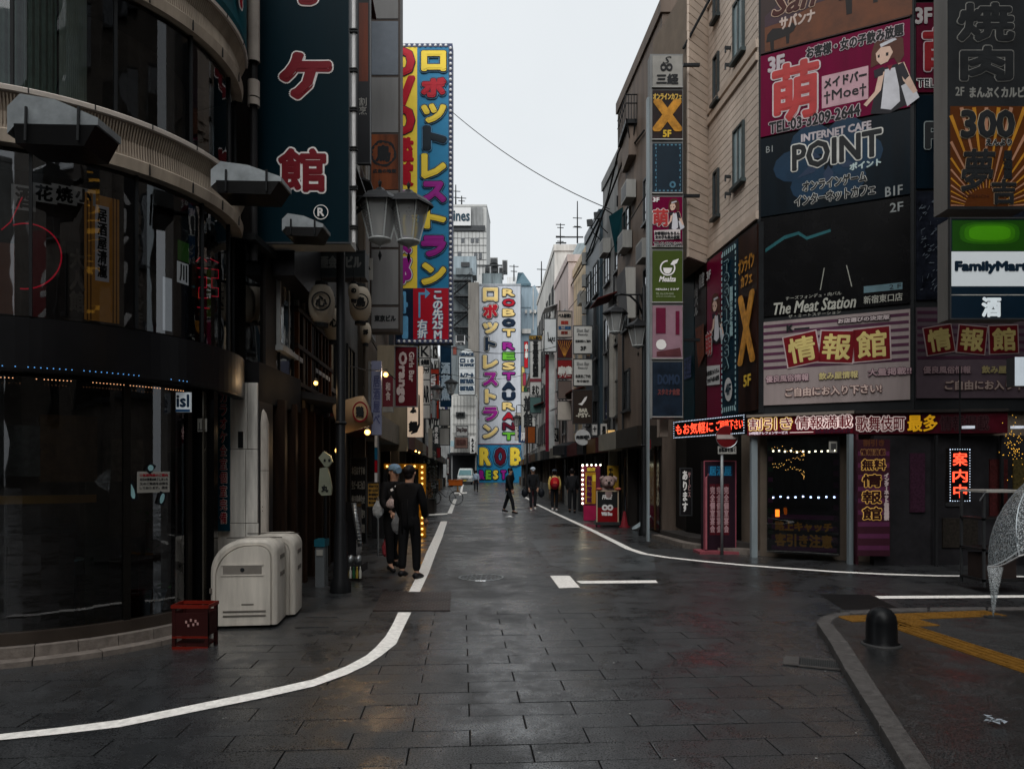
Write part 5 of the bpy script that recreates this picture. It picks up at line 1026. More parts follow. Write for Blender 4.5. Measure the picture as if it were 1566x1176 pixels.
pt_('肉\nバ\nル', 1066, 1071, .12, .3, [(.01, LW)]); pt_('個室', 1073, 1081, .05, .14, [(.01, LW)]); y0, y1 = ybox(1073, .4, .8); pp.bp([(1067, y0), (1080, y0-8), (1081, y0+40), (1072, y0+60)], mat((130, 60, 30), .7, .4, var=.6, scale=9), 17); pt_('居酒屋', 1050, 1061, .55, .7, [(.008, mat((90, 100, 140), .7, .5))])
# --- angled face A billboards
ba = thing('billboard_stack', 'angled stack of big dark billboards facing the crossing on the right', 'billboard', (5.8, 12.8, 2.6))
A_ = Panel(ba, PC, PA); SH = lambda px: None
A_.box(-.02, A_.w+.02, 2.62, 12.3, .08, M_BLK, 'frame_back')
def za(px, py): q = A_.pt(px, py); return q.z
def board(zb, zt, m, name='billboard_face', u0=.04, u1=None, f=.03): return A_.box(u0, (A_.w-.04) if u1 is None else u1, zb, zt, .028, m, name, f)
zM0, zM1 = za(1168, 212), za(1168, 87); zP0 = za(1168, 334); zI0, zI1 = za(1172, 620), za(1172, 493)
M_SAV = mat((80, 50, 46), .36, .4, var=.4, scale=1.2); M_MAGS = mat((150, 0, 74), .42, .45, var=.14, streak=.12, spec=.05); M_PT = mat((4, 30, 44), .4, .4, var=.3, streak=.12, spec=.08); M_MEAT = mat((18, 18, 20), .6, .25); 
board(zM1+.04, 12.2, M_SAV); board(zM0+.02, zM1+.0, M_MAGS); board(zP0+.02, zM0-.02, M_PT); board(zI1+.1, zP0-.02, M_MEAT); 
M_STRP = mat((200, 184, 182), .55, .4, var=.14, streak=.12); board(zI0, zI1, M_STRP)
def line_py(px, z): t = A_.pt(px, 300).y; return HY-(z-EH)/t*F
def tA(s, x0, x1, ztop, zbot, L, **k): xm = (x0+x1)/2; A_.tx(s, x0, line_py(xm, ztop), x1, line_py(xm, zbot), L, 14, **k)
def Zm(f, a=None, b=None): a = zM1 if a is None else a; b = zM0 if b is None else b; return a+(b-a)*f
def polyA(pts, m, lay=12, a=None, b=None):   # pts (px, fraction)
    A_.bp([(x, line_py(x, Zm(f, a, b))) for x, f in pts], m, lay, 'print')
# savanna board
polyA([(1170, .5), (1215, .32), (1240, .12), (1275, .28), (1300, .40), (1360, .55), (1395, .6), (1395, 1), (1170, 1)], mat((112, 66, 42), .7, .5, var=.4, scale=3), 12, 10.6, zM1+.06)
polyA([(1170, .45), (1205, .2), (1245, .02), (1290, .3), (1340, .42), (1250, .46), (1200, .6), (1170, .62)], mat((70, 50, 60), .7, .5, var=.3), 12.4, 10.6, zM1+.06)
M_BULL = mat((24, 18, 18), 1, .5)
for (x, f, s) in ((1188, .80, 1.0), (1310, .42, 1.7), (1352, .38, 1.3)):
    P_ = lambda dx, df: (x+dx*s, f+df*s)
    polyA([P_(-14, -.06), P_(-6, -.13), P_(16, -.09), P_(24, -.15), P_(30, -.08), P_(26, -.01), P_(20, .02), P_(19, .16), P_(15, .16), P_(14, .04), P_(-4, .06), P_(-4, .20), P_(-9, .20), P_(-10, .06), P_(-16, .06)], M_BULL, 13, 10.6, zM1+.06)
tA('San', 1182, 1248, 10.42, 10.02, [(.03, mat((200, 170, 150), .7, .5)), (.014, mat((60, 20, 16), 1, .5))], shear=.3); tA('サバンナ', 1193, 1246, 9.96, 9.74, [(.010, mat((200, 180, 170), .8, .5))])
# maid bar board
LBW = [(.022, mat((200, 185, 190), .8, .5)), (.008, M_BLK)]
tA('お客様・女の子飲み放題', 1234, 1381, Zm(.04), Zm(.17), LBW); tA('3F', 1176, 1199, Zm(.05), Zm(.22), [(.018, mat((190, 180, 185), .8, .5))])
tA('萌', 1184, 1250, Zm(.19), Zm(.85), [(.06, mat((210, 195, 198), .8, .5)), (.036, M_REDT)]); tA('TEL:03-3209-2644', 1177, 1315, Zm(.84), Zm(.97), LBW)
polyA([(1257, .42), (1328, .42), (1328, .80), (1257, .80)], mat((200, 160, 170), .8, .5)); tA('メイドバー', 1261, 1325, Zm(.46), Zm(.57), [(.008, M_BLK)]); tA('†Moe†', 1260, 1325, Zm(.61), Zm(.76), [(.003, M_BLK)])
maid(A_, 1347, 0, 1.55, 12.6, lambda a, b: (a, line_py(a, Zm(.36+(b)/165))))
# POINT board
M_PTL = mat((14, 66, 100), .42, .4, var=.2); M_PTL2 = mat((60, 84, 120), .36, .4, var=.15)
for k in range(6):
    t = k*math.pi/3; cx_, cf = 1267+52*math.cos(t), .42+.30*math.sin(t)
    polyA([(cx_+32*math.cos(a*.524), cf+.2*math.sin(a*.524)) for a in range(12)], M_PTL, 12+.2*k, zM0, zP0)
for k in range(12):
    t = k*math.pi/6; d = (math.cos(t), math.sin(t)); polyA([(1267+12*d[0], .42+.07*d[1]), (1267+30*d[0]-8*d[1], .42+.17*d[1]+.045*d[0]), (1267+56*d[0], .42+.33*d[1]), (1267+30*d[0]+8*d[1], .42+.17*d[1]-.045*d[0])], M_PTL2 if k % 2 else M_PTL, 13.3, zM0, zP0)
ZP = lambda f: Zm(f, zM0, zP0); LBP = [(.016, mat((205, 205, 200), .8, .5)), (.006, M_BLK)]
tA('INTERNET CAFE', 1226, 1332, ZP(.06), ZP(.15), [(.008, mat((190, 180, 185), .8, .5))]); tA('POINT', 1213, 1347, ZP(.18), ZP(.48), [(.040, mat((205, 205, 200), .85, .5)), (.018, M_BLK)]); tA('ポイント', 1300, 1347, ZP(.52), ZP(.60), [(.008, mat((190, 210, 210), .8, .5))])
tA('オンラインゲーム', 1228, 1325, ZP(.64), ZP(.76), LBP); tA('インターネットカフェ', 1216, 1338, ZP(.80), ZP(.93), LBP); tA('B1', 1172, 1182, ZP(.12), ZP(.20), mat((150, 155, 155), .8, .5)); tA('B1F', 1354, 1380, ZP(.87), ZP(.98), [(.004, mat((150, 155, 155), .8, .5))]); tA('2F', 1361, 1381, Zm(.05, zP0, zI1), Zm(.13, zP0, zI1), [(.004, mat((150, 155, 155), .8, .5))])
# meat station board
ZZ = lambda f: Zm(f, zP0, zI1)
polyA([(1171, .30), (1200, .20), (1222, .18), (1234, .24), (1270, .20), (1271, .225), (1234, .27), (1221, .21), (1200, .235), (1171, .335)], mat((40, 92, 98), .8, .3), 12, zP0, zI1)
for x0, x1 in ((1260, 1254), (1294, 1302)): polyA([(x0, .55), (x0+1.5, .55), (x1+1.5, .75), (x1, .75)], mat((170, 170, 160), .7, .4), 12, zP0, zI1)
M_CRT = mat((190, 190, 180), .7, .5); tA('チーズフォンデュ・肉バル', 1202, 1287, ZZ(.78), ZZ(.815), M_CRT); tA('The Meat Station', 1184, 1309, ZZ(.83), ZZ(.94), [(.006, M_CRT)], shear=.28); tA('ザ・ミートステーション', 1206, 1286, ZZ(.955), ZZ(.985), M_CRT)
polyA([(1321, .76), (1380, .76), (1380, .82), (1321, .82)], mat((110, 140, 150), .7, .4), 12, zP0, zI1); tA('2 F', 1360, 1378, ZZ(.77), ZZ(.81), M_BLK); tA('新宿東口店', 1321, 1380, ZZ(.85), ZZ(.92), [(.002, M_CRT)])
# information board (x2)
def info(P, z0, z1, xx, dim, u_of):
    z = lambda f: z1+(z0-z1)*f; Mp = mat((110, 64, 92), .5*dim, .45); 
    for k in range(7):
        f = .04+k*.083; A = P.P(.06, z(f+.034), .034); B = P.P(P.w-.06, z(f+.034), .034); h = abs(z1-z0)*.034; MB().quad(A, B, B+Vector((0, 0, h)), A+Vector((0, 0, h))).obj('stripe_print', Mp, P.root)
def boxuv(P, c, w, h, rot, lift, m): u = P.u*math.cos(rot)+P.v*math.sin(rot); v = P.v*math.cos(rot)-P.u*math.sin(rot); MB().obox(P.P(c[0], c[1], lift), u, v, P.n, w/2, h/2, .003).obj('tilted_card', m, P.root); return u, v
def info2(P, z0, z1, w, dim, us):
    H = z1-z0; Y0 = P
    for ch, u, r, k in zip('情報館', us, (.16, -.10, .03), (1, 1, 1.02)):
        s = w*.235*k; c = (u, z0+H*.64)
        boxuv(P, c, s, s, r, .040, mat((200, 180, 180), .8*dim, .5)); a, b = boxuv(P, c, s*.93, s*.93, r, .044, mat((120, 18, 28), .8*dim, .4))
        text(ch, P.root, P.P(c[0], c[1], 0), a, b, s*.74, s*.74, [(.013, mat((225, 205, 130), .8*dim, .5))], .050)
    L1 = [(.014, mat((90, 60, 76), .8*dim, .5)), (.004, mat((200, 170, 175), .8*dim, .5))]; L2 = [(.016, mat((120, 90, 90), .8*dim, .5)), (.005, mat((225, 200, 190), .8*dim, .5))]
    for s_, c, ww, f, hh, L in (('K', .22, .04, .90, .07, [(.01, M_BLK)]), ('お店選びの決定版', .70, .32, .93, .05, [(.022, mat((50, 34, 40), .9, .5)), (.004, mat((220, 205, 205), .8*dim, .5))]), ('優良風俗情報', .20, .29, .31, .08, L1), ('飲み屋情報', .54, .25, .31, .08, [(.012, mat((130, 110, 100), .7*dim, .5)), (.004, mat((215, 200, 140), .8*dim, .5))]), ('大量掲載!!', .86, .26, .32, .08, L1), ('ご自由にお入り下さい!', .5, .62, .14, .1, L2)):
        text(s_, P.root, P.P(c*P.w, z0+H*f, 0), P.u, P.v, ww*P.w, hh*H, L, .046)
    MB().obox(P.P(.3*P.w, z0+H*.885, .036), P.u, P.v, P.n, .13, .015, .003).obj('brush_print', M_BLK, P.root)
info(A_, zI0, zI1, 0, 1, None); info2(A_, zI0, zI1, A_.w, 1, (.30*A_.w, .53*A_.w, .75*A_.w))
# --- face B
bb = thing('billboard_stack', 'darker second stack of billboards half hidden behind the projecting store signs', 'billboard', (9, 12.4, 2.6))
PB = Vector((9.6, 12.25)); B_ = Panel(bb, PA, PB); B_.box(.03, B_.w, 2.62, 12.3, .08, M_BLK, 'frame_back')
def boardB(zb, zt, m, name='billboard_face'): return B_.box(.05, B_.w-.04, zb, zt, .028, m, name, .03)
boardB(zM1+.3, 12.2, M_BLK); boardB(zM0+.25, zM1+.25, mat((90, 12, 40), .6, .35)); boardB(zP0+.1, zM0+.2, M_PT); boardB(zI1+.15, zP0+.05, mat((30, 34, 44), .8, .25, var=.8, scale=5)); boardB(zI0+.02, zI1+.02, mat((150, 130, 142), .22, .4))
text('3F', bb, B_.P(.16, zM1+.02, 0), B_.u, B_.v, .26, .26, [(.015, mat((170, 165, 165), .7, .5))], .045); text('萌', bb, B_.P(.52, (zM0+zM1)/2+.15, 0), B_.u, B_.v, .7, .8, [(.05, mat((190, 170, 175), .7, .5)), (.03, mat((130, 30, 36), .8, .4))], .045); text('TEL:03-3209-2644', bb, B_.P(.75, zM0+.40, 0), B_.u, B_.v, 1.4, .14, [(.014, M_LET), (.004, M_BLK)], .045)
text('POINT', bb, B_.P(.95, (zM0+zP0)/2+.25, 0), B_.u, B_.v, 1.5, .42, [(.04, mat((150, 160, 160), .7, .5)), (.028, M_BLK)], .045)
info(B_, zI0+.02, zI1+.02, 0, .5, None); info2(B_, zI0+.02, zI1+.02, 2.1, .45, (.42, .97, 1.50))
sp = MB(); rr = random.Random(3)
for k in range(60):
    c = B_.P(rr.uniform(.1, .42), rr.uniform(zI1+.3, zP0), .05); sp.obox(c, (rr.random(), 0, rr.random()), (0, 0, 1), (0, 1, 0), rr.uniform(.01, .05), .006, .002)
sp.obj('sparkle_print', mat((110, 120, 130), .7, .4), bb, kind='stuff')
# --- ground floor of the information shop
sh = thing('information_shop', 'dark ground floor information shop with purple striped posters and white posts under the red fascia', 'shop', (6, 13, 0))
A2, B2, C2 = Vector((4.35, 13.3)), Vector((5.86, 12.35)), Vector((8.2, 11.9)); D2 = Vector((3.62, 15.9))
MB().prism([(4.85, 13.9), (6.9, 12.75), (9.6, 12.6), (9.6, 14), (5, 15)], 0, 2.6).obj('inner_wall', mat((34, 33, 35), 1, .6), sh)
M_FAS = mat((120, 20, 40), .62, .4, var=.3, scale=6); M_FAS2 = mat((150, 60, 110), .55, .5, var=.3)
fa = thing('fascia_sign', 'crimson lit fascia with outlined kanji over the information shop', 'sign', (5.2, 12.8, 2.3)); FA = Panel(fa, A2, B2)
zf0, zf1 = 2.25, 2.58
FA.box(0, FA.w, zf0, zf1, .35, M_FAS, 'cabinet'); FA.box(0, FA.w+.02, zf1+.002, zf1+.05, .5, mat((150, 140, 130), .6, .6), 'flashing', .06)
LF = [(.022, mat((245, 200, 90), .85, .4, emit=.25)), (.010, mat((250, 235, 225), .85, .4, emit=.3)), (.002, mat((140, 16, 34), .9, .4))]; LFW = [(.020, mat((240, 215, 210), .85, .4, emit=.3)), (.003, mat((120, 14, 30), .9, .4))]
def fat(P, s, u0, u1, z0, z1, L): text(s, P.root, P.P((u0+u1)/2*P.w, (z0+z1)/2, 0), P.u, P.v, (u1-u0)*P.w, z1-z0, L, .012)
fat(FA, '割引き', .02, .44, zf0+.10, zf1-.02, LF); fat(FA, '情報満載', .48, .99, zf0+.10, zf1-.02, LFW)
fat(FA, '24時間テレフォンサービス', .02, .40, zf0+.015, zf0+.065, [(.004, mat((235, 215, 225), .8, .5, emit=.2))]); fat(FA, '03-5273-0410', .66, .97, zf0+.012, zf0+.068, [(.006, mat((60, 20, 40), 1, .5))]); FA.box(.42*FA.w, .64*FA.w, zf0+.03, zf0+.042, .004, LFW[0][1], 'brush_print', .006)
fb = thing('fascia_sign', 'dimmer crimson fascia with yellow kanji turning toward the dark right end', 'sign', (7, 12.1, 2.3)); FB = Panel(fb, B2, C2)
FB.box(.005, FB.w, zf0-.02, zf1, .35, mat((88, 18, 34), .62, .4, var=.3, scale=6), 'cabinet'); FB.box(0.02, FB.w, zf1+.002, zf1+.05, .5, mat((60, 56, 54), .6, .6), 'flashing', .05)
fat(FB, '歌舞伎町', .02, .34, zf0+.03, zf1-.05, [(.020, mat((235, 210, 205), .8, .4, emit=.14)), (.003, mat((110, 14, 30), .9, .4))]); fat(FB, '最多', .36, .55, zf0+.02, zf1-.04, [(.018, mat((60, 20, 20), 1, .5)), (.008, mat((230, 170, 30), .8, .4, emit=.2))]); fat(FB, '情報掲載', .57, .88, zf0+.03, zf1-.06, [(.012, mat((90, 60, 66), .6, .5)), (.0, mat((40, 10, 16), .9, .4))])
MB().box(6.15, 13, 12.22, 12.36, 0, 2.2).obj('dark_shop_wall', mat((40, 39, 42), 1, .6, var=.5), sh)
for k, (x0_, x1_, z0_, z1_, c_) in enumerate(((6.75, 7.0, .9, 1.9, (60, 34, 50)), (7.35, 7.6, 1.0, 1.5, (50, 50, 52)), (7.3, 7.9, .3, .8, (44, 40, 36)), (8.1, 8.4, .8, 1.8, (70, 30, 30)), (8.5, 8.75, 1.1, 1.8, (80, 70, 40)))): MB().box(x0_, x1_, 12.19, 12.215, z0_, z1_).obj('wall_poster', mat(c_, 1, .5, var=.6, scale=30), sh)
for k in range(5): MB().box(7.1+k*1.1, 7.14+k*1.1, 12.05, 12.1, 0, 2.2).obj('wall_post', M_DARK, sh)
# white posts, window, posters
M_PST = mat((190, 205, 212), .45, .35, var=.3, streak=.3)
for x, Y, w in ((1154, 13.35, .055), (1302, 12.3, .035), (1311, 12.32, .02)):
    c = W(x, 700, Y); MB().box(c.x-w, c.x+w, Y, Y+.1, 0, 2.23).obj('post', M_PST if x != 1311 else mat((90, 50, 60), .8, .5), sh)
wp = Panel(sh, (4.7, 13.25), (5.75, 12.62))
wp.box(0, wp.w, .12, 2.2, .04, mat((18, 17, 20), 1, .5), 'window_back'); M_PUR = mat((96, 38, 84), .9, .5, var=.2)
for k in range(4): wp.box(.08, wp.w-.05, .16+k*.19, .24+k*.19, .006, M_PUR, 'stripe_print', .01)
LYE = [(.010, mat((200, 140, 36), .95, .5))]
def fw(s, u0, u1, z0, z1, L, rot=0.): text(s, sh, wp.P((u0+u1)/2*wp.w, (z0+z1)/2, 0), wp.u, wp.v, (u1-u0)*wp.w, z1-z0, L, .022, rot=rot)
fw('路上キャッチ', .12, .90, .52, .68, LYE); fw('客引き注意', .12, .90, .24, .46, LYE)
for k in range(9): wp.box(.02, .10, .45+k*.19, .53+k*.19, .006, M_PUR if k % 2 else mat((30, 70, 40), .6, .5), 'side_poster', .012); wp.box(wp.w-.1, wp.w-.02, .3+k*.2, .4+k*.2, .006, mat((70, 30, 60), .6, .5), 'side_poster', .012)
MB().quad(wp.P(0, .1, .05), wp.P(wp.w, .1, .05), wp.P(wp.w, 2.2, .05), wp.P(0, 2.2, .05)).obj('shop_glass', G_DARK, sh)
for nm, zz, mm, lab, n in (('light_string', 1.95, M_LW, 'string of white cluster lights across the upper shop window', 11), ('light_string', 1.13, mat((170, 195, 255), 1, .4, emit=4, var=0), 'string of bluish white lights across the lower shop window', 9)):
    r = thing(nm, lab, 'lights', wp.P(wp.w/2, zz, .06)); d_ = MB()
    for k in range(n):
        c = wp.P(.12+(wp.w-.2)*k/(n-1), zz+random.uniform(-.015, .015), .07)
        for a, b in ((-1, -1), (1, -1), (-1, 1), (1, 1)): d_.obox(c+wp.u*(a*.008)+wp.v*(b*.008), wp.u, wp.v, wp.n, .005, .005, .005)
    d_.obj('lights', mm, r, kind='stuff'); MB().tube([wp.P(.1, zz+.01, .065), wp.P(wp.w-.08, zz+.01, .065)], .002, 4).obj('wire', M_WIRE, r)
tw = thing('light_garland', 'sparse warm fairy light garland hanging inside the dark shop window', 'lights', wp.P(.4, 1.7, .07)); d_ = MB()
for k in range(60): t = k/60; c = wp.P(.1+.55*abs(math.sin(t*5)), 2.05-t*.55+random.uniform(-.05, .05), .065); d_.obox(c, wp.u, wp.v, wp.n, .003, .003, .003)
d_.obj('lights', M_WARM, tw, kind='stuff')
p = flat_sign('notice_card', 'small framed square notice high in the shop window', 1268, 675, 1281, 692, 12.6, M_PAPER, 'notice', .02); p.rect(1270.5, 678, 1278.5, 688, mat((60, 60, 60), 1, .5), 2)
p = flat_sign('orange_label', 'tiny orange lit label at the left end of the lower light string', 1186, 779, 1192, 790, 12.75, mat((230, 110, 30), .9, .4, emit=1.2), 'label', .01)
p = flat_sign('vertical_sign', 'brown striped vertical sign with outlined kanji beside the shop window', 1311, 672, 1361, 850, 12.05, mat((70, 34, 48), .62, .5, var=.25), 'sign', .08)
for k in range(9): p.rect(1312, 690+k*18, 1360, 697+k*18, mat((120, 60, 100), .45, .5), 1)
LO2 = [(.022, mat((225, 175, 90), .8, .4, emit=.12)), (.008, mat((48, 20, 20), 1, .5))]
p.tx('割引き', 1320, 672, 1352, 682, [(.006, mat((100, 60, 40), .8, .5))]); p.tx('情報満載', 1316, 687, 1354, 696, [(.010, mat((200, 150, 90), .7, .5)), (.002, mat((60, 20, 30), 1, .5))]); p.tx('無料', 1318, 703, 1354, 718, LO2)
for k, ch in enumerate('情報館'): p.tx(ch, 1319, 726+k*25, 1347, 744+k*25, LO2)
p.tx('イ\nン\nタ\n｜\nネ\nッ\nト\n情\n報\n検\n索', 1352, 724, 1359, 795, [(.008, mat((220, 200, 200), .8, .5))], sp=.9)
# LED sign on the left: red letters in dotted frame
M_LED = mat((255, 70, 45), 1, .4, emit=1.25, var=0); M_LDB = mat((12, 12, 13), 1, .4)
ld = thing('led_sign', 'horizontal dark display with glowing orange red Japanese letters over the side entrance', 'sign', (3.9, 14.5, 2.2)); E_ = Panel(ld, (3.45, 15.4), (4.33, 13.32))
E_.box(0, E_.w, 2.28, 2.66, .12, M_LDB, 'cabinet'); M_LDW = mat((200, 215, 235), 1, .4, emit=.45, var=0)
text('もお気軽に', ld, E_.P(E_.w*.32, 2.47, 0), E_.u, E_.v, E_.w*.54, .22, [(.004, M_LED)], .01); text('ご相談下さい', ld, E_.P(E_.w*.80, 2.48, 0), E_.u, E_.v, E_.w*.34, .19, [(.0025, M_LED)], .01)
d_ = MB(); n = 44
for k in range(n):
    for z in (2.305, 2.635): c = E_.P(.04+(E_.w-.08)*k/(n-1), z, .012); d_.obox(c, E_.u, E_.v, E_.n, .008, .008, .004)
for k in range(6):
    for a in (.04, E_.w-.04): c = E_.P(a, 2.35+.05*k, .012); d_.obox(c, E_.u, E_.v, E_.n, .008, .008, .004)
d_.obj('dot_frame', M_LDW, ld, kind='stuff')
ce = flat_sign('tile_panel', 'small cream tiled wall patch left of the LED display', 1009, 634, 1022, 668, 15.75, M_TW2, 'wall', .3)
v2 = flat_sign('led_sign', 'small vertical dark display with three red glowing kanji framed by dots at right', 1451, 685, 1485, 768, 10.6, M_LDB, 'sign', .08)
v2.tx('案', 1457, 692, 1479, 712, [(.003, M_LED)]); v2.tx('内', 1457, 718, 1479, 737, [(.004, M_LED)]); v2.tx('中', 1458, 741, 1478, 761, [(.004, M_LED)])
d_ = MB()
for k in range(20):
    for x in (1453, 1483): c = W(x, 688+k*4.05, 10.59); d_.box(c.x-.006, c.x+.006, c.y-.006, c.y, c.z-.006, c.z+.006)
for k in range(9):
    for y in (687, 766): c = W(1453+k*3.75, y, 10.59); d_.box(c.x-.006, c.x+.006, c.y-.006, c.y, c.z-.006, c.z+.006)
d_.obj('dot_frame', M_LDW, v2.root, kind='stuff')
MB().tube([W(1468, 685, 10.65), W(1468, 560, 10.65)], .012, 6).obj('hanger', M_WIRE, v2.root)
# steps, side entrance objects
st = thing('entrance_step', 'low dark curved stone steps in front of the side entrance', 'steps', (4.2, 15, 0))
MB().prism([(3.3, 17), (3.55, 15.0), (3.95, 14.1), (4.7, 13.55), (5.0, 15), (4.6, 17)], 0, .1).obj('lower_step', M_STONE, st); MB().prism([(3.5, 17), (3.75, 15.2), (4.15, 14.35), (4.8, 13.8), (5.0, 15), (4.6, 17)], .1005, .2).obj('upper_step', mat((70, 66, 64), .8, .6, var=.3), st)
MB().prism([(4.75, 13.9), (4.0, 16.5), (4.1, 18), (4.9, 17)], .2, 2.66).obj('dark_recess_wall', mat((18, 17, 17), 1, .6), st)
p = flat_sign('vertical_sign', 'narrow dark board with white brush kana by the side entrance', 1040, 716, 1058, 788, 15.2, mat((22, 20, 22), 1, .5), 'sign', .05, frame=M_FR); p.tx('あ\nり\nま\nす', 1044, 720, 1051, 782, [(.008, M_LET)]); p.tx('サ\n|\nビ\nス', 1052, 722, 1056, 760, [(.004, mat((190, 150, 150), .7, .5))])
rk = flat_sign('menu_stand', 'pink framed standing poster rack with maroon kanji sheets behind the no entry sign', 1077, 705, 1125, 842, 14.05, mat((40, 22, 34), .8, .5, var=.3), 'stand', .25, frame=mat((170, 90, 105), .62, .5))
rk.rect(1083, 712, 1120, 728, mat((30, 50, 80), .7, .5), 1)
for k, x in enumerate((1086, 1096, 1107)): rk.rect(x-1, 740, x+8, 818, mat((110, 30, 44), .5, .5, var=.3), 1); rk.tx('完\n全\n個\n室\n宴\n会', x, 744, x+7, 814, [(.006, mat((200, 160, 165), .7, .5))])
rk.tx('居酒屋', 1085, 713, 1118, 727, [(.006, M_BLUE)]); MB().box(W(1066, 0, 14).x, W(1126, 0, 14).x, 13.8, 14.3, .0, .05).obj('base_plate', mat((170, 90, 100), .62, .5), rk.root)
MB().tube([W(1080, 840, 13.95), W(1080, 730, 13.95), W(1084, 725, 13.95)], .02, 8).obj('rail', mat((190, 110, 120), .7, .4), rk.root)
# no entry sign
ne = thing('no_entry_sign', 'round red no entry sign on a grey pole with a small white plate below it', 'road sign', G(1103, 848)); Yn = G(1103, 848).y
MB().tube([(W(1104, 0, Yn).x, Yn, 0), (W(1104, 0, Yn).x, Yn, W(0, 655, Yn).z)], .03, 12).obj('pole', mat((170, 175, 178), .62, .4, .4, var=.3), ne, smooth=True)
cN = W(1111.5, 668, Yn-.06); Rx = Matrix.Rotation(math.pi/2, 3, 'X')
MB().lathe(cN, [(.001, .012), (.2, .012), (.205, 0), (.001, 0)], 36, M=Rx).obj('sign_disc', mat((130, 28, 34), .5, .4), ne); MB().obox(cN+Vector((0, -.018, 0)), (1, 0, 0), (0, 0, 1), (0, 1, 0), .195, .04, .003).obj('white_bar', mat((205, 190, 185), .62, .4), ne)
MB().lathe(cN, [(.2, .008), (.212, .016), (.212, -.004), (.2, -.004)], 36, M=Rx).obj('disc_rim', M_STEEL, ne)
a = W(1098, 694, Yn-.05); b = W(1126, 682, Yn-.05); MB().box(a.x, b.x, Yn-.05, Yn-.035, a.z, b.z).obj('sub_plate', M_BOXW, ne); text('自転車を除く', ne, (a+b)/2, Vector((1, 0, 0)), Vector((0, 0, 1)), .31, .08, [(.004, M_BLK)], .003)
# lit fragments inside dark shop at right
tk = thing('display_garland', 'heap of tiny golden lights over the dark display at the right', 'lights', W(1545, 680, 11.3)); d_ = MB()
for k in range(80): c = W(random.gauss(1550, 9), random.gauss(680, 18), 11.3); d_.ball(c, .006, 4)
d_.obj('lights', mat((230, 170, 60), .9, .4, emit=.8), tk, kind='stuff')
for x in (1477, 1552): p = flat_sign('downlight', f'{"left" if x == 1477 else "right"} one of two small spotlight strips under the dark canopy', x, 651, x+14, 655, 11.2, mat((200, 205, 215), .9, .4, emit=.35), 'lamp', .1)
bn_ = thing('parked_cart', 'dark metal framed cabinet with a pale top edge behind the clear umbrella', 'cabinet', W(1530, 900, 9.4))
a = W(1504, 900, 9.4); b = W(1575, 760, 9.4); [MB().box(a.x, b.x, 9.4, 9.9, z_, z_+.03).obj('shelf', mat((30, 30, 31), 1, .4), bn_) for z_ in (.15, .55, .95)]; [MB().box(x_, x_+.03, y_, y_+.03, .08, b.z+.06).obj('leg', M_FR, bn_) for x_ in (a.x, a.x+.55) for y_ in (9.4, 9.87)]; MB().box(a.x+.05, a.x+.5, 9.5, 9.8, .18, .5).obj('crate_inside', mat((44, 36, 34), 1, .6), bn_); MB().box(a.x+.02, b.x, 9.37, 9.95, b.z+.06, b.z+.09).obj('top_edge', M_BOXW, bn_); MB().tube([(a.x-.05, 9.4, b.z-.05), (a.x+.03, 9.4, b.z+.07)], .012, 6).obj('hinge_arm', M_FR, bn_)
# --- projecting signs at the far right
def side_sign(name, label, x0, y0, x1, y1, Y, m, t, sm, w):
    p = flat_sign(name, label, x0, y0, x1, y1, Y, m, 'sign', t, side=sm); return p
M_SW = mat((165, 162, 158), .42, .5, var=.15, streak=.2)
ps1 = flat_sign('projecting_sign', 'projecting box sign with outlined black grill kanji on black and a striped orange panel below', 1449, -60, 1570, 320, 9.5, M_BLK, 'sign', .31, side=M_SW)
ps1.rect(1453, 163, 1570, 316, mat((130, 70, 26), .36, .4, var=.15), 1)
for k in range(25):
    t = math.radians(8+k*6.83); dx, dy = math.cos(t), -math.sin(t); c = (1508, 322); L_ = min((165-c[1])/dy, ((1569 if dx > 0 else 1454)-c[0])/dx if abs(dx) > 1e-3 else 999); a_ = 34
    if L_ < a_+10: continue
    x0, y0 = c[0]+dx*a_, min(315, c[1]+dy*a_); x1, y1 = c[0]+dx*L_, c[1]+dy*L_; wn_ = L_*.018; nx_, ny_ = -dy, dx
    ps1.bp([(x0-nx_*.5, y0-ny_*.5), (x0+nx_*.5, y0+ny_*.5), (x1+nx_*wn_, y1+ny_*wn_), (x1-nx_*wn_, y1-ny_*wn_)][::1], mat((215, 150, 50), .6, .4) if k % 2 else mat((205, 150, 120), .6, .4), 2)
LOL = [(.036, mat((150, 150, 146), .7, .5)), (.027, M_BLK)]
ps1.tx('焼', 1466, 8, 1548, 62, LOL, 3); ps1.tx('肉', 1470, 74, 1546, 122, LOL, 3); ps1.tx('2F', 1461, 134, 1474, 147, [(.003, mat((150, 150, 145), .7, .5))]); ps1.tx('まんぷくカルビ', 1483, 134, 1566, 150, [(.006, mat((150, 150, 145), .7, .5))])
ps1.tx('300', 1470, 171, 1549, 210, [(.028, mat((190, 175, 150), .7, .5)), (.020, M_BLK)], 4); ps1.tx('えんより', 1507, 214, 1546, 223, [(.012, M_BOXW), (.004, M_BLK)], 4)
ps1.tx('夢', 1470, 230, 1520, 292, [(.020, mat((190, 160, 130), .6, .5)), (.014, M_BLK)], 4, shear=.15); ps1.tx('吉', 1516, 276, 1552, 312, [(.018, mat((190, 160, 130), .6, .5)), (.012, M_BLK)], 4); ps1.tx('居\n酒\n屋', 1534, 232, 1547, 274, [(.008, M_BLK)], 4); ps1.tx('YUMEKICHI', 1470, 298, 1512, 303, mat((60, 30, 20), 1, .5), 4)
ps2 = flat_sign('projecting_sign', 'lit convenience store box sign with green top, white middle and navy bottom', 1453, 334, 1572, 488, 9.5, mat((14, 32, 46), .9, .3), 'sign', .28, side=M_SW, frame=M_FR)
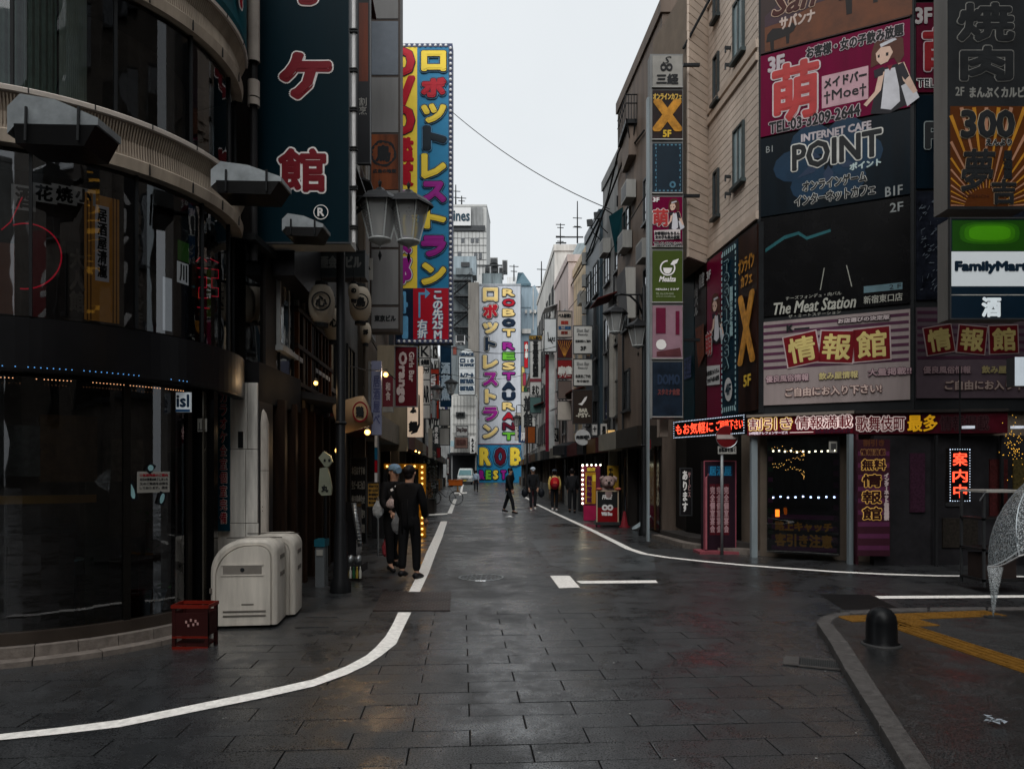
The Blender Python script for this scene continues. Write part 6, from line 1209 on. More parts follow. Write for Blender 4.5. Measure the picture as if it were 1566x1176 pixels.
ps2.rect(1456, 337, 1572, 384, mat((24, 62, 12), .9, .3, var=.3, scale=1.5, emit=.12), 1); [ps2.bp([(1513+(46-j*7)*math.copysign(abs(math.cos(t*.314))**.6, math.cos(t*.314)), 357-(17-j*3)*math.copysign(abs(math.sin(t*.314))**.6, math.sin(t*.314))) for t in range(20)][::-1], mat(((34, 84, 12), (44, 100, 11), (56, 120, 10))[j], .9, .3, emit=(.14, .18, .22)[j]), 2+j) for j in range(3)]  # stepped green ellipses imitate the brighter middle over the inner lamp
ps2.rect(1453, 385, 1572, 438, mat((205, 212, 216), .85, .3, var=.04, emit=.14), 1); ps2.rect(1453, 450.5, 1572, 452, M_BOXW, 1)
ps2.tx('FamilyMart', 1461, 401, 1570, 418, [(.014, mat((14, 34, 50), 1, .4))], 3); ps2.tx('酒', 1502, 456, 1529, 484, [(.014, mat((220, 230, 235), .85, .4, emit=.2))], 3)
rv = MB()
for k in range(2):
    for j in range(12): q = W(1439+k*11, 338+j*13.5, 9.5+.28-k*.26); rv.ball((W(1453, 0, 9.5).x-.004, q.y, q.z), .006, 5)
rv.obj('rivets', M_FR, ps2.root, kind='stuff')
p = flat_sign('lit_sign', 'bright white lit box at the right edge under the store sign', 1552, 546, 1600, 590, 8.8, mat((190, 200, 208), .85, .4, emit=.25), 'sign', .15, side=M_FR)
# ---------------------------------------------------------------- stack of signs on the building edge
Ys = 15.2; sk = thing('sign_column', 'tall column of seven framed signs projecting beside the beige tiled building', 'sign', W(1020, 640, Ys))
a = W(996, 640, Ys); b = W(1045, 82, Ys); MB().box(a.x-.02, b.x, Ys+.03, Ys+.3, a.z, b.z).obj('cabinet', mat((150, 152, 152), .6, .5), sk); MB().box(a.x-.075, a.x-.025, Ys+.05, Ys+.2, .1, b.z-.9).obj('white_post', M_PST, sk)
M_PIT = mat((190, 190, 186), .62, .45)
def cell(y0, y1, m, nm='sign_face'):
    q0 = W(998, y1-1.5, Ys); q1 = W(1043.5, y0+1.5, Ys); MB().box(q0.x, q1.x, Ys, Ys+.028, q0.z, q1.z).obj(nm, m, sk)
    MB().box(q0.x-.012, q1.x+.012, Ys-.01, Ys+.029, q0.z-.024, q0.z-.002).obj('frame_bar', M_PIT, sk)
S_ = Panel(sk, (a.x, Ys), (b.x, Ys)); stx = lambda s, x0, y0, x1, y1, L, **k: S_.tx(s, x0, y0, x1, y1, L, 3, **k)
cell(84, 134, mat((178, 176, 170), .6, .5)); stx('三経', 1004, 114, 1037, 129, [(.010, M_BLK)]); stx('S', 1013, 87, 1027, 98, M_BLK, shear=.4); stx('∞', 1010, 98, 1028, 109, [(.006, M_BLK)])
cell(137, 214, mat((30, 14, 14), 1, .4, var=.9, scale=7)); stx('オンラインカフェ', 999, 144, 1042, 153, [(.006, mat((230, 190, 90), .75, .4))]); stx('X', 1001, 156, 1040, 198, [(.05, mat((215, 150, 50), .7, .4, var=.5, scale=7))]); stx('5F', 1014, 200, 1026, 210, [(.008, mat((230, 190, 60), .75, .4))])
cell(218, 296, mat((14, 34, 48), .9, .4)); dm = MB(); M_ZB = mat((90, 140, 165), .7, .5)
for k in range(12):
    for x in (1003, 1040): q = W(x, 226+k*5.6, Ys-.004); dm.box(q.x-.014+(.02 if k % 2 else 0), q.x+.014, q.y, q.y+.003, q.z-.035, q.z+.01)
for k in range(7):
    for y in (222, 292): q = W(1003+k*6.1, y, Ys-.004); dm.box(q.x-.02, q.x+.02, q.y, q.y+.003, q.z-.012, q.z+.018)
dm.obj('key_border', M_ZB, sk, kind='stuff'); stx('◎', 1024, 278, 1033, 288, [(.004, M_ZB)])
cell(300, 378, M_MAGS); stx('3F', 998.5, 303, 1008, 309, [(.006, M_LET)]); stx('萌', 999, 321, 1021, 346, [(.028, M_LET), (.016, M_REDT)]); maid(S_, 1027, 318, .52, 2.6)
S_.bp([(1000, 353), (1040, 351), (1040, 366), (1001, 368)], mat((225, 215, 215), .7, .5), 5); stx('お客様はもちろん', 1001, 355, 1039, 360, [(.006, M_BLK)], sp=1); stx('女の子も飲み放題', 1002, 361, 1039, 366, [(.006, M_BLK)]); TQ[-1] = TQ[-1][:8]+(.02,)+TQ[-1][9:]; TQ[-2] = TQ[-2][:8]+(.02,)+TQ[-2][9:]
stx('TEL:03-3209-2644', 1000, 371, 1042, 377, [(.010, M_LET), (.004, M_BLK)])
M_GREEN = mat((74, 92, 26), .62, .5, var=.1); cell(382, 463, M_GREEN); o_ = MB(); c_ = W(1021, 410, Ys-.006)
for k in range(24):
    t, t2 = 2*math.pi*k/24, 2*math.pi*(k+1)/24; f_ = lambda r, t: c_+Vector((r*math.cos(t), 0, r*math.sin(t)))
    if 2 < k < 6: continue
    o_.quad(f_(.135, t), f_(.165, t), f_(.165, t2), f_(.135, t2))
o_.obj('ring_logo', M_LET, sk); S_.bp([(1014, 410), (1028, 410), (1026, 416), (1023, 419), (1018, 419), (1015, 416)], M_LET, 4); S_.bp([(1025, 405), (1029, 399), (1038, 396), (1035, 403), (1029, 406)], M_LET, 4)
stx('Mealza', 1008, 423, 1033, 431, [(.005, M_LET)], shear=.3); stx('MEALZA | ミルザ', 1003, 441, 1038, 445, [(.002, M_LET)]); stx('TEL 03-3270-0000', 1003, 448, 1030, 451, mat((190, 200, 170), .8, .5)); stx('www.mealza.jp', 1003, 452.5, 1033, 455, mat((190, 200, 170), .8, .5))
cell(466, 549, mat((190, 150, 165), .5, .5, var=.2)); M_MR = mat((120, 20, 60), .62, .5)
for x0, x1, y0, y1 in ((1003, 1018, 471, 510), (1033, 1039, 476, 512)): S_.bp([(x0, y0), (x1, y0), (x1, y1), (x0, y1)], M_MR, 3)
S_.bp([(1003+8*math.cos(k*.5)+8, 527+8*math.sin(k*.5)) for k in range(12)], M_LET, 4); S_.bp([(1004, 538), (1040, 532), (1042, 545), (1004, 545)], mat((110, 60, 66), .6, .5, var=.4), 3.5)
cell(552, 638, mat((26, 40, 56), .7, .4, var=.5, scale=4)); stx('DOMO', 1006, 573, 1039, 588, [(.010, mat((40, 56, 80), .8, .5))]); stx('スタミナ食堂', 1006, 595, 1039, 604, [(.008, mat((130, 70, 70), .6, .5))])
for y in (100, 300, 520): q = W(1045, y, Ys+.2); MB().box(q.x, q.x+.35, q.y-.03, q.y+.03, q.z-.03, q.z+.03).obj('bracket', M_IRON, sk)
# ================================================================ right side of the street beyond the corner
rf = [(17.5, 4.26), (28, 3.5), (33, 3.18), (47, 2.3), (95, 1.6)]
def fr_(Y):
    for (a, b), (c, d) in zip(rf, rf[1:]):
        if Y <= c: return b+(d-b)*(Y-a)/(c-a)
    return rf[-1][1]
M_CRM = mat((222, 200, 168), .95, .6, var=.15, streak=.2); M_PNK = mat((205, 190, 186), .95, .6, var=.15, streak=.2); M_BRK = mat((120, 106, 96), .9, .6, var=.3, streak=.2); M_BLG = mat((60, 76, 86), .8, .35, var=.3, streak=.2)
rs_ = [(18.4, 23.6, 13.3, .35, M_BRK, 'dark building with a railed roof balcony behind the tall sign column'),
       (23.7, 27.3, 12.2, .1, M_WALLG, 'grey building with long dark windows next beyond the railed balcony'),
       (27.4, 30.6, 11.2, .2, M_BLG, 'dark bluish narrow building left of the louvred strip'),
       (30.7, 35.0, 11.0, .05, M_CRM, 'cream building with grey window boxes on the right'),
       (35.1, 40.5, 11.8, .3, M_PNK, 'pinkish pale building with a rooftop canopy'),
       (40.6, 54, 14.0, .3, M_WALLW, 'white plain building with a tiered rooftop tank on the right'),
       (54.1, 72, 10.5, .1, M_WALLG, 'far grey building on the right with faded front'),
       (72.1, 90, 11, .2, M_BRK, 'farthest brown building on the right side of the street')]
RB = []
for i, (y0, y1, z, off, m, lab) in enumerate(rs_):
    x0, x1 = fr_(y0)-off, fr_(y1)-off; b = bldg('building', lab, [(x0, y0), (x0+8, y0), (x1+8, y1), (x1, y1)], z, m); RB.append(b)
    L_ = y1-y0; n = max(2, int(L_/1.9)); zz = [4.1+2.5*k for k in range(int((z-3.6)/2.5))]
    windows(b, (x1, y1), (x0, y0), [(k+.5)*L_/n for k in range(n)], zz, .95 if i != 3 else .7, 1.25, M_FR if i in (0, 1, 2, 5) else M_FRW)
    clutter(b, (x1, y1), (x0, y0), 3.4, z-1, 5, 60+i); shopfront(b, (x1, y1), (x0, y0), max(2, int(L_/2.2)), 80+i, 2.8)
    if i == 0: windows(b, (x0, y0), (x0+1.2, y0), [.3], [8, 10.5], .35, 1, M_FR, mull=0)
# louvred strip, grey window boxes
lv = RB[1]; x = fr_(27.4)-.2
for k in range(95): q = W(937, 637-k*1.45, 25); MB().obox((q.x+.05, 25, q.z), (1, .0, .0), (0, 1, .25), (0, 0, 1), .17, .03, .008).obj('louvre_slat', mat((200, 195, 185), .7, .5), lv)
for k, y in enumerate((396, 430, 471, 492, 530)): q = W(915, y, 30.55); MB().box(fr_(30.7)-.35, fr_(30.7)+.25, 30.45, 30.68, q.z-.25, q.z+.25).obj('window_box', M_WALLG, RB[3])
# roof balcony of the first
rbal = thing('roof_balcony', 'black railed roof balcony with a small hut against the sky', 'balcony', W(975, 180, 22)); Yb = 21.0
a = W(957, 182, Yb); b = W(1004, 145, Yb)
MB().box(a.x, b.x, Yb, Yb+1.6, a.z-.12, a.z).obj('deck', M_IRON, rbal)
for k in range(12): x = a.x+(b.x-a.x)*k/11; MB().tube([(x, Yb, a.z), (x, Yb, b.z)], .012, 5).obj('baluster', M_IRON, rbal)
for z in (b.z, (a.z+b.z)/2+.1): MB().tube([(a.x, Yb, z), (b.x, Yb, z)], .018, 6).tube([(a.x, Yb, z), (a.x, Yb+1.6, z)], .018, 6).obj('rail', M_IRON, rbal)
for k in range(5): MB().tube([(a.x, Yb+.3+.3*k, a.z), (a.x, Yb+.3+.3*k, b.z)], .012, 5).obj('baluster', M_IRON, rbal)
MB().box(a.x+.35, b.x, Yb+.8, Yb+1.6, a.z, b.z+.12).obj('hut', M_BRK, rbal); MB().tube([W(958, 182, Yb), W(966, 232, Yb+.2), W(972, 182, Yb)], .03, 5).obj('brace', M_IRON, rbal); MB().box(a.x+.1, a.x+.9, Yb+.1, Yb+1.4, a.z-1.0, a.z-.13).obj('corbel', M_BRK, rbal)
MB().tube([W(988, 137, Yb+.5), W(988, 118, Yb+.5)], .02, 5).tube([W(978, 128, Yb+.5), W(992, 128, Yb+.5)], .015, 5).obj('antenna', M_IRON, rbal)
# roofs, canopy, antennas
cn = thing('roof_canopy', 'corrugated rooftop canopy sticking out over the pinkish building', 'canopy', W(890, 385, 34)); MB().hexa([W(872, 398, 36), W(908, 398, 34), W(906, 372, 34.5), W(883, 374, 36.5), W(872, 396.5, 36), W(908, 396.5, 34), W(906, 370.5, 34.5), W(883, 372.5, 36.5)]).obj('canopy_sheet', M_WALLT, cn)
for k in range(5): MB().tube([W(874+k*8, 397, 35.8-.4*k), W(880+k*7, 388, 36)], .03, 5).obj('strut', M_IRON, cn)
def antenna(x, y0, y1, Y, label, bars=(.1, .25, .4)):
    r = thing('roof_antenna', label, 'antenna', W(x, y1, Y)); s = .0012*Y
    MB().tube([W(x, y1, Y), W(x, y0, Y)], [s, s*.6], 6).obj('mast', M_IRON, r)
    for i, f_ in enumerate(bars): y = y0+(y1-y0)*f_; w = 7-2*(i % 2); MB().tube([W(x-w, y, Y), W(x+w, y+.6, Y)], s*.5, 5).obj('cross_bar', M_IRON, r)
    return r
antenna(883, 308, 372, 44, 'tall thin tv antenna mast above the canopy on the right', (.4, .6, .62)); antenna(857, 342, 420, 46, 'tv antenna over the white building with many short bars', (.02, .08, .25, .35, .45, .55, .65)); antenna(828, 400, 440, 100, 'faint distant mast right of the blue roofed house', (.3,))
antenna(697, 283, 315, 118, 'antenna on the roof of the tall white building with the lettered board', (.3, .6)); antenna(706, 300, 315, 118, 'short antenna right of the taller one on the lettered building', (.2, .5)); antenna(786, 405, 430, 95, 'small tv antenna on the low roof by the white wall sign', (.1, .4))
MB_ = thing('roof_tank', 'tiered pale rooftop structure of the white building', 'roof structure', W(865, 420, 46))
for x0, x1, y0, y1 in ((850, 877, 398, 419), (858, 880, 384, 397.5), (858, 874, 383, 384)): a = W(x0, y1, 46); b = W(x1, y0, 46); MB().box(a.x, b.x, 46, 48, a.z, b.z).obj('tier', M_WALLW, MB_)
for y in (363, 372, 381, 391, 401): MB().tube([W(850, y, 45.9), W(866 if y > 363 else 892, y, 45.9)], .05, 5).obj('roof_bar', M_IRON, MB_)
# cables along the right roofs
for i, (pts, lab) in enumerate((([(1085, 0, 15.5), (1045, 75, 15.6)], 'thick dark cable dropping from the roof of the tiled building'), ([(975, 170, 21.5), (945, 235, 23), (930, 300, 25), (905, 385, 29), (862, 455, 38), (845, 500, 46)], 'long dark utility cable bundle running down along the right roofs'), ([(985, 200, 20), (955, 240, 22.5), (925, 320, 25), (895, 400, 31)], 'second thinner cable parallel to the roof bundle'), ([(940, 330, 24), (922, 318, 24), (903, 350, 26)], 'short cable loop by the roof floodlights'))):
    r = thing('utility_cable', lab, 'cable', W(*pts[0])); MB().tube([W(*q) for q in pts], .03 if i != 3 else .02, 6).obj('cable', M_WIRE, r)
for x, y, Y, lab in ((902, 341, 27, 'square roof floodlight at the left of the cable loop'), (913, 330, 26, 'small roof floodlight next to the square one')):
    r = thing('roof_floodlight', lab, 'floodlight', W(x, y, Y)); c = W(x, y, Y); MB().obox(c, (1, 0, .1), (0, 1, 0), (-.1, 0, 1), .11, .05, .12).obj('head', M_FR, r); MB().tube([c, c+Vector((.15, 0, -.4)), c+Vector((.4, .1, -.6))], .02, 5).obj('arm', M_IRON, r)
# teal blank board and wedge box
tb2 = thing('blank_board', 'slanted dark teal blank sign board high on the right roofs', 'sign', W(945, 350, 23)); MB().hexa([W(941, 386, 23.4), W(957, 386, 22.8), W(957, 386, 23.0), W(941, 386, 23.6), W(931, 331, 23.4), W(954, 316, 22.8), W(954, 316, 23), W(931, 331, 23.6)]).obj('board', mat((16, 58, 66), .8, .4), tb2)
MB().tube([W(944, 316, 23.1), W(944, 300, 23.1)], .03, 6).obj('stay', M_IRON, tb2)
wb = thing('wedge_sign', 'tapered white and grey light box on the wall left of the tall sign column', 'sign', W(963, 480, 20.5)); ext([(956, 409), (972, 409), (972, 486), (960, 486)], 20.4, .1, M_BOXW, 'front_face', wb); MB().poly([W(956, 409, 20.4), W(960, 486, 20.4), W(946, 470, 21.6), W(942, 426, 21.6)]).poly([W(956, 409, 20.4), W(942, 426, 21.6), W(960, 407, 21.6), W(972, 409, 20.5)]).obj('side_face', mat((80, 80, 82), .8, .5), wb)
# --- projecting signs over the right side
def rsign(lab, x0, y0, x1, y1, Y, c, texts=(), k=.8, name='projecting_sign', fr=M_FR, t=.25, em=0.):
    p = flat_sign(name, lab, x0, y0, x1, y1, Y, mat(c, k, .45, var=.12, emit=em), 'sign', t, frame=fr)
    for q in texts: p.tx(q[0], q[1], q[2], q[3], q[4], [(q[6] if len(q) > 6 else .012, mat(q[5], .85, .5))])
    return p
Y1 = 27.2; BK = (24, 26, 28); WT = (225, 225, 220)
rsign('white double column info sign marked 3F on the right', 877, 498, 906, 541, Y1, (200, 200, 196), [('Shot Bar', 882, 503, 901, 508, (110, 112, 112), .004), ('Beauty', 884, 510, 899, 514, (110, 112, 112), .004), ('営業時間のご案内', 880, 520, 903, 524, BK, .004), ('3F', 888, 530, 896, 536, BK)])
rsign('white info sign with small grey text right under the 3F sign', 877, 549, 906, 590, Y1, (200, 200, 196), [('Shot Bar', 882, 554, 901, 559, (110, 112, 112), .004), ('Beauty', 884, 561, 899, 565, (110, 112, 112), .004), ('会員制ご予約', 880, 573, 903, 578, BK, .004), ('年中無休', 882, 581, 901, 585, BK, .004)])
rsign('brown black sign reading BAR PSY', 876, 596, 906, 648, Y1, (52, 42, 36), [('BAR', 886, 625, 898, 630, (210, 205, 190)), ('-PSY-', 881, 632, 902, 638, (210, 205, 190))]).bp([(884, 618), (889, 616), (894, 608), (898, 606), (896, 612), (890, 620)], M_LET, 2)
Y2 = 33.0
rsign('cream sign with kana and red blue bands at the top of a stack', 852, 476, 875, 516, Y2, (190, 178, 168), [('ベル新宿2', 854, 480, 873, 486, BK), ('龍龍', 858, 491, 869, 496, (150, 50, 40)), ('第二個室', 854, 499, 873, 504, (40, 80, 120)), ('居酒', 858, 507, 868, 511, (120, 40, 30))], .7)
p = rsign('dark sign with gold rays below the banded cream sign', 852, 519, 875, 548, Y2, (70, 26, 24))
for k in range(7): p.bp([(863, 547), (863.6, 547), (853+k*3.6, 521), (852.5+k*3.6, 521)], LGOLD, 2)
rsign('red mahjong sign with white kanji', 852, 550, 875, 579, Y2, (130, 24, 28), [('麻雀', 854, 561, 874, 572, WT, .03), ('フリー', 855, 573, 873, 577, WT, .006)])
rsign('brownish blank sign under the red mahjong sign', 853, 582, 874, 610, Y2, (110, 96, 90)); rsign('pale blank sign at the foot of the stack', 852, 613, 874, 643, Y2, (190, 182, 172))
rsign('white sign with a black swoosh and tiny figure', 832, 487, 851, 538, 37, (205, 210, 212), [('LARS', 838, 516, 849, 522, BK, .008)]).bp([(837, 508), (838, 518), (845, 526), (846, 525), (839, 517), (838.5, 508)], M_BLK, 2)
p = flat_sign('vertical_sign', 'tall narrow white sign with a crimson left stripe', 835, 542, 848, 690, 37.5, mat((200, 205, 205), .8, .5), 'sign', .3); p.rect(834, 542, 839.5, 690, mat((120, 20, 45), .8, .5), 1)
rsign('small yellow topped sign of black characters', 809, 513, 829, 520, 48, (190, 150, 60), [('ビル案内', 811, 514.5, 827, 519, BK)])
rsign('tall white vertical sign with black kanji for a grill wholesaler', 810, 521, 828, 605, 48, (195, 195, 192), [('三\n日\n暮\n里\n食\n肉\n問\n屋', 815, 523, 823, 576, BK, .03), ('まむ', 814, 590, 824, 603, BK, .02)]).rect(810, 579, 828, 584, mat((120, 50, 60), .8, .5), 2)
rsign('bluish green blank sign under the tall white kanji sign', 810, 607, 828, 632, 48, (80, 110, 108)); rsign('red sign with white dots far on the right side', 801, 522, 808, 563, 70, (190, 20, 35), [('中\n華', 803, 526, 807, 548, WT, .03)])
rsign('orange brown blank sign low on the right side far away', 803, 652, 819, 678, 52, (170, 90, 40)); rsign('narrow white strip sign beside the orange brown sign', 819.5, 650, 823, 679, 52, (200, 200, 196))
for i, (x, y0, y1, c) in enumerate(((799, 570, 590, (170, 60, 80)), (801, 592, 612, (60, 120, 80)), (800, 614, 634, (40, 60, 110)), (801, 636, 655, (200, 195, 190)), (797, 560, 600, (200, 180, 100)))): rsign(('pink', 'green', 'navy', 'pale', 'mustard')[i]+' little sign in the far cluster beside the white wall sign', x, y0, x+6, y1, 74+i, c)
r = thing('round_sign', 'round white disc sign with dark lettering on the right', 'sign', W(891, 669, 27)); c = W(891, 669, 27); MB().lathe(c, [(.001, .04), (.29, .04), (.30, 0), (.001, 0)], 28, M=Rx).obj('disc', mat((200, 202, 202), .8, .5), r); text('肉酒場', r, c+Vector((-.05, -.05, .01)), Vector((1, 0, 0)), Vector((0, 0, 1)), .38, .12, [(.010, M_BLK)], .01); text('炉', r, c+Vector((.17, -.05, 0)), Vector((1, 0, 0)), Vector((0, 0, 1)), .14, .18, [(.012, M_BLK)], .01)
rsign('white vertical sign with dark kanji beside the round disc sign', 919, 648, 928, 692, 25, (190, 190, 186), [('居\n酒\n屋\n伝', 921, 652, 926, 688, BK)], fr=None); rsign('glowing amber screen sign edged with tiny bluish lights', 929, 657, 941, 683, 24, (235, 190, 120), em=.35); rsign('white small sign above the amber screen', 905, 648, 914, 666, 27, (200, 200, 198), [('十', 907, 652, 912, 660, BK)])
rsign('dark red framed picture sign left of the vertical white one', 902, 668, 914, 691, 27, (60, 34, 38), [('梵', 904, 673, 912, 682, (190, 190, 190))]); rsign('grey framed wall cabinet on the dark facade', 944, 664, 958, 686, 22, (90, 90, 88)); rsign('pale grey panel next to the framed wall cabinet', 963, 664, 974, 687, 21, (140, 140, 138)); rsign('green panel sliver left of the red extinguisher box', 982, 663, 988, 680, 19, (70, 110, 60)); rsign('small red box on the white post', 988, 671, 996, 687, 18, (140, 28, 30))
rsign('black sign with white kanji under the lamp-lit eaves', 844, 655, 854, 675, 38, (26, 32, 34), [('利\n久', 846, 657, 852, 673, WT)]); 
for i, (x0, x1, Y) in enumerate(((845, 905, 33), (905, 960, 25.5), (950, 1000, 20.5))):
    a = W(x0, 690, Y+1); b = W(x1, 678, Y); aw = thing('awning', ('far dark awning over the shop fronts behind the rucksack walker', 'middle dark awning above the bulb framed sign', 'near dark canopy between the white post and the amber sign')[i], 'awning', b)
    MB().hexa([(a.x, Y+.8, a.z-.2), (b.x, Y, a.z-.1), (b.x+.6, Y+.4, a.z-.1), (a.x+.6, Y+1.2, a.z-.2), (a.x, Y+.8, b.z-.1), (b.x, Y, b.z), (b.x+.6, Y+.4, b.z+.25), (a.x+.6, Y+1.2, b.z+.1)]).obj('canopy', M_DARK, aw)
# --- pavement clutter on the right: bulb sign, A board with dog, cones
bs2 = thing('bulb_sign', 'pink and mustard standing sign framed with lit bulbs', 'sign', G(905, 795)); Yb = 23.0
a = W(889, 791, Yb); b = W(918, 712, Yb); MB().box(a.x, b.x, Yb, Yb+.25, W(0, 772, Yb).z, b.z).obj('cabinet', mat((120, 40, 70), .7, .5), bs2); MB().box(a.x+.08, b.x, Yb, Yb+.25, .02, W(0, 773, Yb).z).obj('pink_base', mat((190, 40, 90), .75, .5), bs2); SB = Panel(bs2, (a.x, Yb), (b.x, Yb)); SB.rect(895, 722, 911, 770, mat((205, 150, 40), .75, .5), 1, 'yellow_face'); SB.tx('無\n料\n情\n報\n館', 897, 727, 905, 768, [(.022, M_YEL), (.012, mat((90, 20, 70), .9, .5))], 3); SB.tx('当店', 898, 715, 910, 720, [(.01, M_YEL)], 3); SB.rect(906, 726, 911, 736, M_YEL, 2)
for k in range(9): MB().ball(W(891, 712+k*7.2, Yb-.03), .035, 8).obj('bulb', M_LW, bs2)
for k in range(5): MB().ball(W(891+k*6.8, 711, Yb-.03), .03, 8).obj('bulb', M_LW, bs2)
bs3 = rsign('mustard banner behind the dog statue with two bulbs', 929, 712, 946, 775, 22.5, (190, 150, 50), [('千\n円', 931, 716, 937, 730, BK, .01)], fr=None, t=.06)
ab = thing('standing_board', 'black and red standing board with cream border and white ring logo carrying a dog statue', 'sign', G(929, 806)); Ya = 20.6
a = W(912, 803, Ya); b = W(946, 750, Ya); MB().box(a.x, b.x, Ya, Ya+.06, a.z, b.z).obj('board', mat((34, 36, 36), 1, .45), ab); AB = Panel(ab, (a.x, Ya), (b.x, Ya)); AB.rect(913, 776, 945, 801, mat((140, 18, 26), .8, .45), 1, 'red_face'); AB.frame(0, AB.w, a.z, b.z, .03, mat((215, 195, 165), .75, .5), .02); AB.tx('FREE', 921, 757, 936, 763, [(.008, M_LET)], 2, shear=.2); AB.tx('Wild Bee', 920, 783, 936, 788, [(.010, M_LET)], 3); AB.tx('∞', 921, 772, 937, 780, [(.012, M_LET)], 3)
MB().box(a.x-.03, b.x+.03, Ya-.1, Ya+.35, .06, .14).box(a.x, b.x, Ya+.06, Ya+.3, .14, .2).obj('trolley', M_FR, ab)
for x in (a.x, b.x): MB().lathe((x, Ya-.05, .035), [(.001, -.02), (.035, -.02), (.035, .02), (.001, .02)], 10, M=Matrix.Rotation(math.pi/2, 3, 'Y')).obj('wheel', M_BLK, ab)
dg2 = thing('dog_statue', 'pink grey bulldog statue holding the standing board with its paws', 'statue', W(931, 760, Ya+.25)); M_DOG = mat((175, 150, 145), .7, .5, var=.25, scale=12); hc = W(930, 737, Ya+.1)
hd = MB(); hd.ball(hc, .20, 16, 1.05, .9, .92); hd.ball(hc+Vector((-.07, -.16, -.06)), .085, 10, 1, .8, .9); hd.ball(hc+Vector((.07, -.16, -.06)), .085, 10, 1, .8, .9); hd.ball(hc+Vector((0, .05, -.35)), .2, 14, 1.1, .9, 1.4); hd.obj('head_and_body', M_DOG, dg2, smooth=True)
for s in (-1, 1):
    MB().tube([hc+Vector((.13*s, -.02, .14)), hc+Vector((.22*s, -.04, .10)), hc+Vector((.23*s, -.06, .0))], [.05, .05, .02], 8).obj('ear', M_DOG, dg2, smooth=True); MB().ball(hc+Vector((.27*s, -.12, -.20)), .075, 10, 1.3, .8, .6).obj('paw', mat((200, 110, 90), .7, .5), dg2, smooth=True); MB().ball(hc+Vector((.07*s, -.165, .05)), .02, 8).obj('eye', M_BLK, dg2)
MB().ball(hc+Vector((0, -.235, -.01)), .035, 8, 1.3, 1, .8).obj('nose', M_BLK, dg2); MB().box(hc.x-.06, hc.x+.06, hc.y-.20, hc.y-.17, hc.z-.15, hc.z-.125).obj('mouth', mat((60, 20, 20), 1, .5), dg2)
cnn = thing('traffic_cone', 'dim red cone with a pole beside the dog statue board', 'cone', G(955, 806)); c = G(955, 806); MB().lathe(c, [(.16, 0), (.16, .03), (.11, .04), (.03, .45), (.001, .46)], 14).obj('cone', mat((120, 30, 40), .8, .5), cnn, smooth=True); MB().tube([c, c+Vector((0, 0, 1.7))], .02, 6).obj('pole', M_IRON, cnn)
pb = thing('plastic_bag', 'crumpled pale plastic wrapped bundle on the ground by the dark pole', 'bag', G(990, 812)); c = G(982, 811); bgm = MB()
rr = random.Random(5); ring_ = []
for i in range(7):
    f_ = i/6; cx_ = c+Vector((.55*f_-.25, .05, .08+.38*f_**1.6)); R_ = (.02, .10, .13, .12, .08, .05, .015)[i]; ring_.append([cx_+Vector((R_*math.cos(t*.9)*rr.uniform(.7, 1.2), R_*math.sin(t*.9)*rr.uniform(.7, 1.2), R_*.7*math.sin(t*.9+1)*rr.uniform(.6, 1.3))) for t in range(7)])
for i in range(6):
    for k in range(7): bgm.quad(ring_[i][k], ring_[i][(k+1) % 7], ring_[i+1][(k+1) % 7], ring_[i+1][k])
bgm.obj('bundle', mat((170, 185, 190), .7, .35, var=.4, scale=30), pb)
for x, y, col_, lab in ((815, 757, (200, 20, 60), 'bright pink red rubbish sack or cone between the walkers'), (822, 757, (20, 80, 95), 'teal crate like sack right of the pink red one')):
    r = thing('cargo_sack', lab, 'sack', G(x, y)); c = G(x, y); MB().lathe(c, [(.001, 0), (.24, .02), (.26, .3), (.2, .62), (.06, .78), (.001, .8)], 9).obj('sack', mat(col_, .8, .5, var=.3), r, smooth=True)
rk2 = thing('display_shelf', 'cluttered dark pavement shelf with hanging goods on the right', 'shelf', G(968, 800)); c = G(968, 800)
MB().box(c.x-.3, c.x+.3, c.y, c.y+.4, 0, 1.5).obj('shelf_body', mat((40, 36, 34), 1, .5, var=.5, scale=12), rk2)
for k in range(8): MB().box(c.x-.28+.07*k, c.x-.23+.07*k, c.y-.03, c.y-.005, .3+.12*(k % 3), .8+.15*(k % 4)).obj('hanging_item', mat(((90, 100, 110), (120, 60, 50), (60, 70, 90))[k % 3], .7, .5), rk2)
# ================================================================ the far end
YR = 100.0
rw = bldg('building', 'white and blue theatre building wall closing the street end', [(W(727, 0, YR).x, YR+.2), (W(796, 0, YR).x, YR+.2), (W(800, 0, YR).x, YR+14), (W(720, 0, YR).x, YR+14)], W(0, 436, YR).z, mat((190, 196, 202), .7, .5, var=.12, streak=.15), par=.2)
# tall white wall sign
ws = flat_sign('wall_sign', 'huge white wall sign with coloured katakana and ROBOT RESTAURANT stacked vertically', 733, 438, 796, 679, YR, mat((205, 210, 218), .85, .45, var=.1, streak=.12), 'sign', .15)
M_CK = mat((245, 215, 140), .85, .4, var=.1)
M_HALO = mat((215, 212, 200), .85, .5); LR = lambda m: [(.30, M_NAVY), (.20, M_HALO), (.13, m)]
KT = (('ロ', 441, 461, M_CK), ('ボ', 466, 487, M_REDB), ('ッ', 494, 510, M_CK), ('ト', 516, 536, M_NAVY), ('レ', 544, 564, M_CK), ('ス', 570, 590, M_MAG), ('ト', 596, 616, M_CK), ('ラ', 623, 643, M_MAG), ('ン', 650, 670, M_CK))
for ch, y0, y1, m in KT: ws.tx(ch, 740 if ch != 'ト' else 743, y0+1, 760 if ch != 'ト' else 757, y1-1, LR(m), 2)
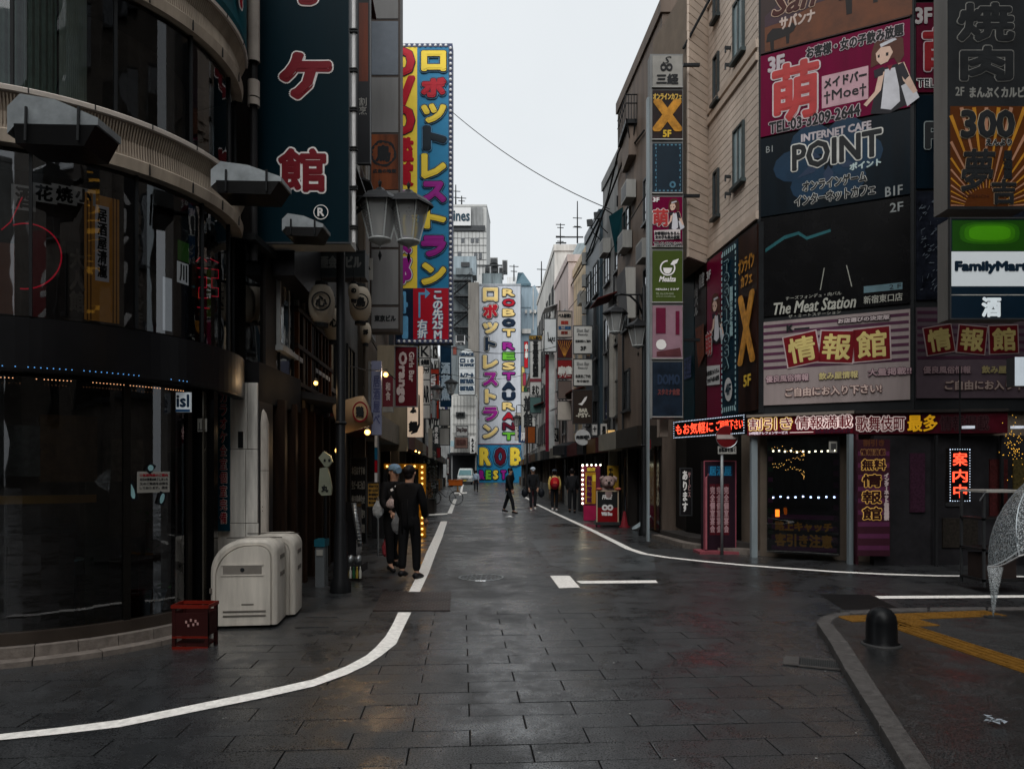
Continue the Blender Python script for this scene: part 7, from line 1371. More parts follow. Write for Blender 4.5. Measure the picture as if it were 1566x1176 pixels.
ER = [('R', M_CK), ('O', M_REDB), ('B', M_CK), ('O', M_NAVY), ('T', M_CK), (' ', None), ('R', M_MAG), ('E', M_GRN), ('S', M_CK), ('T', M_MAG), ('A', M_NAVY), ('U', M_NAVY), ('R', M_CK), ('A', M_REDB), ('N', M_DRED), ('T', M_GRN)]
y = 441.
for ch, m in ER:
    if ch == ' ': y += 5; continue
    ws.tx(ch, 769.5, y+2.2, 786.5, y+11.8, [(.20, M_NAVY), (.085, m)], 2); y += 15.3
bsn = flat_sign('wall_sign', 'blue lower wall sign with giant ROB letters and smaller coloured letters below', 728, 680, 797, 737.5, YR-.3, M_BLUE, 'sign', .4)
bsn.rect(727, 678.5, 797, 680, mat((120, 60, 70), .8, .5), 3)
for ch, x0, x1, m in (('R', 735, 749, M_YEL), ('O', 758, 772, M_DRED), ('B', 782, 795, M_YEL)): bsn.tx(ch, x0, 686, x1, 710, [(.42, M_NAVY), (.33, M_LBL), (.25, M_NAVY), (.16, m)], 2)
for ch, x0, x1, m in (('R', 734, 740, M_MAG), ('E', 744, 750, M_GRN), ('S', 755, 761, M_YEL), ('T', 767, 773, M_MAG), ('A', 779, 785, M_NAVY)): bsn.tx(ch, x0, 720, x1, 732, [(.22, M_NAVY), (.10, m)], 2)
# roof clutter over it
def block(root, x0, y0, x1, y1, Y, t, m, nm='roof_box'):
    a = W(x0, y1, Y); b = W(x1, y0, Y); return MB().box(a.x, b.x, Y, Y+t, a.z, b.z).obj(nm, m, root)
block(rw, 737, 418, 768, 436, YR+1, 4, M_WALLT, 'plant_room')
for i, (x0, y0, x1, y1) in enumerate(((749, 394, 761, 403), (750, 404, 762, 417), (768, 398, 776, 416), (763, 409, 770, 424), (741, 406, 749, 417))): u_ = block(rw, x0, y0, x1, y1, YR+.8+.2*i, 1.5, M_WALLG, 'cooling_unit'); block(rw, x0+1.5, y0+1.5, x1-1.5, y1-1.5, YR+.6+.2*i, .1, M_FR, 'fan_grille')
block(rw, 724, 405, 768, 406.5, YR+.4, .3, M_FR, 'gantry')
for x in (727, 738, 752, 766): block(rw, x, 406.6, x+.8, 436, YR+.4, .2, M_FR, 'gantry_post')
for k in range(6): block(rw, 776+k*2.4, 424, 777+k*2.4, 437, YR+.5, .15, M_WALLW, 'vent_pipe')
# lettered tall building
M_IN = mat((205, 206, 204), .75, .6, var=.12)
inb = bldg('building', 'tall pale block with a white roof board lettered ines', [(W(688, 0, 116).x, 116), (W(744, 0, 116).x, 116), (W(749, 0, 122).x, 124), (W(680, 0, 116).x, 124)], W(0, 316, 116).z, M_IN, par=.3)
block(inb, 690, 355, 744, 470, 115.9, .05, M_IN, 'facade_panel')
for k in range(9): block(inb, 694+k*5.6, 354, 694.4+k*5.6, 420, 115.85, .04, M_FR, 'panel_joint')
for y in (354, 364, 375, 386, 397, 408): block(inb, 690, y, 744, y+.5, 115.84, .04, M_FR, 'panel_joint')
for x, y in ((705, 367), (720, 367), (727, 367), (700, 388), (725, 390), (732, 390)): block(inb, x, y-3, x+5, y+4 if y < 380 else y+6, 115.8, .05, G_WIN, 'window')
block(inb, 720, 317, 738, 345, 115.7, .2, M_WALLG, 'roof_screen'); block(inb, 690, 345, 742, 353, 115.7, .1, M_FR, 'shadow_gap')
ib = flat_sign('roof_board', 'white roof board with dark letters ines on the tall pale block', 672, 318, 720, 345, 115.3, mat((225, 226, 226), .85, .4, var=.03), 'sign', .3); ib.tx('ines', 694, 323, 718, 338, [(.05, mat((40, 66, 80), 1, .5))])
# fire escape building
M_FE = mat((125, 134, 138), .75, .55, var=.3, streak=.25)
fe = bldg('building', 'grey building with zigzag outside fire escape stairs left of the white wall sign', [(W(686, 0, 96).x, 96.6), (W(722, 0, 96).x, 96.6), (W(722, 0, 96).x, 104), (W(680, 0, 96).x, 104)], W(0, 420, 96).z, M_FE, par=.2)
block(fe, 692, 392, 728, 421, 97, 3, mat((165, 180, 188), .75, .5, streak=.2), 'upper_block'); block(fe, 705, 401, 718, 408, 96.8, .1, M_FR, 'window'); block(fe, 697, 410, 722, 420, 96.2, .6, M_FE, 'balcony')
for k in range(4):
    y = 428+k*24
    block(fe, 691, y-1, 720, y+1, 95.2, 1.2, M_FR, 'landing')
    a = W(693, y+23, 95.3); b = W(719, y+1, 95.3) if k % 2 == 0 else W(693, y+1, 95.3)
    if k % 2: a = W(719, y+23, 95.3)
    MB().tube([a, b], .14, 5).obj('stair_flight', M_IRON, fe); MB().tube([a+Vector((0, 0, 1)), b+Vector((0, 0, 1))], .04, 5).tube([a+Vector((0, -.3, .5)), b+Vector((0, -.3, .5))], .03, 5).obj('handrail', M_IRON, fe)
    for q in range(8): MB().tube([a.lerp(b, q/7), a.lerp(b, q/7)+Vector((0, 0, 1))], .025, 4).obj('baluster', M_IRON, fe)
block(fe, 716, 432, 732, 640, 95.0, 1.0, mat((140, 136, 130), .7, .6, streak=.2), 'side_wall')
# white tiled building with garage
wt = bldg('building', 'white tiled building with a dark garage under it where the van stands', [(W(690, 0, 90).x, 90.5), (W(728, 0, 90).x, 90.5), (W(728, 0, 90).x, 94.5), (W(684, 0, 90).x, 94.5)], W(0, 604, 90).z, mat((210, 210, 206), .8, .5, var=.1), z0=W(0, 694, 90).z, par=.15)
block(wt, 684, 694, 729, 738, 93.5, .5, M_BLK, 'garage_back'); block(wt, 688, 692, 729, 696, 90.2, .3, M_DARK, 'lintel'); block(wt, 726.5, 694, 728.5, 738, 90.6, .3, M_WALLG, 'garage_post'); block(wt, 690, 694, 692, 738, 90.6, .3, M_WALLG, 'garage_post')
for k in range(7): block(wt, 694+k*5, 605, 694.3+k*5, 692, 90.35, .08, M_FR, 'tile_joint')
for y in (620, 634, 648, 662, 676): block(wt, 692, y, 728, y+.3, 90.33, .08, M_FR, 'tile_joint')
block(wt, 697, 630, 711, 638, 90.2, .2, M_FR, 'louvre_vent'); block(wt, 699, 632, 709, 636, 90.1, .15, G_WIN, 'vent_pane')
p = flat_sign('building_directory', 'tall stacked white directory sign with an arched top and navy letters', 701, 545, 727, 604, 88, mat((195, 200, 202), .8, .5), 'sign', .3, frame=M_FR); MB().lathe(W(714, 545, 88.1), [(.001, 0), (.9, 0)], 20, M=Rx).obj('arched_top', mat((195, 200, 202), .8, .5), p.root)
for s_, y0, y1 in (('GRACE', 540, 544), ('□ : 0', 549, 554), ('10 APPLE', 557, 560), ('ルノアール', 571, 576), ('EAST PLAZA', 580, 586), ('EAST PLAZA', 591, 597)): p.tx(s_, 704 if y0 != 540 else 703, y0, 724, y1, [(.05, mat((30, 50, 70), 1, .5))])
for y in (556, 563, 577, 588, 600): p.rect(701, y, 727, y+.7, M_FR, 1)
rsign('white framed roof sign with a dark square above the directory', 696, 512, 712, 528, 92, (205, 205, 205), [('HOTEL', 698, 523.5, 710, 526.5, BK, .03)]).rect(698, 513, 710, 522, M_BLK, 1)
rsign('grey script sign on the white tiled building', 697, 651, 716, 667, 89, (150, 150, 148), [('Dog Days', 699, 654, 714, 661, (60, 50, 50), .03)]); rsign('brown metal sign with faded kanji under the script sign', 695, 668, 716, 686, 89, (104, 80, 72), [('整骨院', 698, 672, 712, 680, (70, 44, 40), .04)]); rsign('narrow white vertical sign with black kana at the garage edge', 719, 667, 726, 693, 89, (215, 215, 212), [('ル\nノ\nア\nル', 721, 671, 724.5, 691, BK, .04)], fr=None); rsign('tiny pale blue card at the lower left of the white tiled building', 689, 674, 694, 683, 88, (170, 200, 210), fr=None)
# pale blue house right of the wall sign
M_LB2 = mat((165, 185, 198), .75, .5, var=.15, streak=.15)
hb = bldg('building', 'pale blue house with a slanted roof right of the white wall sign', [(W(797, 0, 106).x, 106), (W(836, 0, 106).x, 106), (W(842, 0, 110).x, 114), (W(795, 0, 110).x, 114)], W(0, 470, 106).z, M_LB2, par=.1)
block(hb, 797, 436, 812, 470, 105.9, 3, M_LB2, 'gable_block'); MB().poly([W(789, 434, 105.7), W(792, 417, 106), W(800, 417, 107), W(812, 434, 105.7)]).poly([W(789, 434, 105.7), W(812, 434, 105.7), W(812, 437, 105.7), W(789, 437, 105.7)]).obj('roof', mat((90, 116, 128), .8, .5), hb); MB().poly([W(812, 440, 105.8), W(818, 436, 105.8), W(836, 478, 105.8), W(812, 478, 105.8)]).obj('slanted_wall', M_LB2, hb)
for k in range(3): block(hb, 803+k*7, 474, 806+k*7, 479, 105.5, .3, M_WALLW, 'wall_unit')
block(hb, 798, 503, 812, 510, 105.6, .2, M_WALLW, 'window_frame'); block(hb, 815, 440, 816, 505, 105.6, .15, M_WALLW, 'drain_pipe')
db = flat_sign('roof_sign', 'dark brown distant roof sign with ragged white characters', 812, 438, 842, 485, 125, mat((70, 60, 58), .8, .5), 'sign', 1.5); db.tx('夢\n処', 816, 441, 832, 470, [(.15, M_LET)]); MB().box(W(816, 0, 126).x, W(842, 0, 126).x, 126.7, 134, 0, W(0, 486, 126).z).obj('building_below', M_WALLG, db.root)
td = thing('roof_drum', 'dark teal dome shaped tank on the far right roofs', 'tank', W(846, 480, 50)); MB().lathe(W(846, 474, 50), [(.55, -.9), (.55, 0), (.5, .25), (.3, .48), (.001, .58)], 16).obj('dome', mat((60, 96, 98), .8, .5), td, smooth=True); block(td, 834, 484, 850, 487, 49.5, 1, M_WALLW, 'stand')
# distant filler behind everything so the horizon is closed
for i, (x0, x1, y, Y) in enumerate(((560, 690, 600, 130), (794, 850, 560, 128), (850, 1100, 610, 140), (380, 560, 610, 140))):
    b = bldg('building', ('distant low block behind the left facades', 'distant block between the pale blue house and the right facades', 'distant low block hidden mostly behind the right buildings', 'distant low block hidden behind the izakaya roofs')[i], [(W(x0, 0, Y).x, Y), (W(x1, 0, Y).x, Y), (W(x1, 0, Y).x, Y+8), (W(x0, 0, Y).x, Y+8)], W(0, y, Y).z, M_WALLG)
for i, (x, y0, y1, Y, c_, k_) in enumerate(((662, 528, 548, 46, (205, 205, 200), 'K2'), (664, 552, 575, 50, (190, 190, 184), 'バー'), (692, 530, 543, 80, (120, 60, 50), ''), (667, 684, 700, 44, (150, 40, 44), ''), (660, 610, 640, 40, (160, 164, 166), ''), (683, 700, 726, 60, (160, 30, 44), '営\n業'))): rsign(('white', 'cream', 'brown', 'dull red', 'grey', 'thin red')[i]+' little sign high among the far left facades' if i < 5 else 'thin red banner flag standing left of the van', x, y0, x+(7 if i != 5 else 4), y1, Y, c_, [(k_, x+1, y0+2, x+(6 if i != 5 else 3), y1-2, BK if i < 5 else WT, .02)] if k_ else ())
# van
vn = thing('van', 'white kei van parked facing the street under the garage', 'van', (W(711, 0, 84).x, 84, 0)); Yv = 84.0; vx = W(711, 0, Yv).x; M_VAN = mat((205, 212, 210), .75, .3)
def vs(z, w, y): return [(vx-w, y, z), (vx+w, y, z)]
bd_ = MB(); sec = [(.35, .86, 0), (.85, .88, -.05), (1.05, .86, .1), (1.75, .74, .75), (1.9, .66, 1.1)]
for i in range(len(sec)-1):
    (z0, w0, d0), (z1, w1, d1) = sec[i], sec[i+1]; bd_.hexa([(vx-w0, Yv+d0, z0), (vx+w0, Yv+d0, z0), (vx+w0, Yv+3.6, z0), (vx-w0, Yv+3.6, z0), (vx-w1, Yv+d1, z1), (vx+w1, Yv+d1, z1), (vx+w1, Yv+3.6, z1), (vx-w1, Yv+3.6, z1)])
bd_.obj('body', M_VAN, vn); MB().quad((vx-.76, Yv+.11, 1.1), (vx+.76, Yv+.11, 1.1), (vx+.66, Yv+.68, 1.7), (vx-.66, Yv+.68, 1.7)).obj('windscreen', mat((110, 150, 155), .7, .08), vn)
for s in (-1, 1):
    MB().box(vx+s*.62-.12, vx+s*.62+.12, Yv-.09, Yv-.04, .72, .86).obj('headlight', M_WD, vn); MB().lathe((vx+s*.75, Yv+.5, .3), [(.001, -.09), (.3, -.09), (.3, .09), (.001, .09)], 14, M=Matrix.Rotation(math.pi/2, 3, 'Y')).obj('wheel', M_BLK, vn); MB().box(vx+s*.9-.04, vx+s*.9+.04, Yv+.05, Yv+.1, 1.1, 1.28).obj('mirror', M_BLK, vn)
MB().box(vx-.4, vx+.4, Yv-.08, Yv-.03, .55, .66).obj('grille', M_BLK, vn); MB().box(vx-.17, vx+.17, Yv-.09, Yv-.05, .42, .52).obj('number_plate', M_YEL, vn)
# bicycle with orange box
bc = thing('bicycle', 'black parked bicycle with an orange crate on its rear rack', 'bicycle', G(680, 772)); c0 = G(684, 772); bx, by = c0.x, c0.y; M_TYR = mat((20, 20, 22), 1, .6)
for dx, nm in ((-.62, 'front'), (.42, 'rear')):
    cw = Vector((bx+dx, by, .33)); w_ = MB(); w_.tube([cw+Vector((.32*math.cos(t*math.pi/9), 0, .32*math.sin(t*math.pi/9))) for t in range(19)], .02, 6); wh = w_.obj('wheel', M_TYR, bc)
    for k in range(6): t = k*math.pi/6; MB().tube([cw-Vector((.3*math.cos(t), 0, .3*math.sin(t))), cw+Vector((.3*math.cos(t), 0, .3*math.sin(t)))], .004, 4).obj('spoke', M_STEEL, wh)
V = lambda x, z: Vector((bx+x, by, z))
MB().tube([V(.42, .33), V(-.05, .35), V(.12, .8), V(.42, .33)], .016, 6).tube([V(-.05, .35), V(-.5, .75)], .018, 6).tube([V(.1, .72), V(-.5, .75)], .016, 6).tube([V(-.62, .33), V(-.5, .75), V(-.46, .98)], .016, 6).obj('frame', M_IRON, bc)
MB().tube([V(-.46, .98)+Vector((0, -.25, .02)), V(-.5, .98), V(-.46, .98)+Vector((0, .25, .02))], .012, 6).obj('handlebar', M_STEEL, bc); MB().box(bx+.02, bx+.26, by-.07, by+.07, .84, .9).obj('saddle', M_BLK, bc)
MB().box(bx-.75, bx-.55, by-.15, by+.15, .78, 1.02).obj('basket', M_STEEL, bc)
MB().box(bx+.08, bx+.72, by-.2, by+.2, .92, 1.16).box(bx+.06, bx+.74, by-.22, by+.22, 1.161, 1.19).obj('orange_crate', mat((215, 110, 40), .8, .45), bc); MB().box(bx+.15, bx+.7, by-.1, by+.1, .885, .918).obj('rack', M_IRON, bc)
# small standing sign near the van
so = thing('standing_sign', 'small white round shouldered stand sign on a gold foot near the parked bicycle', 'sign', G(700, 752)); c = G(700, 752); MB().box(c.x-.17, c.x+.17, c.y, c.y+.08, .5, .95).obj('panel', M_BOXW, so, bevel=.04); MB().lathe(c, [(.18, 0), (.18, .05), (.06, .1), (.05, .5)], 12).obj('foot', mat((150, 110, 60), .8, .5), so)
# litter on the street
lt_ = thing('street_litter', 'white scrap lying on the street in front of the walking man', 'litter', G(778, 791)); c = G(778, 791); MB().poly([c+Vector((-.14, 0, .01)), c+Vector((.0, -.12, .03)), c+Vector((.16, -.02, .01)), c+Vector((.05, .12, .05))]).obj('scrap', M_WD, lt_)
# ================================================================ people
def skinned(name, pts, edges, rad, m, parent, sub=2, root=0):
    me = bpy.data.meshes.new(name); me.from_pydata([tuple(p) for p in pts], edges, []); me.materials.append(m)
    o = bpy.data.objects.new(name, me); COL.objects.link(o); o.parent = parent; MW[o.name] = MW[parent.name]
    sk_ = o.modifiers.new('skin', 'SKIN'); sk_.use_smooth_shade = True
    for i, r in enumerate(rad):
        d = me.skin_vertices[0].data[i]; d.radius = (r, r) if not isinstance(r, tuple) else r; d.use_root = (i == root)
    s = o.modifiers.new('sub', 'SUBSURF'); s.levels = sub; s.render_levels = sub; return o
M_SKN = mat((205, 160, 135), .7, .5, var=.08); M_HAIRD = mat((24, 20, 20), 1, .45, var=.3, scale=40)
def person(label, px, py, h, rz, coat, trou, shoe=(30, 30, 32), stride=.12, arms=((.0, 0), (.0, 0)), cap=None, group=None, coat_len=.50, hunch=0., hair=True, sleeve=None, z0=0., fingers=False):
    """arms: per side (forward swing of the elbow, forearm bend forward), in fractions of height"""
    g0 = G(px, py, z0); r = thing('person', label, 'person', g0, rz, group); H = h
    P = lambda x, y, z: Vector((x*H, -y*H, z*H))   # y = forward (towards -Y before turning)
    s = stride; hp = .52
    L = {}
    for sd, k in ((-1, 1), (1, -1)):
        f = s*k; lift = .02 if f < 0 else 0
        hip = P(.05*sd, 0, hp-.02); knee = P(.052*sd, f*.62+abs(f)*.12, .28+.01); ank = P(.05*sd, f, .05+lift*1.2); toe = P(.056*sd, f+.085, .022+lift*.2); L[sd] = (hip, knee, ank, toe)
    A = {}
    for i, sd in enumerate((-1, 1)):
        sw, bend = arms[i]; sh = P(.10*sd, hunch, .80); el = P(.128*sd, sw+hunch, .64); wr = P(.115*sd*(1-.4*min(1, bend*4)), sw+bend+hunch, .64-math.sqrt(max(.0001, .15**2-min(bend, .149)**2))); A[sd] = (sh, el, wr)
    pelvis, waist, chest, neck = P(0, 0, hp+.01), P(0, hunch*.3, .62), P(0, hunch*.7, .74), P(0, hunch*1.1, .845); hb, ht = P(0, hunch*1.3+.008, .90), P(0, hunch*1.3+.004, .958)
    # continuous body
    pts = [pelvis, waist, chest, neck, hb, ht]; ed = [(0, 1), (1, 2), (2, 3), (3, 4), (4, 5)]; rd = [.07*H, .062*H, .07*H, .034*H, .050*H, .044*H]
    for sd in (-1, 1):
        n = len(pts); pts += list(L[sd]); ed += [(0, n), (n, n+1), (n+1, n+2), (n+2, n+3)]; rd += [.048*H, .034*H, .022*H, .016*H]
        n = len(pts); pts += list(A[sd]); ed += [(2, n), (n, n+1), (n+1, n+2)]; rd += [.032*H, .024*H, .017*H]
    skinned('body', pts, ed, rd, M_SKN, r)
    # trousers
    pts = [pelvis, P(0, 0, hp+.07)]; ed = [(0, 1)]; rd = [.080*H, .07*H]
    for sd in (-1, 1): n = len(pts); a, b, c, d = L[sd]; pts += [a, b, c+Vector((0, 0, .012*H))]; ed += [(0, n), (n, n+1), (n+1, n+2)]; rd += [.058*H, .043*H, .036*H]
    skinned('trousers', pts, ed, rd, mat(trou, 1, .8, var=.3, scale=12), r)
    # coat
    pts = [chest, waist, P(0, 0, coat_len), P(0, hunch, .82)]; ed = [(0, 1), (1, 2), (0, 3)]; rd = [(.094*H, .075*H), (.086*H, .07*H), (.094*H, .08*H), .048*H]
    for sd in (-1, 1):
        n = len(pts); a, b, c = A[sd]; pts += [a, b, c.lerp(b, .12)]; ed += [(0, n), (n, n+1), (n+1, n+2)]; rd += [.044*H, .036*H, .029*H]
    skinned('coat', pts, ed, rd, mat(coat, 1, .75, var=.35, scale=9), r)
    for sd in (-1, 1):
        a, b, c, d = L[sd]; m_ = MB(); fw = Vector((d.x-c.x, d.y-c.y, 0)).normalized()*H
        m_.tube([c-fw*.035+Vector((0, 0, -.02*H)), c+Vector((0, 0, -.012*H)), c+fw*.05+Vector((0, 0, -.025*H)), c+fw*.10+Vector((0, 0, -.034*H))], [.024*H, .028*H, .024*H, .014*H], 10).obj('shoe', mat(shoe, 1, .5), r, world=False, smooth=True)
        sh, el, wr = A[sd]; d = (wr-el).normalized(); hm = MB(); hm.tube([wr, wr+d*.022*H, wr+d*.05*H], [.014*H, .021*H, .017*H], 8)
        sd_ = d.cross(Vector((0, 1, 0))); sd_ = (sd_ if sd_.length > .1 else Vector((1, 0, 0))).normalized(); up = sd_.cross(d)
        for k in range(4): o = wr+d*.048*H+sd_*((k-1.5)*.009*H); hm.tube([o, o+d*.022*H+up*.004*H, o+d*(.038-.004*abs(k-1.3))*H+up*.015*H], [.0052*H, .005*H, .0038*H], 6)
        o = wr+d*.018*H-sd_*.018*H; hm.tube([o, o+d*.02*H-sd_*.012*H, o+d*.036*H-sd_*.010*H+up*.006*H], [.006*H, .0056*H, .004*H], 6); hm.obj('hand', M_SKN, r, world=False, smooth=True)
    # collar, belt line and hem folds
    MB().lathe(P(0, hunch*1.05, .818), [(.052*H, 0), (.055*H, .012*H), (.044*H, .022*H)], 12).obj('collar', mat(tuple(min(255, int(c*1.5)+6) for c in coat), 1, .7), r, world=False, smooth=True)
    fo = MB()
    for k in range(9): t = k*.7+.3; x_, y_ = .078*math.cos(t), .06*math.sin(t); fo.tube([P(x_, y_, .70), P(x_*1.06, y_*1.08, .62), P(x_*1.02, y_*1.1, coat_len-.02)], [.004*H, .010*H, .006*H], 5)
    fo.obj('coat_folds', mat(coat, 1, .75, var=.35, scale=9), r, world=False, smooth=True)
    # face and hair
    fc = MB(); c = hb.lerp(ht, .35); fc.tube([c+P(0, .052, .008), c+P(0, .062, -.004), c+P(0, .05, -.008)], [.004*H, .008*H, .004*H], 6)
    for sd in (-1, 1): fc.ball(c+P(.052*sd, 0, .0), .012*H, 8, .5, 1, 1.3)
    fc.obj('nose_and_ears', M_SKN, r, world=False, smooth=True); ey = MB()
    for sd in (-1, 1): ey.ball(c+P(.018*sd, .047, .012), .0045*H, 6)
    ey.box((c+P(-.014, .049, -.024)).x, (c+P(.014, .049, -.024)).x, (c+P(0, .053, 0)).y, (c+P(0, .046, 0)).y, (c+P(0, 0, -.026)).z, (c+P(0, 0, -.022)).z); ey.obj('eyes_and_mouth', M_HAIRD, r, world=False)
    if hair: k = MB().ball(ht+P(0, -.010, -.014), .058*H, 14, .95, 1.05, .90).ball(hb+P(0, -.026, .01), .045*H, 12, 1, .8, 1.1); k.obj('hair', M_HAIRD, r, world=False, smooth=True)
    if cap:
        m_ = mat(cap, .8, .6); MB().lathe(ht+P(0, 0, -.012), [(.062*H, 0), (.061*H, .02*H), (.05*H, .042*H), (.025*H, .055*H), (.001, .058*H)], 16).obj('cap', m_, r, world=False, smooth=True)
        MB().tube([ht+P(0, .045, -.008), ht+P(0, .095, -.018)], [.042*H, .03*H], 12).obj('cap_brim', m_, r, world=False).scale = (1, 1, 1)
    return r, A, P
person('man in a long dark coat striding across the middle of the street', 778, 785, 1.73, math.radians(62), (26, 27, 30), (28, 30, 34), stride=.15, arms=((.05, .05), (-.03, .05)), hunch=.03, coat_len=.44)
person('man in black jacket, white cap and white shoes walking toward the camera', 815, 781, 1.75, math.radians(5), (30, 31, 34), (34, 35, 38), (200, 200, 196), .05, ((.03, .07), (.03, .07)), cap=(205, 215, 225), hair=False, coat_len=.5)
person('pedestrian seen from behind in yellow sleeves with a red rucksack and grey cap', 848, 782, 1.66, math.radians(180), (215, 185, 110), (28, 29, 33), (190, 190, 190), .04, ((.0, .03), (.0, .03)), cap=(70, 80, 90), coat_len=.55)
r4 = person('dark clothed pedestrian close to the shop wall on the right, beside the bulb framed sign', 875, 785, 1.70, math.radians(170), (32, 33, 36), (26, 27, 30), stride=.06, arms=((.02, .08), (.0, .06)))
person('distant pedestrian in pale blue shirt and black trousers walking away near the van', 728, 752, 1.66, math.radians(176), (165, 185, 205), (28, 30, 36), stride=.05, coat_len=.55)
pA = person('man in a pale blue cap and open black coat holding bags on the left', 601, 872, 1.71, math.radians(35), (17, 17, 19), (19, 19, 21), stride=.05, arms=((.03, .12), (.03, .12)), cap=(120, 150, 175), coat_len=.40, hair=False, hunch=.02)
pB = person('dark haired person in black seen from behind, right of the man in the cap', 626, 886, 1.70, math.radians(160), (14, 14, 16), (16, 16, 18), stride=.04, arms=((.02, .09), (.02, .06)), coat_len=.42)
# rucksack, scarf, carried bags
c = G(848, 782); rs = thing('rucksack', 'bright red rucksack with darker pocket worn by the walker in yellow sleeves', 'rucksack', c+Vector((0, -.22, 1.0))); M_RS = mat((190, 22, 36), .9, .55)
MB().ball(c+Vector((0, -.20, 1.12)), .19, 14, 1, .62, 1.3).obj('main_bag', M_RS, rs, smooth=True); MB().ball(c+Vector((0, -.29, 1.02)), .12, 12, 1.1, .5, .9).obj('pocket', mat((120, 20, 34), .9, .55), rs, smooth=True); MB().box(c.x-.07, c.x+.07, c.y-.345, c.y-.33, 1.1, 1.2).obj('logo_patch', mat((225, 90, 70), .9, .5), rs)
for dx in (-.13, .13): MB().tube([c+Vector((dx, -.15, 1.36)), c+Vector((dx, -.05, 1.42)), c+Vector((dx, .05, 1.36))], .018, 6).obj('strap', M_BLK, rs)
c = G(815, 781)
for dx, lab in ((-.33, 'black shoulder bag hanging at the left of the man in the white cap'), (.33, 'dark carrier bag at the right of the man in the white cap')):
    bg_ = thing('shoulder_bag', lab, 'bag', c+Vector((dx, -.1, .55))); MB().ball(c+Vector((dx, -.1, .72)), .17, 12, .8, .6, 1.1).obj('pouch', mat((26, 30, 36), 1, .5), bg_, smooth=True); MB().tube([c+Vector((dx-.08, -.1, .85)), c+Vector((dx*.8, -.12, 1.0)), c+Vector((dx+.06, -.1, .85))], .012, 6).obj('handle', M_BLK, bg_)
M_BAG = mat((200, 205, 208), .6, .35, var=.35, scale=25)
def bag(px, py, Y, w, h, m, label, seed):
    rr = random.Random(seed); c = W(px, py, Y); r = thing('carrier_bag', label, 'bag', c); b = MB(); n = 12; rows = []
    for i in range(7):
        f_ = i/6; R_ = w*(.15, .75, .95, 1, .85, .6, .25)[i]/2; rows.append([c+Vector((R_*math.cos(2*math.pi*k/n)*rr.uniform(.85, 1.15), R_*.5*math.sin(2*math.pi*k/n)*rr.uniform(.8, 1.2), -h/2+h*f_)) for k in range(n)])
    for i in range(6):
        for k in range(n): b.quad(rows[i][k], rows[i][(k+1) % n], rows[i+1][(k+1) % n], rows[i+1][k])
    b.obj('bag_body', m, r, smooth=True); MB().tube([c+Vector((-w*.12, 0, h*.48)), c+Vector((0, 0, h*.75)), c+Vector((w*.12, 0, h*.48))], .006, 5).obj('handle', m, r)
bag(578, 779, 11.4, .18, .28, M_BAG, 'translucent white carrier bag held low at the left of the man in the cap', 1); bag(607, 800, 11.2, .16, .34, mat((150, 152, 155), .6, .4, var=.3, scale=20), 'grey translucent bag hanging between the two men', 2)
bag(598, 770, 11.2, .16, .16, mat((190, 170, 165), .8, .5, var=.6, scale=40), 'small white and red patterned parcel in the hands of the man in the cap', 3); bag(590, 838, 11.5, .13, .28, mat((150, 60, 66), .8, .5, var=.6, scale=40), 'red and white printed paper bag near the feet of the two men', 4); bag(612, 835, 11.3, .10, .4, mat((190, 140, 90), .8, .5, var=.6, scale=40), 'orange and white printed long bag between the two men near the ground', 5)
sc_ = thing('neck_scarf', 'black and white patterned towel round the neck of the man in the cap', 'towel', W(612, 735, 11.3)); 
for k in range(8): c = W(596+k*3.4, 748-abs(k-3)*-1.2-(k*1.5 if k < 5 else 7.5-(k-4)*5), 11.25); MB().obox(c, (1, 0, .5), (-.5, 0, 1), (0, 1, 0), .022, .018, .008).obj('towel_fold', M_LET if k % 2 else M_BLK, sc_)
# ================================================================ umbrellas at the right edge
um = bpy.data.materials.new('clear_vinyl'); um.use_nodes = True; t = um.node_tree; t.nodes.clear(); N = t.nodes.new; Lk = t.links.new
o = N('ShaderNodeOutputMaterial'); m1 = N('ShaderNodeMixShader'); tr_ = N('ShaderNodeBsdfTransparent'); tr_.inputs[0].default_value = (.72, .76, .78, 1); pb_ = N('ShaderNodeBsdfPrincipled'); pb_.inputs['Base Color'].default_value = (.75, .80, .82, 1); pb_.inputs['Roughness'].default_value = .12
ge = N('ShaderNodeNewGeometry'); vo = N('ShaderNodeTexVoronoi'); vo.inputs['Scale'].default_value = 105; vo.inputs['Randomness'].default_value = 1; Lk(ge.outputs['Position'], vo.inputs['Vector'])
mr = N('ShaderNodeMapRange'); mr.inputs['From Min'].default_value = .30; mr.inputs['From Max'].default_value = .55; mr.inputs['To Min'].default_value = .62; mr.inputs['To Max'].default_value = .10; Lk(vo.outputs['Distance'], mr.inputs['Value']); Lk(mr.outputs[0], m1.inputs[0])
bu = N('ShaderNodeBump'); bu.inputs['Strength'].default_value = .9; bu.inputs['Distance'].default_value = .004; bu.invert = True; Lk(vo.outputs['Distance'], bu.inputs['Height']); Lk(bu.outputs[0], pb_.inputs['Normal']); Lk(tr_.outputs[0], m1.inputs[1]); Lk(pb_.outputs[0], m1.inputs[2]); Lk(m1.outputs[0], o.inputs[0])
Yu = 3.6; rim = W(1512, 866, Yu); hr = Vector((.834, -.552, 0)); vw = Vector((.55, .83, -.1)); ru = .5; pu = (hr*.86+Vector((0, 0, .51))).normalized(); axis = (-hr*.51+Vector((0, 0, .86))+vw*.06).normalized(); pu = (pu-axis*pu.dot(axis)).normalized(); pc = rim+pu*ru
ub = thing('umbrella', 'open clear vinyl umbrella covered in rain drops, tilted, entering at the right edge', 'umbrella', pc); _=0; Mx = Matrix((pu, axis.cross(pu), axis)).transposed()
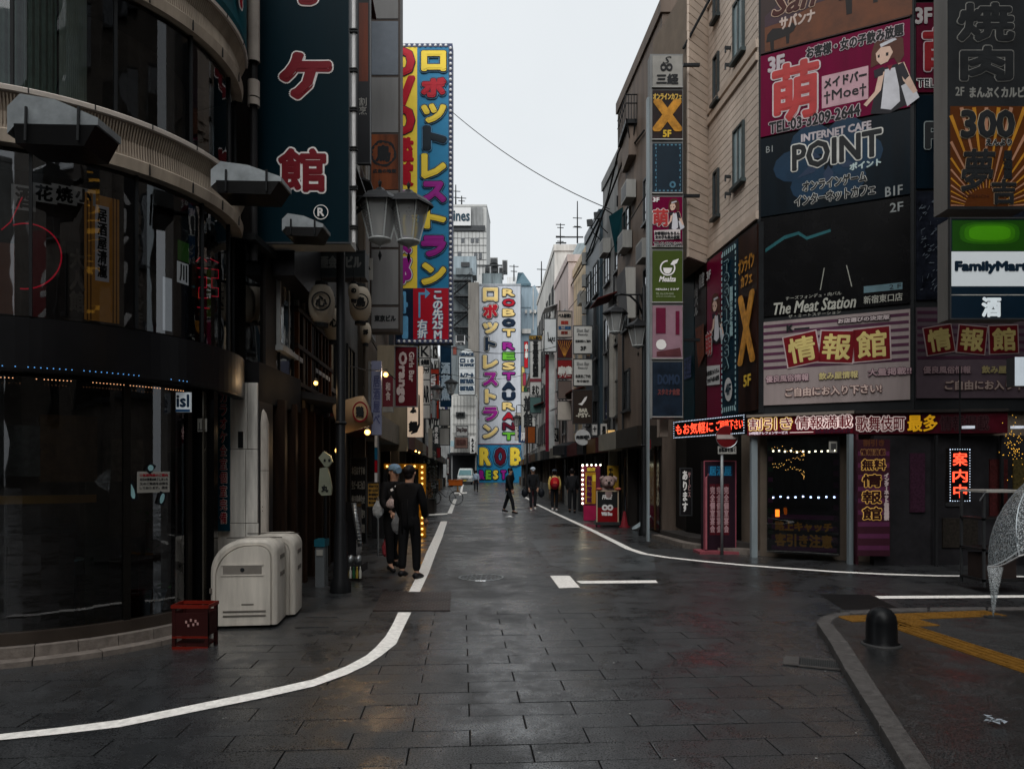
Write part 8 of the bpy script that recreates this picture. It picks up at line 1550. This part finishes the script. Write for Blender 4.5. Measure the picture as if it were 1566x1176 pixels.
prof = [(ru*math.sin(a)/math.sin(1.15), ru*(math.cos(a)-math.cos(1.15))/math.sin(1.15)*.95) for a in [1.15*i/12 for i in range(13)]]
n = 32; cm_ = MB()
for i in range(12):
    for k in range(n):
        q = []
        for (ii, kk) in ((i, k), (i, k+1), (i+1, k+1), (i+1, k)):
            r_, z_ = prof[ii]; t_ = 2*math.pi*kk/n; sc_l = 1-.035*abs(math.sin(4*t_))*(r_/ru)**2; q.append(pc+Mx @ Vector((r_*sc_l*math.cos(t_), r_*sc_l*math.sin(t_), z_-.012*abs(math.sin(4*t_))*(r_/ru))))
        cm_.quad(*q)
cm_.obj('canopy', um, ub, smooth=True)
for k in range(8):
    t_ = 2*math.pi*k/8; MB().tube([pc+Mx @ Vector((r_*math.cos(t_), r_*math.sin(t_), z_-.003)) for r_, z_ in prof], .003, 5).obj('rib', M_STEEL, ub); 
rimt = MB().tube([pc+Mx @ Vector((ru*(1-.035*abs(math.sin(4*t_)))*math.cos(t_), ru*(1-.035*abs(math.sin(4*t_)))*math.sin(t_), -.012*abs(math.sin(4*t_)))) for t_ in [2*math.pi*k/48 for k in range(49)]], .0035, 5); rimt.obj('hem', M_LET, ub)
MB().tube([pc+axis*.33, pc-axis*.62], .006, 8).obj('shaft', M_STEEL, ub); MB().tube([pc-axis*.6, pc-axis*.70, pc-axis*.74+pu*.04, pc-axis*.70+pu*.07], .012, 8).obj('handle', M_LET, ub)
Yf = 7.85; fu = thing('umbrella', 'furled clear umbrella standing on its tip below the open one', 'umbrella', G(1519, 943, .08)); b0 = G(1519, 943, .083); hgt = W(0, 866, b0.y).z-b0.z
MB().tube([b0, b0+Vector((0, 0, .05)), b0+Vector((.01, 0, hgt*.5)), b0+Vector((.02, 0, hgt))], [.006, .012, .038, .075], 10).obj('folded_canopy', um, fu, smooth=True); MB().tube([b0, b0+Vector((.02, 0, hgt+.14)), b0+Vector((.05, 0, hgt+.18)), b0+Vector((.08, 0, hgt+.13))], .006, 6).obj('shaft', M_STEEL, fu)
MB().prism([(b0.x-.1, b0.y-.06), (b0.x+.1, b0.y-.06), (b0.x+.1, b0.y+.06), (b0.x-.1, b0.y+.06)], .083, .09).obj('stand_plate', M_FR, fu)
# ================================================================ the blocks behind the photographer and across the side street
M_B1 = mat((120, 112, 104), .8, .6, streak=.2); M_B2 = mat((150, 150, 146), .8, .6, streak=.2)
for i, (x0, x1, y0, y1, z, m, lab) in enumerate(((7.8, 20, -50, 8.0, 22, M_B1, 'office block on the near right corner behind the bollard side pavement'), (-30, -6.5, -50, -5, 20, M_B2, 'block on the near left corner behind the photographer'), (-6, 7, -70, -55, 26, M_B2, 'block closing the view behind the photographer'), (9.6, 26, 12.7, 30, 20, M_B1, 'taller part of the right corner behind the billboards'), (-30, -13.95, 5.9, 20, 20, M_B1, 'building continuing left of the round corner building'))):
    b = bldg('building', lab, [(x0, y0), (x1, y0), (x1, y1), (x0, y1)], z, m)
    if i == 0: windows(b, (x0, y1), (x0, y0), [1.5+3*k for k in range(7)], [4.2+3*k for k in range(6)], 2.0, 1.7, M_FR)
    if i == 1: windows(b, (x1, y0), (x1, y1), [1.5+3*k for k in range(3)], [4.2+3*k for k in range(6)], 2.0, 1.7, M_FR)
    if i == 1: windows(b, (x1, y1), (x0, y1), [1.5+3*k for k in range(7)], [4.2+3*k for k in range(6)], 2.0, 1.7, M_FR)
for i, (y, z, w, h, c_, s_, em_, lab) in enumerate(((6.4, 6.6, 1.0, 5.0, (190, 200, 205), '酒\n蔵\n家', .25, 'pale'), (3.6, 6.8, .8, 6.0, (34, 34, 36), 'I\nT\nA\nL\nY\nL\nI\nV\nE', 0, 'black'), (1.2, 6.6, 1.4, 4.4, (60, 24, 26), '焼\n鳥', .1, 'dark red'), (-1.4, 7.2, 2.0, 6.0, (220, 160, 60), '居\n酒\n屋\n清\n龍', .35, 'orange'), (-5.0, 7.4, 1.8, 5.0, (90, 84, 80), '大\n人\n館', .1, 'grey'), (-9.5, 11.6, 6.5, 2.0, (200, 205, 208), '焼花小路', .3, 'long white'), (-16, 9.0, 5.0, 4.0, (110, 30, 34), '楽', .15, 'square red'), (-26, 11, 8, 7, (150, 150, 150), '寿司', .2, 'huge grey'))):
    r = thing('wall_sign', lab+' shop sign on the near right office block, outside the view', 'sign', (7.7, y, z-h/2)); P_ = Panel(r, (7.7, y+w/2), (7.7, y-w/2)); P_.st = .0004; P_.box(0, w, z-h/2, z+h/2, .09, mat(c_, .85, .4, emit=em_), 'cabinet'); text(s_, r, P_.P(w/2, z, 0), P_.u, P_.v, w*.6, h*.85, [(.04, M_LET if lab in ('black', 'dark red', 'square red') else M_BLK)], .01)
# more small projecting signs and wires along the street
SG = [('L', 23.5, 4.6, .7, 1.5, (150, 30, 34), '焼\n肉', 'red'), ('L', 30.5, 4.6, .8, 1.1, (30, 80, 60), '寿司', 'green'), ('L', 32.5, 7.4, .9, 2.6, (200, 190, 60), '薬\n局', 'yellow'), ('L', 35, 5.2, .8, 1.8, (205, 205, 205), '歯\n科', 'white'), ('L', 43, 6.2, 1.0, 3.0, (190, 60, 40), '居\n酒\n屋', 'orange red'), ('L', 47, 4.8, 1.0, 1.5, (220, 220, 215), 'サウナ', 'off white'), ('L', 58, 7.5, 1.2, 3.4, (60, 70, 120), '質\n屋', 'violet blue'), ('L', 64, 5.4, 1.3, 2.0, (215, 210, 190), '酒場', 'cream'),
      ('R', 61, 6.6, 1.2, 3.4, (205, 205, 200), '旅\n館', 'white'), ('R', 66, 5.0, 1.3, 1.6, (50, 80, 130), '床屋', 'blue'), ('R', 78, 6.4, 1.4, 3.0, (210, 205, 195), '銭\n湯', 'pale')]
for sd, Y, z, w, h, c_, s_, cn_ in SG:
    x0 = fl(Y)+.02 if sd == 'L' else fr_(Y)-w-.12; r = thing('projecting_sign', cn_+' projecting sign with the characters '+s_.replace('\n', '')+(' on the left facades' if sd == 'L' else ' on the right facades'), 'sign', (x0+w/2, Y, z-h/2)); P_ = Panel(r, (x0, Y), (x0+w, Y)); P_.box(0, w, z-h/2, z+h/2, .18, mat(c_, .8, .45, var=.25, streak=.15), 'cabinet'); P_.frame(-.01, w+.01, z-h/2-.01, z+h/2+.01, .03, M_FR, .015)
    dk = sum(c_) < 420; text(s_, r, P_.P(w/2, z, 0), P_.u, P_.v, w*.62, h*.78, [(.012+.0004*Y, M_LET if dk else M_BLK)], .03)
    MB().box(x0-.3 if sd == 'L' else x0+w, x0 if sd == 'L' else x0+w+.4, Y+.06, Y+.1, z+h*.3, z+h*.3+.05).obj('bracket', M_IRON, r)
for i, (a_, b_, sag, lab) in enumerate((((-3.6, 14, 7.2), (-5.6, 50, 8.0), .5, 'thin service cable strung along the left facades'), ((4.0, 17.5, 7.6), (2.4, 50, 8.6), .6, 'thin service cable strung along the right facades'), ((3.6, 19, 9.0), (2.2, 46, 10.6), .5, 'upper black wire running above the right side signs'), ((-4.4, 28, 7.0), (2.9, 37, 8.2), .7, 'wire crossing low over the middle distance of the street'), ((-5.5, 47, 8.4), (2.3, 52, 9.0), .8, 'wire crossing over the far part of the street'), ((-3.7, 18, 5.2), (-4.9, 37, 5.6), .4, 'low cable sagging under the left side signs'))):
    r = thing('wire', lab, 'cable', a_); A_w, B_w = Vector(a_), Vector(b_); MB().tube([A_w.lerp(B_w, k/14)-Vector((0, 0, sag*4*(k/14)*(1-k/14))) for k in range(15)], .016, 5).obj('cable', M_WIRE, r)
flush_text()
